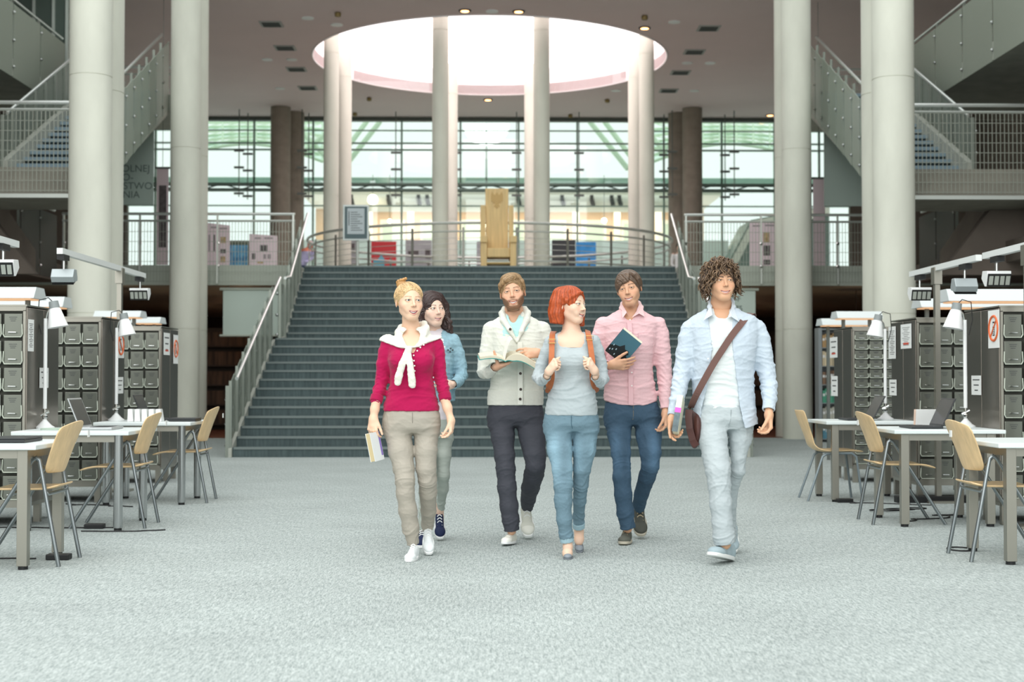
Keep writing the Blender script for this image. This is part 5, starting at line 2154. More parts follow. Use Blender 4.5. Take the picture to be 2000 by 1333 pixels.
    for k in range(13):
        a = (k / 12 * 2 - 1)
        xx = a * mw * .84
        yy = ys(abs(xx)) + .0028
        h_ = zu(abs(xx)) - zl(abs(xx))
        vs_ += [(xx, yy, zu(abs(xx)) + .0015), (xx, yy + .0003, zu(abs(xx)) - h_ * cfg.get('teeth', .72))]
    for k in range(12):
        fs_.append((2 * k, 2 * k + 1, 2 * k + 3, 2 * k + 2))
    pcs.append((np.array([T(p_) for p_ in vs_]), fs_, 4, (1, 1, 1)))
    return pcs, T


HC, HR = A3((0, .012, .140)), A3((.076, .097, .085))


def on_skull(p, off):
    """push a point (head frame) out of the skull ellipsoid grown by off"""
    q = (p - HC) / (HR + off)
    l = np.linalg.norm(q)
    if l < 1:
        return HC + (q / max(l, 1e-6)) * (HR + off)
    return p


def strand_piece(T, roots, dirf, length, step=.010, r=.0028, off=.008, grav=.15, stick=.6, curl=0, curlr=.008, col=(1, 1, 1), cv=.25, seed=0, sides=5, extra=None, hs=1.0, taper=.35):
    rr = random.Random(seed)
    VV, FF, CC = [], [], []
    base = 0
    for root in roots:
        p = on_skull(A3(root), off * .6)
        ln = length(root, rr) if callable(length) else length * rr.uniform(.85, 1.1)
        n = max(3, int(ln / step))
        d = unit(dirf(p, rr))
        pts = [p]
        ph = rr.uniform(0, 6.28)
        o_ = off * rr.uniform(.7, 1.25)
        for k in range(n):
            dd = unit(dirf(p, rr))
            d = unit(d * .55 + dd * .45 + A3((0, 0, -1)) * grav * (k / n + .2))
            p = p + d * step
            q = (p - HC) / (HR + o_)
            l = np.linalg.norm(q)
            if l < 1:
                p = HC + q / l * (HR + o_)
            elif l < 1.25 and stick:
                tgt = HC + q / l * (HR + o_)
                p = p * (1 - stick * .5) + tgt * stick * .5 if p[2] > .10 else p
            if extra:
                p = extra(p)
            pts.append(p)
        m_ = len(pts)
        if curl:
            out = []
            for k, p_ in enumerate(pts):
                t_ = unit((pts[min(k + 1, m_ - 1)] - pts[max(k - 1, 0)]))
                a_ = unit(np.cross(t_, (0.3, 1, .2)))
                b_ = np.cross(t_, a_)
                w_ = min(1, k / 3) * curlr
                out.append(p_ + (a_ * math.cos(ph + curl * k) + b_ * math.sin(ph + curl * k)) * w_)
            pts = out
        c = np.array(col) * (1 + rr.uniform(-cv, cv))
        mb = MB()
        rs = [r * (1.0 if k < m_ * .6 else 1 - (1 - taper) * (k - m_ * .6) / (m_ * .4)) * hs for k in range(m_)]
        rs[0] *= .6
        mb.tube([T(p_) for p_ in pts], rs, sides)
        VV += mb.v
        FF += [tuple(i + base for i in f_) for f_ in mb.f]
        CC += [c] * len(mb.v)
        base += len(mb.v)
    return (np.array([tuple(v) for v in VV]), FF, 0, np.array(CC))


def scalp_roots(n, cond, seed=0):
    rr = random.Random(seed)
    out = []
    while len(out) < n:
        v = unit((rr.gauss(0, 1), rr.gauss(0, 1), rr.gauss(0, 1)))
        p = HC + v * HR
        if cond(p):
            out.append(p)
    return out


def hair_cap(T, R, hs, off, cuts, k=.004, h=.0026, col=(1, 1, 1), adds=(), lowz=.07):
    Ho = T((0, 0, .115))
    f = Field(Ho - .19 * hs, Ho + .19 * hs, h)
    f.ell(T(HC + A3((0, .003, .001))), (HR + off) * hs, R, 0)
    for (c, r, kk) in adds:
        f.ell(T(c), A3(r) * hs, R, kk * hs)
    for (c, r, kk) in cuts:
        f.ell(T(c), A3(r) * hs, R, kk * hs, '-')
    if lowz is not None:
        f.plane(T((0, 0, lowz)), R @ A3((0, 0, -1)), .01)
    V, Fq = f.mesh()
    V = relax(V, Fq, 1, .4)
    return (V, Fq, 0, np.tile(np.array(col, float), (len(V), 1)))


def hair_sculpt(T, R, hs, col, off=.010, cuts=(), adds=(), locks=(), planes=(), k=.006, flow=(0, 1, -.25), amp=.0013, freq=520, cv=.22, seed=0, h=.0024, size=.18):
    """hair body: cap + ellipsoids + tapered locks, then combed grooves along the flow"""
    Ho = T((0, 0, .105))
    f = Field(Ho - size * hs, Ho + size * hs, h)
    f.ell(T(HC + A3((0, .003, .001))), (HR + off) * hs, R, 0)
    for (c, r, kk) in adds:
        f.ell(T(c), A3(r) * hs, R, kk * hs)
    for (c, r, kk) in cuts:
        f.ell(T(c), A3(r) * hs, R, kk * hs, '-')
    for (pts, rs, kk) in locks:
        f.chain([T(p_) for p_ in pts], [r_ * hs for r_ in rs], kk)
    for (p_, n_) in planes:
        f.plane(T(p_), np.array(R) @ A3(n_), .004)
    V, Fq = f.mesh()
    V = relax(V, Fq, 1, .45)
    N_ = vnormals(V, Fq)
    L = ((V - T((0, 0, .115))) @ np.array(R)) / hs + A3((0, 0, .115))
    fl = A3(flow)
    if callable(freq):
        u = freq(L)
    else:
        u = (L @ fl) * freq
    rr = np.random.RandomState(seed)
    w_ = .8 * np.sin(L @ (rr.normal(size=3) * 40)) + .8 * np.sin(L @ (rr.normal(size=3) * 55) + 1)
    g = np.sin(u + w_) + .6 * np.sin(1.73 * u + 1.3 + w_) + .4 * np.sin(2.9 * u + w_ * 1.5)
    V = V + N_ * (amp * g * hs)[:, None]
    g2 = np.sin(u * .61 + 2 + w_) + .5 * g
    c = np.array(col) * (1 + cv * .5 * g2[:, None])
    return (V, Fq, 0, np.clip(c, 0, 1))
# ================================================================ PEOPLE
m_skin = attr_mat('skin', .48, .35, sss=.12)
m_eye = M('eye_white', '#d6d3cf', .25)
m_iris_b = M('iris_blue_grey', '#566469', .5)
m_iris_d = M('iris_brown', '#46342a', .5)
m_pupil = M('pupil', '#0c0b0b', .4)
m_teeth = M('teeth', '#f3efe8', .3)
m_hair = attr_mat('hair', .42, .45, bump=.3, bscale=90, var=.18, vscale=70)
m_lace = M('white_laces', '#e6e8e6', .8)


class Person:
    def __init__(self, name_label, px, Y0, name='person'):
        o = P(px, 740, Y0)
        self.O = A3((o.x, Y0, 0))
        self.Y0 = Y0
        self.t = thing('person', name_label, 'person', tuple(self.O))

    def j(self, px, py, dy=0.0):
        return A3(P(px, py, self.Y0 + dy)) - self.O

    def r(self, npx, dy=0.0):
        return npx * (self.Y0 + dy) / F

    def rows(self, rows):
        """(py, left px, right px, dy, half depth)"""
        out = []
        for (py, L, R, dy, ry) in rows:
            a, b = self.j(L, py, dy), self.j(R, py, dy)
            out.append((float(a[2] + b[2]) / 2, float(a[0] + b[0]) / 2, dy, float(b[0] - a[0]) / 2, ry))
        return out

    def limb(self, rows, grow=0.0):
        pts, rs = [], []
        for (py, L, R, dy) in rows:
            pts.append(self.j((L + R) / 2, py, dy))
            rs.append(self.r((R - L) / 2, dy) + grow)
        return pts, rs

    def arm(self, nodes, grow=0.0):
        return [self.j(a, b, c) for a, b, c, r_ in nodes], [self.r(r_, c) + grow for a, b, c, r_ in nodes]


def bounds(*chains, pad=.03):
    lo = np.min([np.min([A3(p) - r_ for p, r_ in zip(*c)], axis=0) for c in chains], axis=0) - pad
    hi = np.max([np.max([A3(p) + r_ for p, r_ in zip(*c)], axis=0) for c in chains], axis=0) + pad
    return lo, hi


def loft_bounds(rows, pad=.03):
    A = np.array(rows, float)
    return (A3(((A[:, 1] - A[:, 3]).min(), (A[:, 2] - A[:, 4]).min(), A[:, 0].min())) - pad,
            A3(((A[:, 1] + A[:, 3]).max(), (A[:, 2] + A[:, 4]).max(), A[:, 0].max())) + pad)


def cloth(name, f, mat, parent, col, amp=.002, seed=0, folds=(), k=9.0, stretch=(1, 1, 2.2), colf=None, sharp=.3, rel=2, fine=.0015):
    V, Fq = f.mesh()
    V = relax(V, Fq, rel, .5)
    N_ = vnormals(V, Fq)
    if amp:
        V = creases(V, N_, amp, seed, k, stretch, sharp)
    if fine:
        V = creases(V, N_, fine, seed + 50, k * 2.6, (1, 1, 1.9), .24)
    if len(folds):
        V = seg_folds(V, N_, folds)
    c = np.tile(np.array(col, float), (len(V), 1))
    if colf is not None:
        c = colf(V, c)
    return np_mesh(name, [(V, Fq, 0, c)], [mat], parent)


def trousers(p, hips, l1, l2, mat, col, seed=1, amp=.0022, name='trousers', folds=None, colf=None, k=.03, h=.0052):
    hr = p.rows(hips)
    c1, c2 = p.limb(l1), p.limb(l2)
    lo, hi = bounds(c1, c2)
    l_, h_ = loft_bounds(hr)
    f = Field(np.minimum(lo, l_), np.maximum(hi, h_), h)
    f.chain(*c1, k=.02)
    # keep the legs crisp apart lower down: small blend between them
    g = Field.__new__(Field)
    f.chain(*c2, k=.012)
    f.loft(hr, k)
    # flat hems
    for cc in (c1, c2):
        e, q = A3(cc[0][-1]), A3(cc[0][-2])
        d = unit(e - q)
        w_ = f._win(e - .12, e + .12)
        if w_:
            sl, X, Y, Z = w_
            dist = (X - f32(e[0])) * f32(d[0]) + (Y - f32(e[1])) * f32(d[1]) + (Z - f32(e[2])) * f32(d[2])
            rad = np.sqrt((X - f32(e[0])) ** 2 + (Y - f32(e[1])) ** 2 + (Z - f32(e[2])) ** 2) - f32(cc[1][-1] * 1.5)
            f._put(sl, np.maximum(-dist, rad) if False else np.where(rad < 0.03, -dist, 1.0).astype(f32), 0, '-')
    fo = []
    for cc, sd in ((c1, 0.0), (c2, 1.7)):
        pts, rs = cc
        n = len(pts)
        for i in range(n - 1):
            pass
        K = n // 2
        A, B = pts[0], pts[K]
        fo.append((A, B, rs[0] * 1.7, .0020, 5.0, .10, .28, 2.0, sd))
        fo.append((pts[K - 1], pts[K + 1], rs[K] * 1.7, .0021, 3.6, .5, .45, 1.9, sd + 1))
        fo.append((pts[-3], pts[-1], rs[-1] * 2.0, .0026, 3.2, .75, .4, 1.8, sd + 2))
    return cloth(name, f, mat, p.t, col, amp, seed, fo if folds is None else folds, 10, (1, 1, 1.4), colf)


def shoe(parent, heel, toe, up=(0, 0, 1), width=1.0, upper=(.8, .8, .8), sole=m_white, lace=m_lace, toecap=None, style='sneaker', name='shoe', h=.0028, scale=1.0, toecol=None):
    """heel / toe: points on the bottom of the sole"""
    heel, toe = A3(heel), A3(toe)
    L = np.linalg.norm(toe - heel)
    fw = unit(toe - heel)
    rt = unit(np.cross(fw, up))
    u_ = np.cross(rt, fw)
    k = L / .285
    X_ = lambda v: heel + rt * (v[0] * width * k) + fw * (-v[1] * k) + u_ * (v[2] * k)
    f = Field((-.075, -.305, -.01), (.075, .03, .145), h)
    if style == 'flat':
        f.ell((0, -.04, .03), (.034, .040, .034), k=.0)
        f.ell((0, -.12, .026), (.034, .08, .026), k=.02)
        f.ell((0, -.215, .022), (.042, .062, .024), k=.02)
        f.cone((0, -.045, .062), (0, -.17, .05), .030, .032, .004, '-')
        f.ell((0, -.10, .065), (.030, .085, .034), k=.004, op='-')
    else:
        hi_ = .02 if style == 'high' else 0
        f.ell((0, -.040, .045), (.036, .040, .050), k=.0)
        f.ell((0, -.105, .038), (.036, .075, .042), k=.02)
        f.ell((0, -.205, .028), (.047, .074, .032), k=.02)
        f.cone((0, -.055, .075 + hi_), (0, -.165, .050), .030, .026, .018)
        f.ell((0, -.040, .118 + hi_), (.029, .036, .036), k=.004, op='-')
    f.plane((0, 0, .010), (0, 0, -1))
    V, Fq = f.mesh()
    V = relax(V, Fq, 1, .4)
    c = np.tile(np.array(upper, float), (len(V), 1))
    if toecol is not None:
        m_ = (V[:, 1] < -.225)
        c[m_] = np.array(toecol)
    Vw = heel + np.outer(V[:, 0] * width * k, rt) + np.outer(-V[:, 1] * k, fw) + np.outer(V[:, 2] * k, u_)
    s = np_mesh(name, [(Vw, Fq, 0, c)], [attr_mat('shoe_fabric', .7, .25)], parent)
    out = []
    for i in range(36):
        a = 2 * PI * i / 36
        y = -.1425 + .1445 * math.cos(a)
        w_ = (.036 + .014 * (1 - (y + .2) ** 2 / .04 if abs(y + .2) < .2 else 0)) * (abs(math.sin(a)) ** .6) * (1 if math.sin(a) > 0 else -1)
        out.append((w_, y))
    mb = MB()
    zt = .022 if style != 'flat' else .010
    n = len(out)
    vs = []
    for (sc, z) in ((.96, 0), (1.0, .004), (1.0, zt - .003), (.97, zt)):
        for (x, y) in out:
            vs.append(tuple(X_((x * sc, (y + .1425) * sc - .1425, z))))
    fs = []
    for i in range(3):
        for q in range(n):
            fs.append((i * n + q, i * n + (q + 1) % n, (i + 1) * n + (q + 1) % n, (i + 1) * n + q))
    fs += [tuple(range(n - 1, -1, -1)), tuple(3 * n + q for q in range(n))]
    mb.add(vs, fs).build('sole', sole, s, smooth=True)
    if style != 'flat' and lace is not None:
        lb = MB()
        for q in range(4):
            y0 = -.092 - q * .026
            z0 = .104 - q * .0125 + (.012 if style == 'high' else 0)
            z0 = max(z0, .052) + .004
            w_ = .020
            lb.tube([X_((-w_, y0 - .006, z0 - .008)), X_((-w_ * .5, y0, z0 - .001)), X_((0, y0 + .003, z0 + .002)), X_((w_ * .5, y0, z0 - .001)), X_((w_, y0 - .006, z0 - .010))], .0045 * k, 6)
        lb.build('laces', lace, s, smooth=True)
    return s


def book(name, label, c, u, v, H, W, T, colf, colb, pages='#d8cba6', cat='book', spinecol=None):
    """closed book: u along the spine, v from spine to fore-edge"""
    u = unit(u)
    v = unit(A3(v) - u * (A3(v) @ u))
    n = np.cross(u, v)
    t = thing(name, label, cat, tuple(c))
    R = Matrix(np.stack([v, n, u], 1).tolist())
    t.rotation_euler = R.to_euler()
    e = .0022
    MB().box(-W / 2 + .003, W / 2 - .004, -T / 2, T / 2, -H / 2 + .003, H / 2 - .003).build('page_block', M('pages_' + pages[1:], pages, .8), t)
    MB().box(-W / 2, W / 2, T / 2, T / 2 + e, -H / 2, H / 2).build('front_cover', colf, t)
    MB().box(-W / 2, W / 2, -T / 2 - e, -T / 2, -H / 2, H / 2).build('back_cover', colb, t)
    MB().box(-W / 2 - e, -W / 2, -T / 2 - e, T / 2 + e, -H / 2, H / 2).build('spine', spinecol or colf, t)
    return t


def body_mesh(p, pieces, iris):
    return np_mesh('body', pieces, [m_skin, m_eye, iris, m_pupil, m_teeth], p.t)


def inner_body(p, torso_rows, limbs, col):
    """slim body under the clothes so the figure is whole"""
    tr = p.rows(torso_rows)
    tr = [(z, cx, cy, rx * .86, ry * .84) for z, cx, cy, rx, ry in tr]
    lo, hi = loft_bounds(tr)
    cs = []
    for pts, rs in limbs:
        cs.append(([A3(q) for q in pts], [max(.012, r_ * .62) for r_ in rs]))
    l_, h_ = bounds(*cs)
    f = Field(np.minimum(lo, l_), np.maximum(hi, h_), .011)
    f.loft(tr, .0)
    for pts, rs in cs:
        f.chain(pts, rs, .02)
    V, Fq = f.mesh()
    return (V, Fq, 0, np.tile(np.array(col, float), (len(V), 1)))


def button(mb, c, r, n=(0, -1, 0)):
    c = A3(c)
    n = unit(n)
    mb.tube([c, c + n * .002], [r, r * .9], 12)


SK_A = rgb('#e8c2a6')
SK_B = rgb('#e3c2af')
SK_C = rgb('#d9ab8e')
SK_D = rgb('#e6c3ab')
SK_E = rgb('#d5a687')
SK_F = rgb('#d8a988')

# ---------------------------------------------------------------- A: woman in the raspberry top
a = Person('blonde woman with a bun, raspberry top and cream sweater tied round her shoulders, walking', 805, 8.80)
tro = [(600 + 42, 793, 820, .0, .045), (655, 778, 838, .0, .065), (664, 764, 850, 0, .085), (676, 757, 853, -.005, .100), (692, 756, 852, -.01, .112), (708, 757, 850, -.015, .122), (722, 761, 847, -.01, .112), (738, 763, 845, 0, .100),
       (758, 759, 849, 0, .104), (780, 752, 855, 0, .115), (796, 748, 858, 0, .122), (803.5, 747, 859, 0, .123)]
trr = a.rows(tro)
armL = a.arm([(757, 672, 0, 14), (752, 690, 0, 13.5), (747.5, 712, 0, 12.8), (746, 742, .01, 12.2), (740, 764, -.02, 11.6), (734.5, 783, -.05, 11.2)])
armR = a.arm([(853, 673, 0, 13.5), (857, 692, 0, 12.5), (858.5, 712, 0, 11.8), (862, 740, .0, 11.8), (866, 760, -.02, 11.2), (869.5, 779, -.04, 11)])
lo, hi = loft_bounds(trr)
l2, h2 = bounds(armL, armR)
f = Field(np.minimum(lo, l2), np.maximum(hi, h2), .005)
f.chain(*armL, k=.012)
f.chain(*armR, k=.012)
f.loft(trr, .022)
for px in (784, 826):
    f.ell(a.j(px, 703, -.095), (.062, .045, .055), k=.035)
f.cone(a.j(805, 630, -.0), a.j(803, 668, -.05), .070, .066, .004, '-')
f.cone(a.j(806, 668, -.10), a.j(806, 690, -.13), .035, .010, .002, '-')
f.cone(a.j(812, 675, -.13), a.j(822, 682, -.13), .022, .008, .002, '-')
m_knit = attr_mat('jersey', .85, .15, sheen=.15, bump=.12, bscale=700)
fo = [(a.j(747, 715, 0), a.j(737, 783, -.05), .075, .0028, 5, .55, .4, 1.2, .3), (a.j(858, 712, 0), a.j(869, 780, -.04), .07, .0028, 5, .55, .4, 1.2, 2.1),
      (a.j(804, 735, 0), a.j(804, 803, 0), .26, .0045, 2.6, .45, .4, 1.0, 1.2)]
sh = cloth('henley_top', f, m_knit, a.t, rgb('#b0174f'), .0026, 3, fo, 8)
for px, py, dy in ((827.5, 674, -.118), (821, 679, -.124), (815, 685.5, -.129), (808, 694.5, -.136), (808.5, 705, -.146), (809.5, 715, -.145), (810, 725, -.132)):
    mb = MB()
    button(mb, a.j(px, py, dy - .006), .0052)
    mb.build('button', M('pearl_button', '#f2eeea', .3), sh)
for nm_, (c_, rr_, nd) in (('l', (armL[0][-1], armL[1][-1], armL[0][-2])), ('r', (armR[0][-1], armR[1][-1], armR[0][-2]))):
    u_ = unit(A3(c_) - A3(nd))
    fl = Field(A3(c_) - .07, A3(c_) + .07, .004)
    fl.cone(A3(c_) - u_ * .028, A3(c_) + u_ * .008, rr_ + .005, rr_ + .004, 0)
    fl.plane(A3(c_) + u_ * .010, u_)
    fl.plane(A3(c_) - u_ * .035, -u_)
    fl.cone(A3(c_), A3(c_) + u_ * .05, rr_ * .74, rr_ * .74, 0, '-')
    cloth('rolled_cuff', fl, m_knit, sh, rgb('#a51549'), 0, 5, (), fine=0)
# legs
L1_ = [(826, 750, 802, 0), (846, 752, 803, -.01), (881, 759, 807, -.04), (916, 769, 808.5, -.07), (939, 772.5, 810, -.09), (963, 774, 809, -.09), (998, 779, 814.5, -.07), (1032, 786.5, 818, -.05), (1064, 795, 818.5, -.03)]
L2_ = [(826, 808, 858, 0), (846, 808.5, 857, 0), (881, 809.5, 854, -.03), (916, 812.5, 852.5, -.04), (939, 817, 853, -.03), (963, 819, 853.5, .02), (998, 821.5, 852, .12), (1021, 823, 847.5, .19), (1035, 824.5, 846, .22)]
trousers(a, [(795, 753, 855, 0, .105), (808, 749, 858.5, 0, .118), (822, 749, 858.5, 0, .12), (838, 750, 858, 0, .11), (846, 753, 856, 0, .085)], L1_, L2_, attr_mat('stretch_cotton', .6, .3, bump=.06, bscale=500), rgb('#aaa397'), 21, .0017)
mb = MB()
mb.tube([a.j(805.5, 806, -.122), a.j(805.5, 824, -.122), a.j(806.5, 838, -.10)], .0014, 5)
mb.build('fly_seam', M('seam_taupe', '#88837a', .8), a.t)
shoe(a.t, a.j(812, 1091, -.02) * A3((1, 1, 0)) + A3((0, 0, .0)), a.j(797, 1099, -.25) * A3((1, 1, 0)), upper=rgb('#e9edee'), width=.92, name='canvas_shoe')
shoe(a.t, a.j(835, 1044, .26), a.j(838, 1083, .06) * A3((1, 1, 0)) + A3((0, 0, .004)), up=(0, -.3, 1), upper=rgb('#e9edee'), width=.95, name='canvas_shoe')
# head
Ho = a.j(799, 589, -.055)
Rh = Rxyz(math.radians(20), math.radians(3), 0)
cfgA = dict(fem=1, jaw=1.04, brow=rgb('#9a7350'), browa=.75, browt=.0030, lash=(.05, .04, .04), lasha=.9, squint=.9, lip=rgb('#cf8484'), mouth=.0275, smile=.0085, open=.0125, teeth=.55, blush=.7, gaze=(.12, -1, .0),
            neck=[(a.j(801, 622, -.01), .050, ((0, 1, 0), 1.0)), (a.j(803, 645, .005), .052), (a.j(805, 668, .0), .075, ((0, 1, 0), .7))])


def chestA(f):
    f.loft([(z, cx, cy, rx * .93, ry * .93) for z, cx, cy, rx, ry in trr[:6]], .02) if False else None
    rr_ = [r_ for r_ in a.rows([(648, 790, 822, .0, .05), (660, 772, 842, 0, .075), (672, 762, 848, 0, .092), (690, 762, 846, -.01, .104), (704, 768, 842, -.012, .108)])]
    f.loft(rr_, .02)


pcs, TA = head_pieces(Ho, Rh, 1.03, SK_A, cfgA, chestA)
pcs.append(hand_piece(a.j(729.5, 815, -.07), (-.05, -.25, -1), (.45, .9, -.1), (1, -.35, .0), .93, (.42, .45, .48, .5), (.25, .45), SK_A, arm=[(a.j(735.5, 780, -.05), .030), (a.j(732, 800, -.06), .025)], tdir=(.45, -.35, -.8)))
pcs.append(hand_piece(a.j(881, 818, -.06), (.02, -.2, -1), (-.95, .1, -.1), (-.15, -1, 0), .93, (.38, .5, .58, .62), (.35, .3), SK_A, arm=[(a.j(868, 778, -.04), .031), (a.j(874, 797, -.05), .026)], tdir=(-.35, -.35, -.85)))
pcs.append(inner_body(a, tro[1:], [armL, armR, a.limb(L1_), a.limb(L2_)], SK_A))
body_mesh(a, pcs, m_iris_b)
# hair drawn up into a bun
hcol = rgb('#cfb083')
pc = [hair_sculpt(TA, Rh, 1.03, hcol, .006, [((0, -.110, .082), (.070, .092, .098), .008)], planes=[((0, 0, .088), (0, .25, -1))], freq=lambda L: np.arctan2(L[:, 0] + .02, L[:, 2] - .15 + .4 * (L[:, 1] + .1)) * 34, amp=.0010, cv=.16)]
bun = A3((-.028, .055, .232))


def dirA(p, rr):
    v = bun - p
    return v + A3((rr.uniform(-.01, .01), 0, 0))


rts = scalp_roots(200, lambda p: p[2] > .125 and np.linalg.norm((p - A3((0, -.110, .082))) / A3((.074, .094, .102))) > 1 and p[2] < .222, 2)
pc.append(strand_piece(TA, rts, dirA, lambda r_, g: np.linalg.norm(A3(r_) - bun) * g.uniform(.85, 1.0),   .010, .0020, .0075, 0, .9, col=hcol, cv=.16, seed=4, hs=1.03))
f = Field(TA(bun) - .07, TA(bun) + .07, .0026)
f.ell(TA(bun + A3((0, 0, -.010))), (.034, .034, .030), Rh, 0)
for k_ in range(9):
    an = k_ * .7
    f.cone(TA(bun + A3((.026 * math.cos(an), .026 * math.sin(an), -.016 + .005 * k_))), TA(bun + A3((.020 * math.cos(an + 1.2), .020 * math.sin(an + 1.2), -.006 + .0035 * k_))), .0095, .0075, .002)
V, Fq = f.mesh()
pc.append((V, Fq, 0, np.tile(np.array(rgb('#b98d58')), (len(V), 1))))
np_mesh('hair', pc, [m_hair], a.t)
# cream sweater tied round the shoulders
m_cream_k = attr_mat('cream_knit', .9, .1, sheen=.2, bump=.25, bscale=420)
lo, hi = a.j(722, 765, -.26), a.j(880, 612, .2)
f = Field(lo, hi, .0045)
g = Field(lo, hi, .0045)
up_ = [(638, 784, 827, .01, .060), (646, 778, 834, .01, .078)] + tro[1:11]
f.loft([(z, cx, cy, rx + .016, ry + .020) for z, cx, cy, rx, ry in a.rows(up_)], .0)
for c_ in (armL, armR):
    f.chain(c_[0][:3], [r_ + .016 for r_ in c_[1][:3]], .02)
for px in (784, 826):
    f.ell(a.j(px, 703, -.095), (.076, .062, .07), k=.035)
fl = ((0, 1, 0), 7.0)
for nd in ([(797, 681, 5.5), (781, 669, 12), (766, 657, 17.5), (751, 656, 13), (744, 657, 9)], [(799, 681, 5.5), (815, 668, 13), (832, 653, 19), (850, 652, 14), (860, 654, 8)], [(772, 652, 10), (788, 646, 8), (806, 642, 7), (822, 642, 8), (838, 648, 12)]):
    g.chain([a.j(q[0], q[1], -.0) for q in nd], [a.r(q[2]) for q in nd], .01, flat=fl)
w_ = f._win(lo, hi)
f.meet(g, .008)
f.chain([a.j(780, 662, -.085), a.j(778, 650, -.02), a.j(784, 641, .04), a.j(806, 636, .08), a.j(828, 634, .04), a.j(832, 640, -.02), a.j(829, 655, -.08)], [.016, .021, .022, .022, .022, .021, .017], .014)
f.loft(a.rows([(600, 787, 821, -.0, .052), (625, 787, 821, -.01, .054), (640, 787, 822, -.02, .058), (655, 788, 822, -.04, .07), (668, 791, 818, -.07, .07), (676, 796, 810, -.10, .06)]), .004, '-')
f.ell(a.j(798, 683, -.150), (.024, .022, .026), k=.012)
f.chain([a.j(794, 688, -.152), a.j(785, 712, -.164), a.j(779, 735, -.152), a.j(777, 747, -.142)], [.016, .022, .025, .025], .01, flat=((0, 1, 0), .6))
f.chain([a.j(799, 688, -.156), a.j(801, 712, -.168), a.j(804, 738, -.158), a.j(805, 752, -.148)], [.016, .022, .025, .025], .003, flat=((0, 1, 0), .6))
f.plane(a.j(780, 749.5, 0), (.0, 0, -1)) if False else None
cloth('tied_sweater', f, m_cream_k, a.t, rgb('#e6e4d8'), .0022, 9, [(a.j(797, 684, -.16), a.j(780, 746, -.15), .05, .0015, 1.5, .4, .5, 3, 0)], 16, (1, 1, 1), sharp=.26, rel=5)
bookA = book('book', 'pale closed book with violet band on its cover held by the woman in raspberry', a.j(732, 873, -.12) + a.O, (-.2, 0, 1), (-.38, -.92, -.1), .175, .12, .028,
             M('white_cover', '#e8ecec', .5), M('white_cover', '#e8ecec', .5), '#c9b88f')
MB().box(-.06, -.038, .0155, .0165, -.06, .086).build('violet_band', M('violet_cover', '#8f77c4', .5), bookA)


def folds_for(arms, sd=0.0, amp=.0030):
    out = []
    for i, (pts, rs) in enumerate(arms):
        n = len(pts)
        out.append((pts[1], pts[n // 2], rs[1] * 1.9, amp * .7, 3.0, .8, .4, 1.6, sd + i))
        out.append((pts[n // 2], pts[-1], rs[n // 2] * 1.9, amp, 4.5, .45, .5, 1.7, sd + 2 + i))
    return out


def top_field(p, rows, arms, k=.022, h=.005, pad=.03):
    tr = p.rows(rows)
    lo, hi = loft_bounds(tr, pad)
    for c_ in arms:
        l2, h2 = bounds(c_, pad=pad)
        lo, hi = np.minimum(lo, l2), np.maximum(hi, h2)
    f = Field(lo, hi, h)
    for c_ in arms:
        f.chain(*c_, k=.012)
    f.loft(tr, k)
    return f, tr


def cuff_cut(f, c_, ext=.0):
    e, q = A3(c_[0][-1]), A3(c_[0][-2])
    u_ = unit(e - q)
    w_ = f._win(e - .10, e + .10)
    sl, X, Y, Z = w_
    e = e + u_ * ext
    dist = (X - f32(e[0])) * f32(u_[0]) + (Y - f32(e[1])) * f32(u_[1]) + (Z - f32(e[2])) * f32(u_[2])
    rad = np.sqrt((X - f32(e[0])) ** 2 + (Y - f32(e[1])) ** 2 + (Z - f32(e[2])) ** 2) - f32(c_[1][-1] * 1.6)
    f._put(sl, np.where(rad < 0, -dist, 1.0).astype(f32), 0, '-')
    # hollow of the cuff
    f.cone(e - u_ * .012, e + u_ * .03, c_[1][-1] * .78, c_[1][-1] * .8, .0, '-')


def collar_leaf(p, pts, th=.004, mat=None, name='collar', parent=None, col=(1, 1, 1)):
    """thin collar leaf from a closed outline of (px, py, dy)"""
    V = [p.j(*q) for q in pts]
    n = len(V)
    c = sum(V) / n
    back = [v + A3((0, .004, -.001)) for v in V]
    fs = [tuple(range(n)), tuple(range(2 * n - 1, n - 1, -1))] + [(i, i + n, (i + 1) % n + n, (i + 1) % n) for i in range(n)]
    o = np_mesh(name, [(np.array(V + back), fs, 0, col)], [mat], parent)
    for q in o.data.polygons:
        q.use_smooth = False
    b = o.modifiers.new('b', 'BEVEL')
    b.width = .0015
    return o


# ---------------------------------------------------------------- B: brunette in the denim jacket, behind
b = Person('brunette woman in a light denim jacket and pale trousers, half hidden behind the blonde', 850, 9.6)
rowsB = [(640, 838, 862, 0, .045), (652, 822, 880, 0, .07), (664, 812, 892, 0, .09), (690, 814, 890, 0, .11), (712, 818, 887, -.005, .118), (735, 818, 886, 0, .112), (760, 816, 889, 0, .118), (784, 814, 890, 0, .122)]
aL = b.arm([(818, 668, 0, 13), (812, 700, 0, 12), (808, 735, 0, 11), (812, 765, -.08, 10)])
aR = b.arm([(886, 664, 0, 12.5), (895, 690, 0, 12.5), (900, 715, .0, 12.2), (902, 733, -.02, 11.8), (895, 745, -.10, 11), (884, 751, -.16, 10.5)])
f, trB = top_field(b, rowsB, [aL, aR])
f.cone(b.j(850, 630, 0), b.j(850, 660, -.05), .055, .045, .004, '-')
cuff_cut(f, aR)
m_denim = attr_mat('light_denim', .8, .2, bump=.2, bscale=500, var=.12, vscale=45)
jk = cloth('denim_jacket', f, m_denim, b.t, rgb('#8fb1bf'), .0032, 31, folds_for([aL, aR], 1.0), 10)
mb = MB()
mb.tube([b.j(874, 690, -.118), b.j(888, 688, -.11)], .0016, 5)
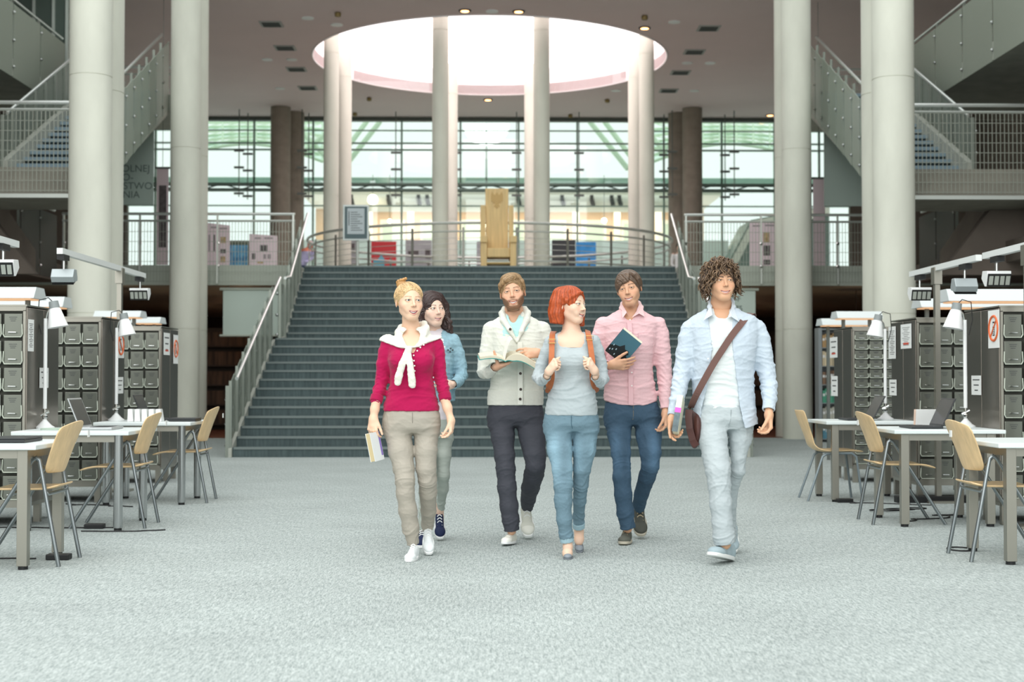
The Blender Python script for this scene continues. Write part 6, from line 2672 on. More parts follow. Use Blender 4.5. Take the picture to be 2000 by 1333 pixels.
mb.build('pocket_seam', M('denim_seam', '#5f8093', .8), jk)
mb = MB()
for (x, y) in ((875, 684), (880, 681), (884, 684), (879, 687)):
    mb.ball(b.j(x, y, -.125), .007, 8)
mb.build('brooch', M('pewter', '#5a6468', .4, .7), jk)
f, _ = top_field(b, [(640, 838, 862, -.005, .04), (664, 822, 882, -.01, .08), (712, 824, 880, -.01, .105), (760, 822, 882, 0, .108), (800, 822, 879, 0, .112), (826, 824, 877, 0, .112)], [], h=.006)
cloth('blouse', f, m_knit, b.t, rgb('#e2dbe0'), .002, 33)
LB1 = [(838, 848, 879, 0), (858, 850, 884, 0), (890, 851, 881, -.02), (928, 853, 878, -.02), (955, 853, 876, .06), (980, 853.5, 870, .16), (996, 853, 868.5, .22)]
LB2 = [(838, 826, 856, 0), (858, 824, 856, -.02), (890, 822, 851, -.08), (928, 820, 846, -.12), (960, 818, 842, -.14), (1000, 817, 836, -.16), (1036, 817, 832, -.16)]
trousers(b, [(815, 825, 878, 0, .105), (835, 822, 883, 0, .112), (856, 823, 883, 0, .10)], LB1, LB2, attr_mat('stretch_cotton', .6), rgb('#aeb6ae'), 41, .0018)
shoe(b.t, b.j(858, 1018, .28), b.j(860, 1046, .06) * A3((1, 1, 0)) + A3((0, 0, .01)), up=(0, -.3, 1), upper=rgb('#1c2748'), width=.92, name='navy_shoe')
shoe(b.t, b.j(826, 1058, -.10) * A3((1, 1, 0)), b.j(822, 1066, -.36) * A3((1, 1, 0)), upper=rgb('#1c2748'), width=.92, name='navy_shoe')
RhB = Rxyz(math.radians(27), math.radians(1), math.radians(3))
HoB = b.j(844, 603.5, -.06)
cfgB = dict(fem=1, jaw=1.03, brow=rgb('#3a2a24'), browa=.8, browt=.0028, lash=(.03, .02, .02), lasha=.9, squint=.85, lip=rgb('#c27f7c'), mouth=.0265, smile=.007, open=.0075, teeth=.8, blush=.5, gaze=(.45, -1, .05),
            neck=[(b.j(845, 630, -.01), .048), (b.j(848, 650, .0), .050), (b.j(850, 668, -.01), .07)])
pcs, TB = head_pieces(HoB, RhB, 1.0, SK_B, cfgB)
pcs.append(hand_piece(b.j(886, 751, -.15), (-1, -.25, -.25), (.1, 1, .2), (0, .2, 1), .9, (.35, .4, .45, .5), (.3, .3), SK_B))
fa = b.arm([(868, 1020, .24, 7.5), (860, 1004, .23, 7.5), (860, 985, .20, 9)])
f = Field(*bounds(fa), .004)
f.chain([b.j(860, 1024, .26), b.j(859, 1008, .235), b.j(860, 985, .2)], [.026, .026, .03], .01)
V, Fq = f.mesh()
pcs.append((V, Fq, 0, np.tile(np.array(SK_B), (len(V), 1))))
pcs.append(inner_body(b, rowsB, [aL, aR, b.limb(LB1), b.limb(LB2)], SK_B))
body_mesh(b, pcs, m_iris_d)
hB = rgb('#3b2b29')
pc = [hair_sculpt(TB, RhB, 1.0, hB, .012, [((.004, -.118, .086), (.060, .092, .092), .010)],
                  locks=[([(.055, .0, .19), (.088, .01, .13), (.094, .015, .07), (.098, .01, .01), (.108, -.005, -.04)], [.03, .034, .034, .032, .018], .02),
                         ([(-.055, .0, .19), (-.086, .01, .13), (-.088, .02, .07), (-.092, .02, .01), (-.095, .0, -.05)], [.03, .030, .032, .032, .016], .02),
                         ([(0, .09, .15), (0, .10, .06), (0, .095, -.03)], [.05, .05, .035], .03),
                         ([(.10, .03, .03), (.125, .01, -.015), (.128, -.012, -.055)], [.022, .020, .010], .01),
                         ([(.09, -.01, .06), (.108, -.03, .02), (.10, -.04, -.03)], [.016, .018, .008], .008)],
                  freq=lambda L: np.where(L[:, 2] > .15, L[:, 1] * 420 + L[:, 2] * 90, (L[:, 1] * 330 + L[:, 0] * 260 + 2.2 * np.sin(L[:, 2] * 95))), amp=.0022, cv=.30, h=.0028, size=.21)]
np_mesh('hair', pc, [m_hair], b.t)

# ---------------------------------------------------------------- C: bearded man with the open book
c = Person('bearded man in a cream buttoned cardigan over an aqua tee, reading while walking', 1005, 9.55)
rowsC = [(606, 990, 1020, 0, .05), (615, 980, 1032, 0, .075), (627, 962, 1052, 0, .095), (640, 955, 1060, 0, .11), (660, 958, 1064, -.005, .122), (690, 962, 1066, -.01, .13), (720, 960, 1064, -.005, .128), (750, 957, 1062, 0, .126), (765, 955, 1061, 0, .128), (778, 953.5, 1060, 0, .126), (790, 953, 1059.5, 0, .122)]
cL = c.arm([(958, 643, 0, 15), (954, 665, 0, 14.5), (948, 700, -.01, 14), (945, 727, -.05, 13), (955, 728, -.18, 11.5), (967, 717, -.27, 10.5)])
cR = c.arm([(1060, 643, 0, 15), (1070, 670, 0, 14), (1078, 705, 0, 13.5), (1080, 728, -.04, 12.5), (1070, 712, -.16, 11.5), (1058, 694, -.24, 10)])
f, trC = top_field(c, rowsC, [cL, cR])
f.cone(c.j(1004, 600, -.0), c.j(1004, 628, -.06), .062, .045, .004, '-')
f.cone(c.j(1004, 618, -.09), c.j(1011, 664, -.15), .044, .004, .002, '-', flat=((0, 1, 0), 2.0))
cuff_cut(f, cL)
cuff_cut(f, cR)
m_card = attr_mat('cardigan_knit', .9, .15, sheen=.2, bump=.18, bscale=600)
colC = rgb('#dcded4')
cd = cloth('cardigan', f, m_card, c.t, colC, .0030, 51, folds_for([cL, cR], 2.0) + [(c.j(1005, 700, 0), c.j(1005, 770, 0), .26, .0030, 2.2, .6, .4, 1.2, .6)], 8)
# shawl collar
f = Field(c.j(955, 680, -.22), c.j(1060, 600, .14), .0042)
f.chain([c.j(1009, 668, -.142), c.j(996, 645, -.130), c.j(984, 626, -.09), c.j(981, 613, -.03), c.j(986, 604, .04), c.j(1004, 601, .075), c.j(1023, 603, .04), c.j(1030, 612, -.03), c.j(1028, 626, -.09), c.j(1018, 648, -.130), c.j(1011, 668, -.142)],
        [.008, .018, .024, .024, .022, .020, .022, .024, .024, .016, .008], .012)
f.cone(c.j(1004, 596, -.0), c.j(1004, 622, -.06), .060, .048, .006, '-')
f.cone(c.j(1004, 616, -.12), c.j(1011, 662, -.17), .036, .004, .004, '-', flat=((0, 1, 0), 1.6))
cloth('shawl_collar', f, m_card, cd, colC, .0016, 53, ())
f = Field(*[np.minimum(c.j(950, 795, -.15), c.j(950, 795, .15)), np.maximum(c.j(1065, 762, -.15), c.j(1065, 762, .15))], .005)
f.loft([(z, cx, cy, rx + .006, ry + .006) for z, cx, cy, rx, ry in c.rows([(762, 955, 1061, 0, .128), (778, 953.5, 1060, 0, .126), (792, 953, 1059.5, 0, .122)])], 0)
V_ = cloth('ribbed_hem', f, attr_mat('rib_knit', .9, .15, bump=.6, bscale=60, bstretch=(6, 6, .3)), cd, colC, .0008, 54)
mb = MB()
mb.add([c.j(1010.5, 668, -.145), c.j(1020, 668, -.145), c.j(1021, 720, -.150), c.j(1021, 791, -.142), c.j(1011, 791, -.142), c.j(1011, 720, -.150)], [(0, 1, 2, 5), (5, 2, 3, 4)])
o = mb.build('button_placket', M('cardigan_placket', '#e4e6dc', .9), cd)
sm = o.modifiers.new('s', 'SOLIDIFY')
sm.thickness = .004
for py, px, dy in ((643.5, 996.5, -.150), (730, 1016.5, -.150), (761, 1017, -.148), (780, 1016, -.148)):
    mb = MB()
    button(mb, c.j(px, py, dy), .0095)
    mb.build('button', M('horn_button', '#33261f', .35), cd)
f, _ = top_field(c, [(614, 984, 1026, -.01, .055), (622, 976, 1036, -.02, .078), (640, 968, 1046, -.02, .098), (665, 966, 1050, -.02, .104), (700, 968, 1052, -.01, .104)], [], h=.005)
f.cone(c.j(1004, 600, -.0), c.j(1003, 626, -.08), .057, .030, .002, '-')
f.cone(c.j(1002, 618, -.11), c.j(1003, 636, -.14), .034, .006, .002, '-')
cloth('aqua_tee', f, m_knit, c.t, rgb('#b5dfdd'), .0014, 55)
LC1 = [(815, 954, 1004, 0), (830, 955, 1005, -.01), (854, 960, 1004.5, -.05), (891, 966, 1005.5, -.09), (916, 969.5, 1006, -.11), (953, 972, 1008, -.12), (990, 977, 1011.5, -.12), (1015, 981, 1014, -.11), (1037, 984, 1014.5, -.10)]
LC2 = [(815, 1007, 1060, 0), (830, 1008, 1061.5, 0), (854, 1013, 1065, -.04), (891, 1023, 1067, -.09), (909, 1026.5, 1065.5, -.10), (928, 1023, 1061.5, -.02), (953, 1018, 1054, .12), (975, 1016.5, 1046, .24), (993, 1017.5, 1041, .32)]
trousers(c, [(782, 955, 1058, 0, .112), (800, 953.5, 1060, 0, .12), (820, 954, 1061, 0, .118), (832, 957, 1060, 0, .09)], LC1, LC2, attr_mat('chino_cotton', .7, .25, bump=.06, bscale=500), rgb('#45474f'), 61, .0026)
shoe(c.t, c.j(1004, 1056, .0) * A3((1, 1, 0)) + A3((0, 0, .0)), c.j(984, 1065, -.21) * A3((1, 1, 0)) + A3((0, 0, .015)), upper=rgb('#e3e3d8'), width=1.0, name='canvas_sneaker', toecol=rgb('#eeeee6'))
shoe(c.t, c.j(1026, 1000, .42), c.j(1032, 1042, .18) * A3((1, 1, 0)) + A3((0, 0, .012)), up=(0, -.35, 1), upper=rgb('#d5d6ca'), width=1.0, name='canvas_sneaker', toecol=rgb('#e6e6dc'))
RhC = Rxyz(math.radians(-4), math.radians(2), math.radians(7))
HoC = c.j(1001, 571, -.06)
cfgC = dict(jaw=1.08, brow=rgb('#6b4f3a'), browa=.85, browt=.0036, lash=(.10, .07, .05), lasha=.7, lip=rgb('#b87a6e'), mouth=.030, smile=.0115, open=.0105, teeth=.8, blush=.5, squint=.66, gaze=(.1, -1, .0),
            beard=(np.array(rgb('#6e4f38')), .85), neck=[(c.j(1003, 600, -.01), .058), (c.j(1004, 616, .0), .058), (c.j(1004, 630, .0), .052)])
pcs, TC = head_pieces(HoC, RhC, 1.05, SK_C, cfgC)
# left hand of the picture: palm up under the book; other hand turning a page
pcs.append(hand_piece(c.j(966, 718, -.29), (.88, -.05, .30), (-.25, -.1, 1), (-.1, -1, .1), 1.02, (.12, .16, .2, .22), (.3, .0), tuple(SK_C * np.array([.97, .93, .92])) if False else SK_C, tdir=(-.25, -.35, .9), arm=[(c.j(958, 722, -.22), .019)]))
pcs.append(hand_piece(c.j(1054, 690, -.255), (-1, -.15, .0), (.1, .9, -.35), (0, .3, 1), 1.0, (.28, .5, .62, .7), (.2, .2), SK_C, tdir=(-.8, .2, -.1), arm=[(c.j(1062, 702, -.21), .019)]))
pcs.append(inner_body(c, rowsC, [cL, cR, c.limb(LC1), c.limb(LC2)], SK_C))
body_mesh(c, pcs, m_iris_d)
hC = rgb('#937755')
cutC = ((.006, -.112, .090), (.0665, .090, .078), .008)
lkC = []
for i_ in range(7):
    v_ = i_ / 6
    lkC.append(([(.050 - .012 * v_, -.052 + .020 * v_, .196 + .010 * v_), (.012, -.078 + .03 * v_, .198 + .014 * v_), (-.034, -.082 + .035 * v_, .186 + .012 * v_), (-.068, -.066 + .04 * v_, .160 + .008 * v_), (-.078, -.05 + .04 * v_, .140)], [.012, .016, .016, .013, .006], .004))
lkC.append(([(.052, -.05, .195), (.072, -.05, .170), (.076, -.045, .145)], [.012, .012, .008], .006))
pc = [hair_sculpt(TC, RhC, 1.05, hC, .009, [cutC, ((-.086, -.005, .092), (.02, .03, .036), .004), ((.086, -.005, .092), (.02, .03, .036), .004)], locks=lkC, planes=[((0, 0, .084), (0, .3, -1))],
                  adds=[((.0, -.02, .205), (.062, .07, .030), .02)], flow=(-.30, 1, .25), freq=430, amp=.0014, cv=.30)]
np_mesh('hair', pc, [m_hair], c.t)
# the open book he reads
t = thing('open_book', 'thick open paperback with teal cover held by the bearded man', 'book', tuple(c.j(986, 704, -.33) + c.O))
bw, bh = .215, .20


def leafpts(n, w_, lift, k0, k1, sgn):
    return [(sgn * w_ * u, k0 + lift * math.sin(PI * min(1, u * 1.05) ** .8) * 1.0 + k1 * u) for u in [i / n for i in range(n + 1)]]


for sgn, w_, lift, k1, nm in ((-1, .165, .020, .020, 'left_pages'), (1, .205, .046, -.015, 'right_pages')):
    topc = leafpts(14, w_, lift, .004, k1, sgn)
    thick = .010 if sgn < 0 else .034
    botc = [(x, z - .006 - thick * min(1, abs(x) / .05)) for x, z in topc]
    poly = topc + botc[::-1]
    o = MB().prism(poly, 'y', -bh * .18, bh * .82).build(nm, M('book_cream_pages', '#d9d3bd', .85), t)
    cov = botc + [(x, z - .004) for x, z in botc[::-1]]
    cov = [(x * 1.03, z - .001) for x, z in cov]
    o = MB().prism(cov, 'y', -bh * .20, bh * .84).build('cover', M('teal_cover', '#1c9490', .5), t)
mb = MB()
pp = [(.002 + .05 * (i / 8) ** 1.2 * .9, .006 + .135 * math.sin(i / 8 * PI / 2)) for i in range(9)]
pp = [(x - .004, z) for x, z in pp]
mb.prism(pp + [(x + .0012, z) for x, z in pp[::-1]], 'y', -bh * .14, bh * .78)
mb.build('turning_page', M('thin_page', '#f1f1ea', .8), t)
t.rotation_euler = (math.radians(8), math.radians(1), math.radians(4))

# ---------------------------------------------------------------- D: redhead with the rucksack
d = Person('woman with an orange bob in grey long sleeved top and blue jeans, gripping rucksack straps', 1116, 8.85)
rowsD = [(648, 1094, 1140, 0, .055), (655, 1078, 1156, 0, .075), (664, 1070, 1164, 0, .088), (680, 1073, 1161, -.005, .102), (700, 1078, 1157, -.012, .118), (712, 1080, 1155, -.014, .122), (728, 1081, 1155, -.005, .110), (745, 1078, 1158, 0, .104), (765, 1072, 1163, 0, .112), (785, 1067, 1166, 0, .120), (800, 1064.5, 1167, 0, .124), (812, 1064, 1167, 0, .124)]
dL = d.arm([(1075, 669, 0, 12.5), (1067, 688, 0, 12), (1058, 712, .01, 11.8), (1051, 737, .0, 11.5), (1058, 745, -.10, 10.5), (1069, 735, -.20, 9.5)])
dR = d.arm([(1160, 667, 0, 12.5), (1168, 688, 0, 12), (1174, 712, .01, 11.8), (1178, 740, .0, 11.8), (1172, 748, -.10, 10.5), (1162, 736, -.20, 9.5)])
f, trD = top_field(d, rowsD, [dL, dR])
for px in (1098, 1136):
    f.ell(d.j(px, 703, -.092), (.056, .040, .05), k=.035)
f.cone(d.j(1093, 640, -.035), d.j(1098, 667, -.11), .035, .016, .003, '-')
f.cone(d.j(1137, 640, -.035), d.j(1134, 667, -.11), .035, .016, .003, '-')
f.cone(d.j(1100, 664, -.115), d.j(1132, 664, -.115), .022, .022, .003, '-')
f.cone(d.j(1116, 636, .0), d.j(1116, 655, -.04), .070, .060, .003, '-')
cuff_cut(f, dL)
cuff_cut(f, dR)
dsh = cloth('grey_top', f, m_knit, d.t, rgb('#b0babd'), .0028, 71, folds_for([dL, dR], .4, .0026) + [(d.j(1116, 730, 0), d.j(1116, 806, 0), .24, .0042, 3.0, .45, .4, 1.4, 2.2)], 9)
LD1 = [(830, 1063.5, 1116, 0), (842, 1064, 1117, -.01), (879, 1068.5, 1117, -.05), (916, 1078.5, 1118, -.08), (948, 1081.5, 1118.5, -.09), (978, 1083, 1117, -.09), (1015, 1087, 1117, -.08), (1045, 1092, 1119, -.06), (1056, 1094.5, 1120, -.055)]
LD2 = [(830, 1117, 1168.5, 0), (842, 1117.5, 1168, 0), (879, 1118.5, 1164, -.01), (916, 1119.5, 1154, -.01), (948, 1119, 1149, .03), (978, 1119, 1145, .09), (1008, 1119, 1141.5, .17), (1028, 1119, 1141.5, .21)]


def jeans(V, c_):
    # faded thighs and seams belong to the wash of the cloth
    t_ = np.clip((V[:, 2] - .42) / .10, 0, 1) * np.clip((.80 - V[:, 2]) / .12, 0, 1)
    fr = np.clip(-V[:, 1] / .10, 0, 1)
    fade = t_ * fr
    n_ = .5 + .5 * np.sin(V[:, 0] * 47 + 1.0)
    out = c_ * (1 + (fade * .7 * n_)[:, None])
    return np.minimum(out, 1)


m_jean = attr_mat('jeans_denim', .8, .2, bump=.15, bscale=600, var=.04, vscale=160)
trousers(d, [(800, 1065, 1166.5, 0, .108), (815, 1063, 1168, 0, .118), (832, 1063, 1169, 0, .118), (843, 1066, 1167, 0, .09)], LD1, LD2, m_jean, rgb('#6f8996'), 81, .0020, 'blue_jeans', colf=jeans)
for LL in (LD1, LD2):
    pts, rs = d.limb(LL)
    e, q = pts[-1], pts[-2]
    u_ = unit(e - q)
    f = Field(e - .09, e + .09, .004)
    f.cone(e - u_ * .028, e + u_ * .010, rs[-1] + .004, rs[-1] + .003, 0)
    f.plane(e + u_ * .012, u_)
    f.plane(e - u_ * .030, -u_)
    f.cone(e, e + u_ * .05, rs[-1] * .75, rs[-1] * .75, 0, '-')
    cloth('turned_up_hem', f, m_jean, d.t, rgb('#9db9c4'), .001, 5)
mb = MB()
mb.tube([d.j(1116, 812, -.124), d.j(1116, 829, -.122), d.j(1118, 838, -.112)], .0016, 5)
mb.build('fly_seam', M('jean_stitch', '#3f6070', .8), d.t)
m_slip = rgb('#8b9299')
shoe(d.t, d.j(1112, 1083, .0) * A3((1, 1, 0)), d.j(1108, 1093, -.20) * A3((1, 1, 0)), upper=m_slip, width=.86, name='flat_shoe', style='flat', sole=M('slate_sole', '#7d8389', .6))
shoe(d.t, d.j(1130, 1050, .33) * A3((1, 1, 0)) + A3((0, 0, .05)), d.j(1132, 1071, .14) * A3((1, 1, 0)), upper=m_slip, width=.86, name='flat_shoe', style='flat', sole=M('slate_sole', '#7d8389', .6))
RhD = Rxyz(math.radians(50), math.radians(2), math.radians(-3))
HoD = d.j(1114, 596, -.02)
cfgD = dict(fem=1, jaw=.95, brow=rgb('#a06a45'), browa=.75, browt=.0028, lash=(.05, .04, .04), lasha=.9, squint=.85, lip=rgb('#c67a74'), mouth=.029, smile=.0105, open=.0105, teeth=.85, blush=.6, gaze=(.25, -1, .0),
            neck=[(d.j(1114, 624, -.0), .047), (d.j(1116, 645, .005), .050), (d.j(1116, 664, .0), .075)])


def chestD(f):
    f.loft(d.rows([(648, 1098, 1134, 0, .05), (657, 1082, 1150, 0, .078), (668, 1078, 1154, -.004, .096), (680, 1080, 1152, -.008, .100)]), .02)


pcs, TD = head_pieces(HoD, RhD, 1.0, SK_D, cfgD, chestD)
pcs.append(hand_piece(d.j(1070, 729, -.215), (.55, -.35, .75), (.75, .6, -.25), (-.45, .1, .85), .93, (.85, .9, .95, 1.0), (.5, .1), SK_D, tdir=(.5, -.1, .85), arm=[(d.j(1062, 742, -.15), .018)]))
pcs.append(hand_piece(d.j(1163, 728, -.215), (-.50, -.35, .75), (-.75, .6, -.25), (.45, .1, .85), .93, (.85, .9, .95, 1.0), (.5, .1), SK_D, tdir=(-.5, -.1, .85), arm=[(d.j(1170, 743, -.15), .018)]))
for (A, B, C2) in (((1108, 1052, -.05), (1109, 1070, -.06), (1108, 1086, -.13)), ((1130, 1024, .22), (1131, 1040, .25), (1131, 1060, .22))):
    q0, q1, q2 = d.j(*A), d.j(*B), d.j(*C2)
    ft = (q2 - q1)
    f = Field(np.minimum(np.minimum(q0, q1), q2) - .09, np.maximum(np.maximum(q0, q1), q2) + .09, .0035)
    f.chain([q0, q1], [.030, .027], .01)
    f.chain([q1, q1 * .3 + q2 * .7 + A3((0, 0, -.0)), q2], [.027, .028, .022], .02)
    V, Fq = f.mesh()
    pcs.append((V, Fq, 0, np.tile(np.array(SK_D), (len(V), 1))))
pcs.append(inner_body(d, rowsD[2:], [dL, dR, d.limb(LD1), d.limb(LD2)], SK_D))
body_mesh(d, pcs, m_iris_b)
hD = rgb('#a8481c')
cutD = ((.008, -.114, .080), (.066, .092, .100), .008)
pc = [hair_sculpt(TD, RhD, 1.0, hD, .012, [cutD, ((-.088, -.016, .092), (.030, .026, .032), .006)],
                  locks=[([(-.045, .05, .18), (-.062, .055, .12), (-.066, .060, .06), (-.062, .060, .01)], [.045, .046, .046, .044], .02),
                         ([(-.02, .085, .15), (-.02, .095, .08), (-.02, .090, .01)], [.045, .048, .044], .02),
                         ([(-.060, -.030, .187), (-.074, -.005, .155), (-.080, .026, .125), (-.080, .040, .06), (-.072, .030, .008)], [.018, .018, .020, .026, .022], .012),
                         ([(.012, -.082, .188), (-.030, -.080, .178), (-.060, -.058, .158), (-.076, -.028, .132), (-.080, -.008, .112)], [.008, .012, .013, .012, .008], .006),
                         ([(.065, .0, .17), (.080, -.010, .11), (.080, -.018, .05), (.070, -.032, -.002)], [.026, .024, .024, .020], .015),
                         ([(.04, .07, .14), (.045, .08, .05), (.04, .075, .0)], [.045, .042, .04], .02)],
                  planes=[((0, 0, -.010), (.0, .12, -1))],
                  freq=lambda L: np.where(L[:, 2] > .185, 0, 0) + np.arctan2(L[:, 0] - .018, -(L[:, 1] - .02)) * 46, amp=.0010, cv=.34, h=.0024, size=.19)]
np_mesh('hair', pc, [m_hair], d.t)
# rucksack
m_leather = M('tan_leather', '#b8683a', .5, var=.15, vscale=20, bump=.1, bscale=120)
t = thing('rucksack', 'tan leather rucksack on the back of the red haired woman', 'rucksack', tuple(d.j(1116, 735, .17) + d.O))
o0_ = d.j(1116, 735, .17)
q = lambda px, py, dy: d.j(px, py, dy) - o0_
f = Field((-.20, -.09, -.19), (.20, .13, .19), .006)
f.ell((0, .03, -.03), (.165, .075, .15), k=0)
f.ell((0, .03, .06), (.14, .07, .10), k=.04)
V, Fq = f.mesh()
np_mesh('bag_body', [(V, Fq, 0, None)], [m_leather], t)
for s in (-1, 1):
    X0 = 1116
    if s < 0:
        path = [(1082, 648, .07), (1080, 650, .02), (1078.5, 656, -.05), (1078, 668, -.105), (1077.5, 690, -.132), (1077, 708, -.142), (1077.5, 722, -.16), (1078, 737, -.14), (1075, 752, -.08), (1070, 764, .02), (1072, 768, .12)]
    else:
        path = [(1148, 646, .07), (1148, 648, .02), (1149, 653, -.05), (1152, 668, -.105), (1155, 690, -.130), (1157, 706, -.142), (1157, 722, -.16), (1157, 737, -.14), (1160, 752, -.08), (1166, 764, .02), (1162, 768, .12)]
    pts = [q(*e) for e in path]
    sp = []
    for i in range(len(pts) - 1):
        p_ = [pts[max(i - 1, 0)], pts[i], pts[i + 1], pts[min(i + 2, len(pts) - 1)]]
        for k_ in range(5):
            u = k_ / 5
            sp.append(.5 * ((2 * p_[1]) + (p_[2] - p_[0]) * u + (2 * p_[0] - 5 * p_[1] + 4 * p_[2] - p_[3]) * u ** 2 + (-p_[0] + 3 * p_[1] - 3 * p_[2] + p_[3]) * u ** 3))
    sp.append(pts[-1])
    nr = [unit((s * .15, -1, .5 if k_ < 18 else 0)) for k_ in range(len(sp))]
    st_ = MB().ribbon(sp, [Vector(v_) for v_ in nr], .034, .005).build('shoulder_strap', m_leather, t)
    bx = q(1078.3 if s < 0 else 1151.5, 667 if s < 0 else 660.5, -.125 if s < 0 else -.10)
    mb = MB()
    w_, h_ = .022, .012
    mb.tube([bx + A3(v_) for v_ in ((-w_, 0, -h_), (w_, 0, -h_), (w_, 0, h_), (-w_, 0, h_))], .0025, 6, closed=True)
    mb.build('buckle', M('brass', '#c4a565', .3, .9), st_)
# ---------------------------------------------------------------- E: young man in the pink shirt
e = Person('smiling young man with brown fringe, pink buttoned shirt and dark blue jeans, walking', 1231, 9.60)
rowsE = [(597, 1216, 1248, 0, .05), (607, 1205, 1258, 0, .075), (618, 1186, 1276, 0, .095), (628, 1175, 1288, 0, .108), (645, 1175, 1287, 0, .118), (665, 1178, 1283, -.008, .124), (690, 1182, 1278, -.01, .124), (720, 1182, 1276, 0, .118), (750, 1180, 1279, 0, .118), (775, 1179, 1284, 0, .12), (792, 1180, 1285, 0, .122)]
eL = e.arm([(1176, 633, 0, 14), (1170, 655, .0, 14), (1165, 685, .0, 13.5), (1163, 712, -.02, 13), (1172, 722, -.12, 12), (1187, 714, -.21, 10.5)])
eR = e.arm([(1286, 633, 0, 14.5), (1291, 655, 0, 16), (1293, 680, 0, 16.5), (1296, 710, 0, 16), (1298, 735, -.01, 15), (1299, 765, -.05, 12.5), (1299, 800, -.09, 9.5)])
f, trE = top_field(e, rowsE, [eL, eR])
f.cone(e.j(1231, 592, -.0), e.j(1229, 618, -.07), .060, .040, .004, '-')
f.cone(e.j(1229, 612, -.12), e.j(1231, 628, -.15), .030, .006, .002, '-')
# curved shirt tail
w_ = f._win(e.j(1170, 800, -.2), e.j(1295, 770, .2))
sl, X, Y, Z = w_
cx = e.j(1232, 790)[0]
zh = e.j(1232, 793)[2] + .55 * (np.abs(X - cx) ** 2.4) * 4.0
dist = (Z - zh.astype(f32)) + 0 * Y
f._put(sl, np.where(np.abs(X - cx) < .185, dist, 1.0).astype(f32), .0, '-')
cuff_cut(f, eL)
cuff_cut(f, eR)
m_oxf = attr_mat('oxford_cotton', .8, .2, bump=.1, bscale=700, var=.03, vscale=120)
colE = rgb('#e3bcc0')
es = cloth('pink_shirt', f, m_oxf, e.t, colE, .0034, 91, folds_for([eL, eR], 1.3, .0036) + [(e.j(1232, 700, 0), e.j(1232, 790, 0), .25, .0034, 2.4, .5, .4, 1.6, 1.9)], 8)
mb = MB()
P_ = [(x, y, dy) for x, y, dy in ((1229, 630, -.122), (1230.5, 645, -.136), (1231.5, 670, -.145), (1232, 700, -.144), (1232, 730, -.138), (1232, 760, -.136), (1232, 791, -.137))]
for i in range(len(P_) - 1):
    A, B = P_[i], P_[i + 1]
    mb.add([e.j(A[0] - 4.5, A[1], A[2]), e.j(A[0] + 4.5, A[1], A[2]), e.j(B[0] + 4.5, B[1], B[2]), e.j(B[0] - 4.5, B[1], B[2])], [(0, 1, 2, 3)])
o = mb.build('button_placket', M('pink_placket', '#e0b6bb', .8), es)
sm = o.modifiers.new('s', 'SOLIDIFY')
sm.thickness = .006
for px, py, dy in ((1230.5, 625, -.130), (1232, 650, -.147), (1236, 700, -.152), (1234, 728, -.146), (1234, 754, -.143)):
    mb = MB()
    button(mb, e.j(px, py, dy), .0052)
    mb.build('button', M('pearl_button', '#f2eeea', .3), es)
mb = MB()
mb.tube([e.j(1246, 651, -.134), e.j(1276, 649, -.112), e.j(1277, 680, -.118), e.j(1262, 688, -.136), e.j(1247, 682, -.142), e.j(1246, 651, -.134)], .0012, 5)
mb.build('chest_pocket', M('pink_seam', '#cf9fa6', .8), es)
colEc = rgb('#edcccd')
collar_leaf(e, [(1215, 594, -.03), (1213, 601, -.05), (1216, 622, -.13), (1224, 611, -.125), (1229, 618, -.118), (1222, 606, -.09)], mat=m_oxf, parent=es, col=colEc)
collar_leaf(e, [(1249, 592, -.03), (1256, 601, -.05), (1259, 619, -.115), (1248, 613, -.125), (1234, 621, -.12), (1243, 608, -.09)], mat=m_oxf, parent=es, col=colEc)
f = Field(e.j(1200, 625, -.15), e.j(1264, 585, .12), .004)
f.chain([e.j(1216, 606, -.07), e.j(1213, 602, -.02), e.j(1217, 594, .05), e.j(1232, 590, .075), e.j(1247, 593, .05), e.j(1253, 601, -.02), e.j(1250, 606, -.07)], [.010, .014, .018, .020, .018, .014, .010], .01)
f.cone(e.j(1232, 580, .0), e.j(1232, 618, -.02), .056, .056, .003, '-')
cloth('collar_stand', f, m_oxf, es, colEc, .0008, 93)
LE1 = [(815, 1181, 1233, 0), (827, 1182, 1235, -.01), (850, 1187, 1232, -.05), (885, 1194, 1231.5, -.10), (910, 1197.5, 1231.5, -.12), (931, 1197, 1231.5, -.13), (966, 1200, 1234, -.13), (1001, 1204.5, 1238, -.12), (1033, 1211, 1241, -.11)]
LE2 = [(815, 1236, 1290, 0), (827, 1239, 1293, 0), (850, 1241.5, 1293, -.05), (885, 1249.5, 1291, -.10), (910, 1252.5, 1288, -.11), (931, 1247, 1281, -.04), (966, 1238, 1267, .12), (982, 1236.5, 1262, .20), (995, 1238, 1260, .25)]
trousers(e, [(785, 1182, 1284, 0, .112), (800, 1180.5, 1288, 0, .12), (818, 1181, 1291, 0, .118), (830, 1184, 1288, 0, .09)], LE1, LE2, m_jean, rgb('#41586c'), 101, .0026, 'blue_jeans', colf=jeans)
mb = MB()
mb.tube([e.j(1237, 793, -.118), e.j(1237, 812, -.120), e.j(1236, 820, -.116)], .0016, 5)
mb.build('fly_seam', M('jean_stitch_ochre', '#8a7c60', .8), e.t)
shoe(e.t, e.j(1226, 1052, .02) * A3((1, 1, 0)), e.j(1217, 1064, -.22) * A3((1, 1, 0)) + A3((0, 0, .008)), upper=rgb('#5d5f57'), width=1.05, name='dark_sneaker', sole=M('cream_sole', '#b9b3a2', .6), lace=M('tan_laces', '#b9a98c', .8))
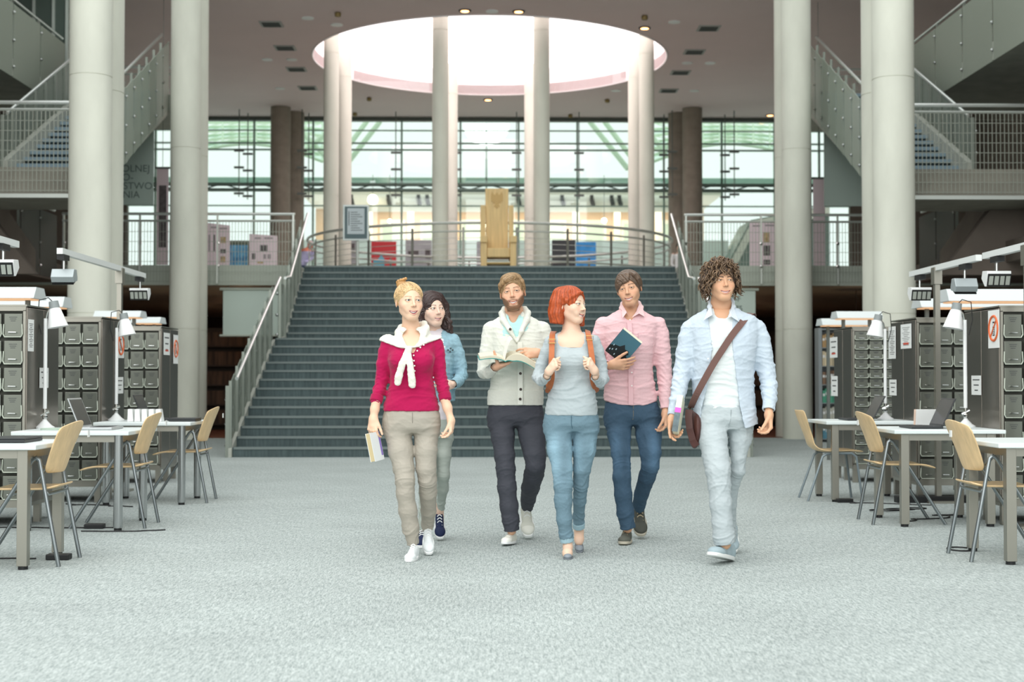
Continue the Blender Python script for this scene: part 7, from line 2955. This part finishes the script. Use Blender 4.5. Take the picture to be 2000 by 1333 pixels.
shoe(e.t, e.j(1247, 1004, .38), e.j(1252, 1046, .14) * A3((1, 1, 0)) + A3((0, 0, .018)), up=(0, -.4, 1), upper=rgb('#4e5049'), width=1.05, name='dark_sneaker', sole=M('cream_sole', '#b9b3a2'), lace=M('tan_laces', '#b9a98c'))
RhE = Rxyz(math.radians(-15), math.radians(-3), math.radians(10))
HoE = e.j(1228.5, 563, -.07)
cfgE = dict(jaw=1.0, brow=rgb('#4e3b2f'), browa=.85, browt=.0036, lash=(.07, .05, .04), lasha=.8, lip=rgb('#c07d72'), mouth=.0300, smile=.0115, open=.0100, teeth=.85, blush=.5, squint=.58, gaze=(.05, -1, -.05),
            neck=[(e.j(1231, 590, .0), .054), (e.j(1231, 608, .01), .056), (e.j(1231, 630, -.01), .07)])
pcs, TE = head_pieces(HoE, RhE, 1.03, SK_E, cfgE)
pcs.append(hand_piece(e.j(1192, 713, -.225), (.95, -.12, .02), (-.05, 1, .35), (-.1, -.35, .95), 1.03, (.18, .22, .26, .30), (.1, .25), SK_E, tdir=(.72, -.25, .62), arm=[(e.j(1183, 717, -.19), .019)]))
pcs.append(hand_piece(e.j(1299, 806, -.10), (.02, -.15, -1), (-.95, .1, -.1), (-.15, -1, 0), 1.0, (.4, .5, .55, .6), (.35, .3), SK_E, arm=[(e.j(1299, 795, -.09), .020)], tdir=(-.35, -.4, -.8)))
pcs.append(inner_body(e, rowsE, [eL, eR, e.limb(LE1), e.limb(LE2)], SK_E))
body_mesh(e, pcs, m_iris_d)
hE = rgb('#5f4d3f')
cutE = ((.010, -.114, .086), (.0655, .092, .084), .008)
lkE = []
for i_ in range(11):
    v_ = i_ / 10
    xe, ze = .014 - .080 * v_, .156 - .036 * v_
    lkE.append(([(.030 - .03 * v_, -.038 + .01 * v_, .212), (.020 - .045 * v_, -.072 + .008 * v_, .198), (.018 - .066 * v_, -.090 + .012 * v_, .176 - .010 * v_), (xe + .002, -.0925 + .026 * v_ ** 2, (ze + .166) / 2), (xe, -.0925 + .03 * v_ ** 2, ze)], [.012, .013, .011, .009, .0035], .004))
for i_ in range(5):
    v_ = i_ / 4
    lkE.append(([(.032, -.045 + .03 * v_, .208), (.058, -.062 + .04 * v_, .190), (.074, -.056 + .04 * v_, .160), (.080, -.040 + .03 * v_, .128 - .008 * v_)], [.012, .014, .013, .006], .0035))
pc = [hair_sculpt(TE, RhE, 1.03, hE, .012, [cutE, ((.088, -.008, .092), (.018, .028, .030), .004)], locks=lkE, planes=[((0, 0, .078), (0, .3, -1))],
                  freq=lambda L: np.arctan2(L[:, 1] - .02, L[:, 2] - .05) * 26 + L[:, 0] * 190 * (L[:, 1] < -.03), amp=.0012, cv=.30)]
np_mesh('hair', pc, [m_hair], e.t)
# his book: spine lower left to upper right of the picture
cb = e.j(1218, 677, -.215)
bk = book('book', 'hardback book with dark blue cover held against the pink shirt', cb + e.O, (.77, .0, -.62), (-.45, .38, -.82), .155, .195, .032,
          M('black_cover', '#20282b', .4), M('night_blue_cover', '#47707f', .35), '#dfe4df', spinecol=M('cream_cover', '#dfe0c9', .5))
mb = MB()
mb.prism([(.0975, -.078), (.0975, .078), (.05, .07), (.035, .05), (.02, .06), (.0, .045), (.005, .02), (-.02, .0), (.01, -.02), (.02, -.05), (.04, -.078)], 'y', -.0188, -.0182)
mb.build('dark_tree_print', M('black_cover', '#20282b'), bk)
mb = MB()
for (x_, z_) in ((.02, -.06), (.05, -.05), (.035, -.03), (.06, -.065), (.07, -.02)):
    mb.box(x_, x_ + .012, -.0192, -.0188, z_, z_ + .006)
mb.build('pale_flecks', M('pale_blue_fleck', '#a9c6d2', .5), bk)


def fit_book(obj, p, A, B, D, T, dep):
    """orient a book from three of its cover corners (px, py, dy)"""
    a_, b_, d_ = p.j(*A), p.j(*B), p.j(*D)
    return a_, b_, d_


# ---------------------------------------------------------------- F: curly haired man with the satchel
g_ = Person('curly haired man in an open pale blue shirt, white tee and light trousers, striding forward', 1412, 8.62)
q_ = g_
rowsT = [(604, 1384, 1434, 0, .065), (610, 1376, 1444, 0, .082), (625, 1360, 1466, 0, .10), (645, 1358, 1470, -.01, .118), (680, 1358, 1466, -.015, .126), (720, 1360, 1462, -.01, .122), (760, 1362, 1460, 0, .118), (799, 1364, 1460, 0, .120)]
f, _ = top_field(g_, rowsT, [], h=.005)
f.cone(g_.j(1409, 590, -.0), g_.j(1409, 614, -.06), .060, .045, .004, '-')
cloth('white_tee', f, m_knit, g_.t, rgb('#dde3e3'), .0034, 111, [(g_.j(1412, 700, 0), g_.j(1412, 799, 0), .25, .0036, 3.0, .6, .4, 1.8, .4)], 8)
rowsF = [(598, 1388, 1430, 0, .055), (608, 1370, 1450, 0, .085), (618, 1352, 1474, 0, .105), (632, 1342, 1482, 0, .118), (655, 1346, 1482, -.008, .132), (690, 1350, 1477, -.012, .138), (720, 1350, 1474, -.005, .136), (760, 1352, 1473, 0, .134), (800, 1354, 1476, 0, .138), (838, 1354, 1482, 0, .140)]
fL = g_.arm([(1345, 642, 0, 15), (1341, 662, 0, 17), (1338, 690, 0, 17.5), (1332, 725, .0, 17.5), (1327, 755, -.03, 16.5), (1321, 785, -.07, 14), (1314, 812, -.10, 10.5)])
fR = g_.arm([(1481, 642, 0, 16), (1486, 662, 0, 18), (1491, 690, 0, 18.5), (1497, 725, 0, 18), (1502, 755, -.03, 16.5), (1503, 780, -.08, 13.5), (1501.5, 801, -.11, 12)])
f, trF = top_field(g_, rowsF, [fL, fR], h=.0052)
f.cone(g_.j(1409, 588, -.0), g_.j(1409, 612, -.05), .064, .056, .003, '-')
# the front stands open: cut a wedge between the two edges
cutV = [(1409, 600, 26), (1407, 640, 21), (1409, 680, 19), (1410, 720, 24), (1410, 760, 30), (1408, 800, 36), (1410, 860, 48)]
f.chain([g_.j(a_, b_, -.10) for a_, b_, r_ in cutV], [g_.r(r_) for a_, b_, r_ in cutV], .004, '-', flat=((0, 1, 0), 3.0))
# hollow inside (below the tee hem) so the shirt is a shell
f.loft([(z, cx, cy, rx * .90, ry * .88) for z, cx, cy, rx, ry in g_.rows([(776, 1353, 1474, 0, .134), (800, 1354, 1476, 0, .138), (850, 1354, 1482, 0, .142)])], .004, '-')
# uneven tails: longer at image right
w_ = f._win(g_.j(1335, 850, -.3), g_.j(1500, 770, .3))
sl, X, Y, Z = w_
xL, xR = g_.j(1356, 800)[0], g_.j(1472, 800)[0]
tx_ = np.clip((X - xL) / (xR - xL), 0, 1)
zl, zr = g_.j(1356, 836, -.1)[2], g_.j(1472, 836, -.1)[2]
zc = g_.j(1410, 800, -.1)[2]
zh = np.where(tx_ < .5, zl + (tx_ * 2) ** 1.5 * .06, zr - .006 + ((tx_ - .76) ** 2) * .4)
dist = (Z - zh.astype(f32)) + 0 * Y
xa, xb = g_.j(1349, 800)[0], g_.j(1481, 800)[0]
f._put(sl, np.where((X > xa) & (X < xb) | (Z < zl - .01), dist, 1.0).astype(f32), 0, '-')
cuff_cut(f, fL)
cuff_cut(f, fR)
colF = rgb('#bfcbd6')
fs_ = cloth('pale_blue_shirt', f, m_oxf, g_.t, colF, .0036, 121, folds_for([fL, fR], 2.3, .0042), 7.5)
for c_, sd in ((fL, 1), (fR, 2)):
    e_, q2 = A3(c_[0][-1]), A3(c_[0][-2])
    u_ = unit(e_ - q2)
    f = Field(e_ - .09, e_ + .09, .004)
    f.cone(e_ - u_ * .05, e_, c_[1][-1] + .003, c_[1][-1] + .002, 0)
    f.plane(e_ + u_ * .003, u_)
    f.plane(e_ - u_ * .055, -u_)
    f.cone(e_ - u_ * .01, e_ + u_ * .04, c_[1][-1] * .8, c_[1][-1] * .8, 0, '-')
    cloth('cuff', f, m_oxf, fs_, colF, .0012, 7 + sd)
colFc = rgb('#d3dce4')
collar_leaf(g_, [(1386, 590, -.02), (1384, 602, -.06), (1374, 626, -.13), (1391, 616, -.14), (1396, 622, -.135), (1390, 604, -.09)], mat=m_oxf, parent=fs_, col=colFc)
collar_leaf(g_, [(1430, 588, -.02), (1433, 600, -.06), (1444, 629, -.13), (1428, 619, -.14), (1421, 622, -.135), (1428, 604, -.09)], mat=m_oxf, parent=fs_, col=colFc)
f = Field(g_.j(1372, 625, -.15), g_.j(1448, 580, .13), .004)
f.chain([g_.j(1388, 608, -.08), g_.j(1386, 600, -.03), g_.j(1390, 590, .05), g_.j(1409, 585, .08), g_.j(1428, 589, .05), g_.j(1432, 600, -.03), g_.j(1429, 608, -.08)], [.010, .015, .020, .022, .020, .015, .010], .01)
f.cone(g_.j(1409, 575, .0), g_.j(1409, 618, -.02), .061, .062, .003, '-')
cloth('collar_stand', f, m_oxf, fs_, colFc, .0008, 123)
for px, py, dy in ((1391, 671, -.142), (1383, 701, -.146)):
    mb = MB()
    button(mb, g_.j(px, py, dy), .0048)
    mb.build('button', M('pearl_button', '#f2eeea', .3), fs_)
LF1 = [(822, 1357, 1413, 0), (835, 1358, 1418, -.02), (857, 1363, 1420.5, -.06), (895, 1373, 1424, -.12), (920, 1378, 1427, -.15), (946, 1382.5, 1427.5, -.16), (984, 1386, 1428.5, -.17), (1022, 1390.5, 1431, -.17), (1048, 1392, 1435, -.165), (1062, 1394, 1436, -.16)]
LF2 = [(822, 1416, 1470, 0), (835, 1420, 1470, 0), (857, 1424, 1469, .0), (895, 1427, 1457, -.01), (920, 1428, 1456, .0), (946, 1422, 1445, .07), (984, 1416, 1439, .17), (1022, 1415, 1438, .27), (1052, 1416, 1440, .34)]
trousers(g_, [(790, 1361, 1464, 0, .115), (806, 1358, 1468, 0, .122), (824, 1357, 1470, 0, .122), (838, 1360, 1467, 0, .095)], LF1, LF2, attr_mat('chino_cotton', .7), rgb('#b4bdc0'), 131, .0032, k=.03)
mb = MB()
mb.tube([g_.j(1428, 801, -.120), g_.j(1427, 820, -.124), g_.j(1423, 836, -.112)], .0015, 5)
mb.build('fly_seam', M('seam_grey', '#8f999c', .8), g_.t)
shoe(g_.t, g_.j(1429, 1101, -.03) * A3((1, 1, 0)), g_.j(1388, 1096, -.27) * A3((1, 1, 0)) + A3((0, 0, .062)), upper=rgb('#9fb0b6'), width=1.05, name='grey_sneaker', sole=M('white_sole', '#e4e6e4', .5))
shoe(g_.t, g_.j(1430, 1040, .52), g_.j(1431, 1083, .30) * A3((1, 1, 0)) + A3((0, 0, .004)), up=(0, -.4, 1), upper=rgb('#9fb0b6'), width=1.0, name='grey_sneaker', sole=M('white_sole', '#e4e6e4'))
RhF = Rxyz(math.radians(7), math.radians(4), math.radians(1))
HoF = g_.j(1408, 550.5, -.05)
cfgF = dict(jaw=1.06, brow=rgb('#4d392b'), browa=.95, browt=.0042, browz=-.003, lash=(.07, .05, .04), lasha=.9, lip=rgb('#c58075'), mouth=.032, smile=.0100, open=.0075, teeth=.8, blush=.5, squint=.52, gaze=(.25, -1, .05),
            neck=[(g_.j(1408, 582, .0), .058), (g_.j(1408, 600, .01), .059), (g_.j(1409, 616, .01), .054)])
pcs, TF = head_pieces(HoF, RhF, 1.03, SK_F, cfgF)
pcs.append(hand_piece(g_.j(1312.5, 816, -.11), (.08, -.1, -1), (.55, -.75, .0), (-.8, -.55, 0), 1.0, (.30, .5, .55, .6), (.2, .5), SK_F, arm=[(g_.j(1314, 806, -.10), .020)], tdir=(-.15, -.35, -.9)))
pcs.append(hand_piece(g_.j(1501.5, 806, -.12), (.0, -.2, -1), (-.85, -.1, -.1), (-.35, -.95, 0), 1.06, (.42, .5, .55, .6), (.3, .4), SK_F, arm=[(g_.j(1502, 796, -.10), .022)], tdir=(-.5, -.4, -.75)))
pcs.append(inner_body(g_, rowsT, [fL, fR, g_.limb(LF1), g_.limb(LF2)], SK_F))
body_mesh(g_, pcs, m_iris_d)
hF = rgb('#66523f')
cutF = ((.004, -.112, .080), (.066, .092, .082), .008)
pc = [hair_sculpt(TF, RhF, 1.03, rgb('#46362a'), .022, [cutF], adds=[((-.085, .01, .12), (.035, .05, .06), .02), ((.085, .01, .12), (.035, .05, .06), .02), ((0, .0, .215), (.075, .075, .035), .02)], planes=[((0, 0, .058), (0, .1, -1))],
                  freq=lambda L: L[:, 1] * 260 + 3 * np.sin(L[:, 2] * 120 + L[:, 0] * 60), amp=.003, cv=.3)]


def dirF(p, rr):
    v = (p - HC)
    top = p[2] > .19
    return A3((v[0] * 4 + rr.uniform(-.5, .5), v[1] * 2 - (.5 if p[1] < .02 else 0) + rr.uniform(-.4, .4), (.1 if top else -.7) + rr.uniform(-.35, .35)))


okF = lambda p, m_=1.0: np.linalg.norm((p - A3(cutF[0])) / (A3(cutF[1]) * m_)) > 1
rts = scalp_roots(420, lambda p: p[2] > .085 and okF(p, 1.20), 52)
pc.append(strand_piece(TF, rts, dirF, lambda r_, g: g.uniform(.05, .085), .0070, .0040, .030, .20, .8, curl=.60, curlr=.009, col=rgb('#6a543f'), cv=.40, seed=54, hs=1.03, sides=5))
lk = [A3((x_, -.050, .205)) for x_ in np.linspace(-.055, .06, 30)]
pc.append(strand_piece(TF, lk, lambda p, rr: A3((rr.uniform(-.3, .6) + p[0] * 3, -.75 if p[2] > .195 else -.15, -.45)), lambda r_, g: g.uniform(.028, .046), .007, .0038, .030, .25, .3, curl=.7, curlr=.008, col=rgb('#715b45'), cv=.35, seed=55, hs=1.03))
np_mesh('hair', pc, [m_hair], g_.t)
# satchel: strap across the chest and the bag at the hip
m_bag = M('dark_brown_leather', '#4a2a25', .45, var=.12, vscale=20)
m_strap = M('brown_webbing', '#6d4f48', .55, bump=.1, bscale=200)
t = thing('satchel', 'dark brown leather satchel hanging on a long strap across the curly haired man', 'bag', tuple(g_.j(1356, 840, .05) + g_.O))
o0_ = g_.j(1356, 840, .05)
q = lambda px, py, dy: g_.j(px, py, dy) - o0_
f = Field((-.09, -.20, -.13), (.09, .22, .16), .006)
f.ell((.0, .0, -.01), (.032, .17, .105), k=0)
f.ell((.0, .0, .05), (.030, .165, .07), k=.03)
V, Fq = f.mesh()
np_mesh('bag_body', [(V, Fq, 0, None)], [m_bag], t)
path = [(1462, 660, .15), (1468, 632, .12), (1471, 617, .06), (1467, 612.5, .0), (1459, 618, -.062), (1448, 632, -.118), (1430, 655, -.150), (1412, 682, -.160), (1394, 710, -.160), (1376, 742, -.155), (1362, 768, -.135), (1353, 787, -.08), (1349, 797, -.03)]
pts = [q(*v_) for v_ in path]
sp = []
for i in range(len(pts) - 1):
    p_ = [pts[max(i - 1, 0)], pts[i], pts[i + 1], pts[min(i + 2, len(pts) - 1)]]
    for k_ in range(5):
        u = k_ / 5
        sp.append(.5 * ((2 * p_[1]) + (p_[2] - p_[0]) * u + (2 * p_[0] - 5 * p_[1] + 4 * p_[2] - p_[3]) * u ** 2 + (-p_[0] + 3 * p_[1] - 3 * p_[2] + p_[3]) * u ** 3))
sp.append(pts[-1])
MB().ribbon(sp, [Vector((.1, math.cos(min(1, k_ / 26) * PI) * 1.0, math.sin(min(1, k_ / 26) * PI) * 1.3 + .05)) for k_ in range(len(sp))], .040, .004).build('strap', m_strap, t)
mb = MB()
mb.tube([q(1349, 797, -.04), q(1346, 803, -.06)], .006, 8)
mb.ball(q(1347, 806, -.06), .012, 10)
mb.build('strap_ring', M('dark_brass', '#6b5a45', .3, .8), t)
MB().ribbon([q(1346, 801, -.062), q(1345, 815, -.075), q(1347, 838, -.085), q(1353, 860, -.09), q(1360, 872, -.09)], Vector((-.3, -1, 0)), .042, .012).build('side_gusset', m_bag, t)
# book held at his side, edge to the viewer
ub = unit(g_.j(1328, 775, -.10) - g_.j(1316, 852, -.16))
bk = book('book', 'thick book with dark spine, cream pages and pink tag held by curly haired man', g_.j(1325, 814, -.13) + g_.O, ub, (.25, .95, .1), .225, .15, .030,
          M('dark_patterned_cover', '#56666a', .4, var=.3, vscale=30), M('cream_cover', '#dfe0c9', .5), '#dcd8c0', spinecol=M('dark_patterned_cover', '#56666a'))
MB().box(-.078, -.074, -.0175, .0175, .005, .035).build('pink_tag', M('pink_tag', '#f05cc0', .5), bk)
MB().box(-.0775, -.0765, -.0172, .0172, .035, .112).build('pale_spine_top', M('cream_cover', '#dfe0c9'), bk)
# ---------------------------------------------------------------- distant visitors beyond the stair top


def far_person(label, px, Y, h, shirt, legs, hair, skin, lean=0.0, side=1):
    o = P(px, 500, Y)
    t = thing('person', label, 'person', (o.x, Y, L1))
    hip, sh, hd = .50 * h, .80 * h, .92 * h
    dx = lean * side
    f = Field((-.45, -.30, -.02), (.45 + abs(dx), .30, h + .06) if side > 0 else (.45, .30, h + .06), .011)
    T_ = lambda x, y, z: A3((x + dx * max(0, (z - hip)) / (h - hip) * 1.0, y, z - abs(lean) * .55 * max(0, (z - hip)) / (h - hip)))
    f.chain([T_(0, 0, hip), T_(0, 0, .64 * h), T_(0, -.01, .76 * h)], [.14, .12, .13], .04)
    f.chain([T_(0, 0, .8 * h), T_(0, -.01, .86 * h)], [.05, .05], .03)
    f.ell(T_(0, -.01, hd), (.075, .09, .11), k=.02)
    for s in (-1, 1):
        f.chain([T_(s * .09, 0, hip), A3((s * .10, -.03, .27 * h)), A3((s * .10, .02, .05))], [.09, .06, .042], .03)
        f.cone(A3((s * .10, .04, .03)), A3((s * .10, -.14, .025)), .035, .03, .01)
        f.chain([T_(s * .17, 0, .79 * h), T_(s * .22, .0, .64 * h), T_(s * .16, -.14, .56 * h), T_(s * .12, -.2, .555 * h)], [.052, .042, .034, .034], .02)
    V, Fq = f.mesh()
    V = relax(V, Fq, 1)
    z = V[:, 2]
    c = np.tile(np.array(skin, float), (len(V), 1))
    kk = hip - .02
    zsh = .80 * h - abs(lean) * .4
    c[(z < zsh) & (z > kk)] = shirt
    c[z <= kk] = legs
    c[(z < .06)] = (.04, .04, .04)
    np_mesh('body', [(V, Fq, 0, c)], [attr_mat('visitor', .7, .2)], t)
    f = Field(T_(0, 0, hd) - .16, T_(0, 0, hd) + .16, .009)
    f.ell(T_(0, .015, hd + .02), (.088, .098, .105), k=0)
    f.ell(T_(0, -.10, hd - .035), (.07, .07, .085), k=.01, op='-')
    V, Fq = f.mesh()
    np_mesh('hair', [(V, Fq, 0, hair)], [attr_mat('visitor', .7)], t)


far_person('distant dark haired visitor in a white top standing beyond the right stair rail', 1327, 39.4, 1.60, rgb('#e4e8e8'), rgb('#4a5560'), rgb('#2e2624'), rgb('#dcb49c'))
far_person('distant visitor in a lilac shirt bending forward beyond the left stair rail', 586, 37.5, 1.62, rgb('#b9b9dc'), rgb('#4b5878'), rgb('#c9c0c4'), rgb('#e08a70'), lean=.32, side=1)
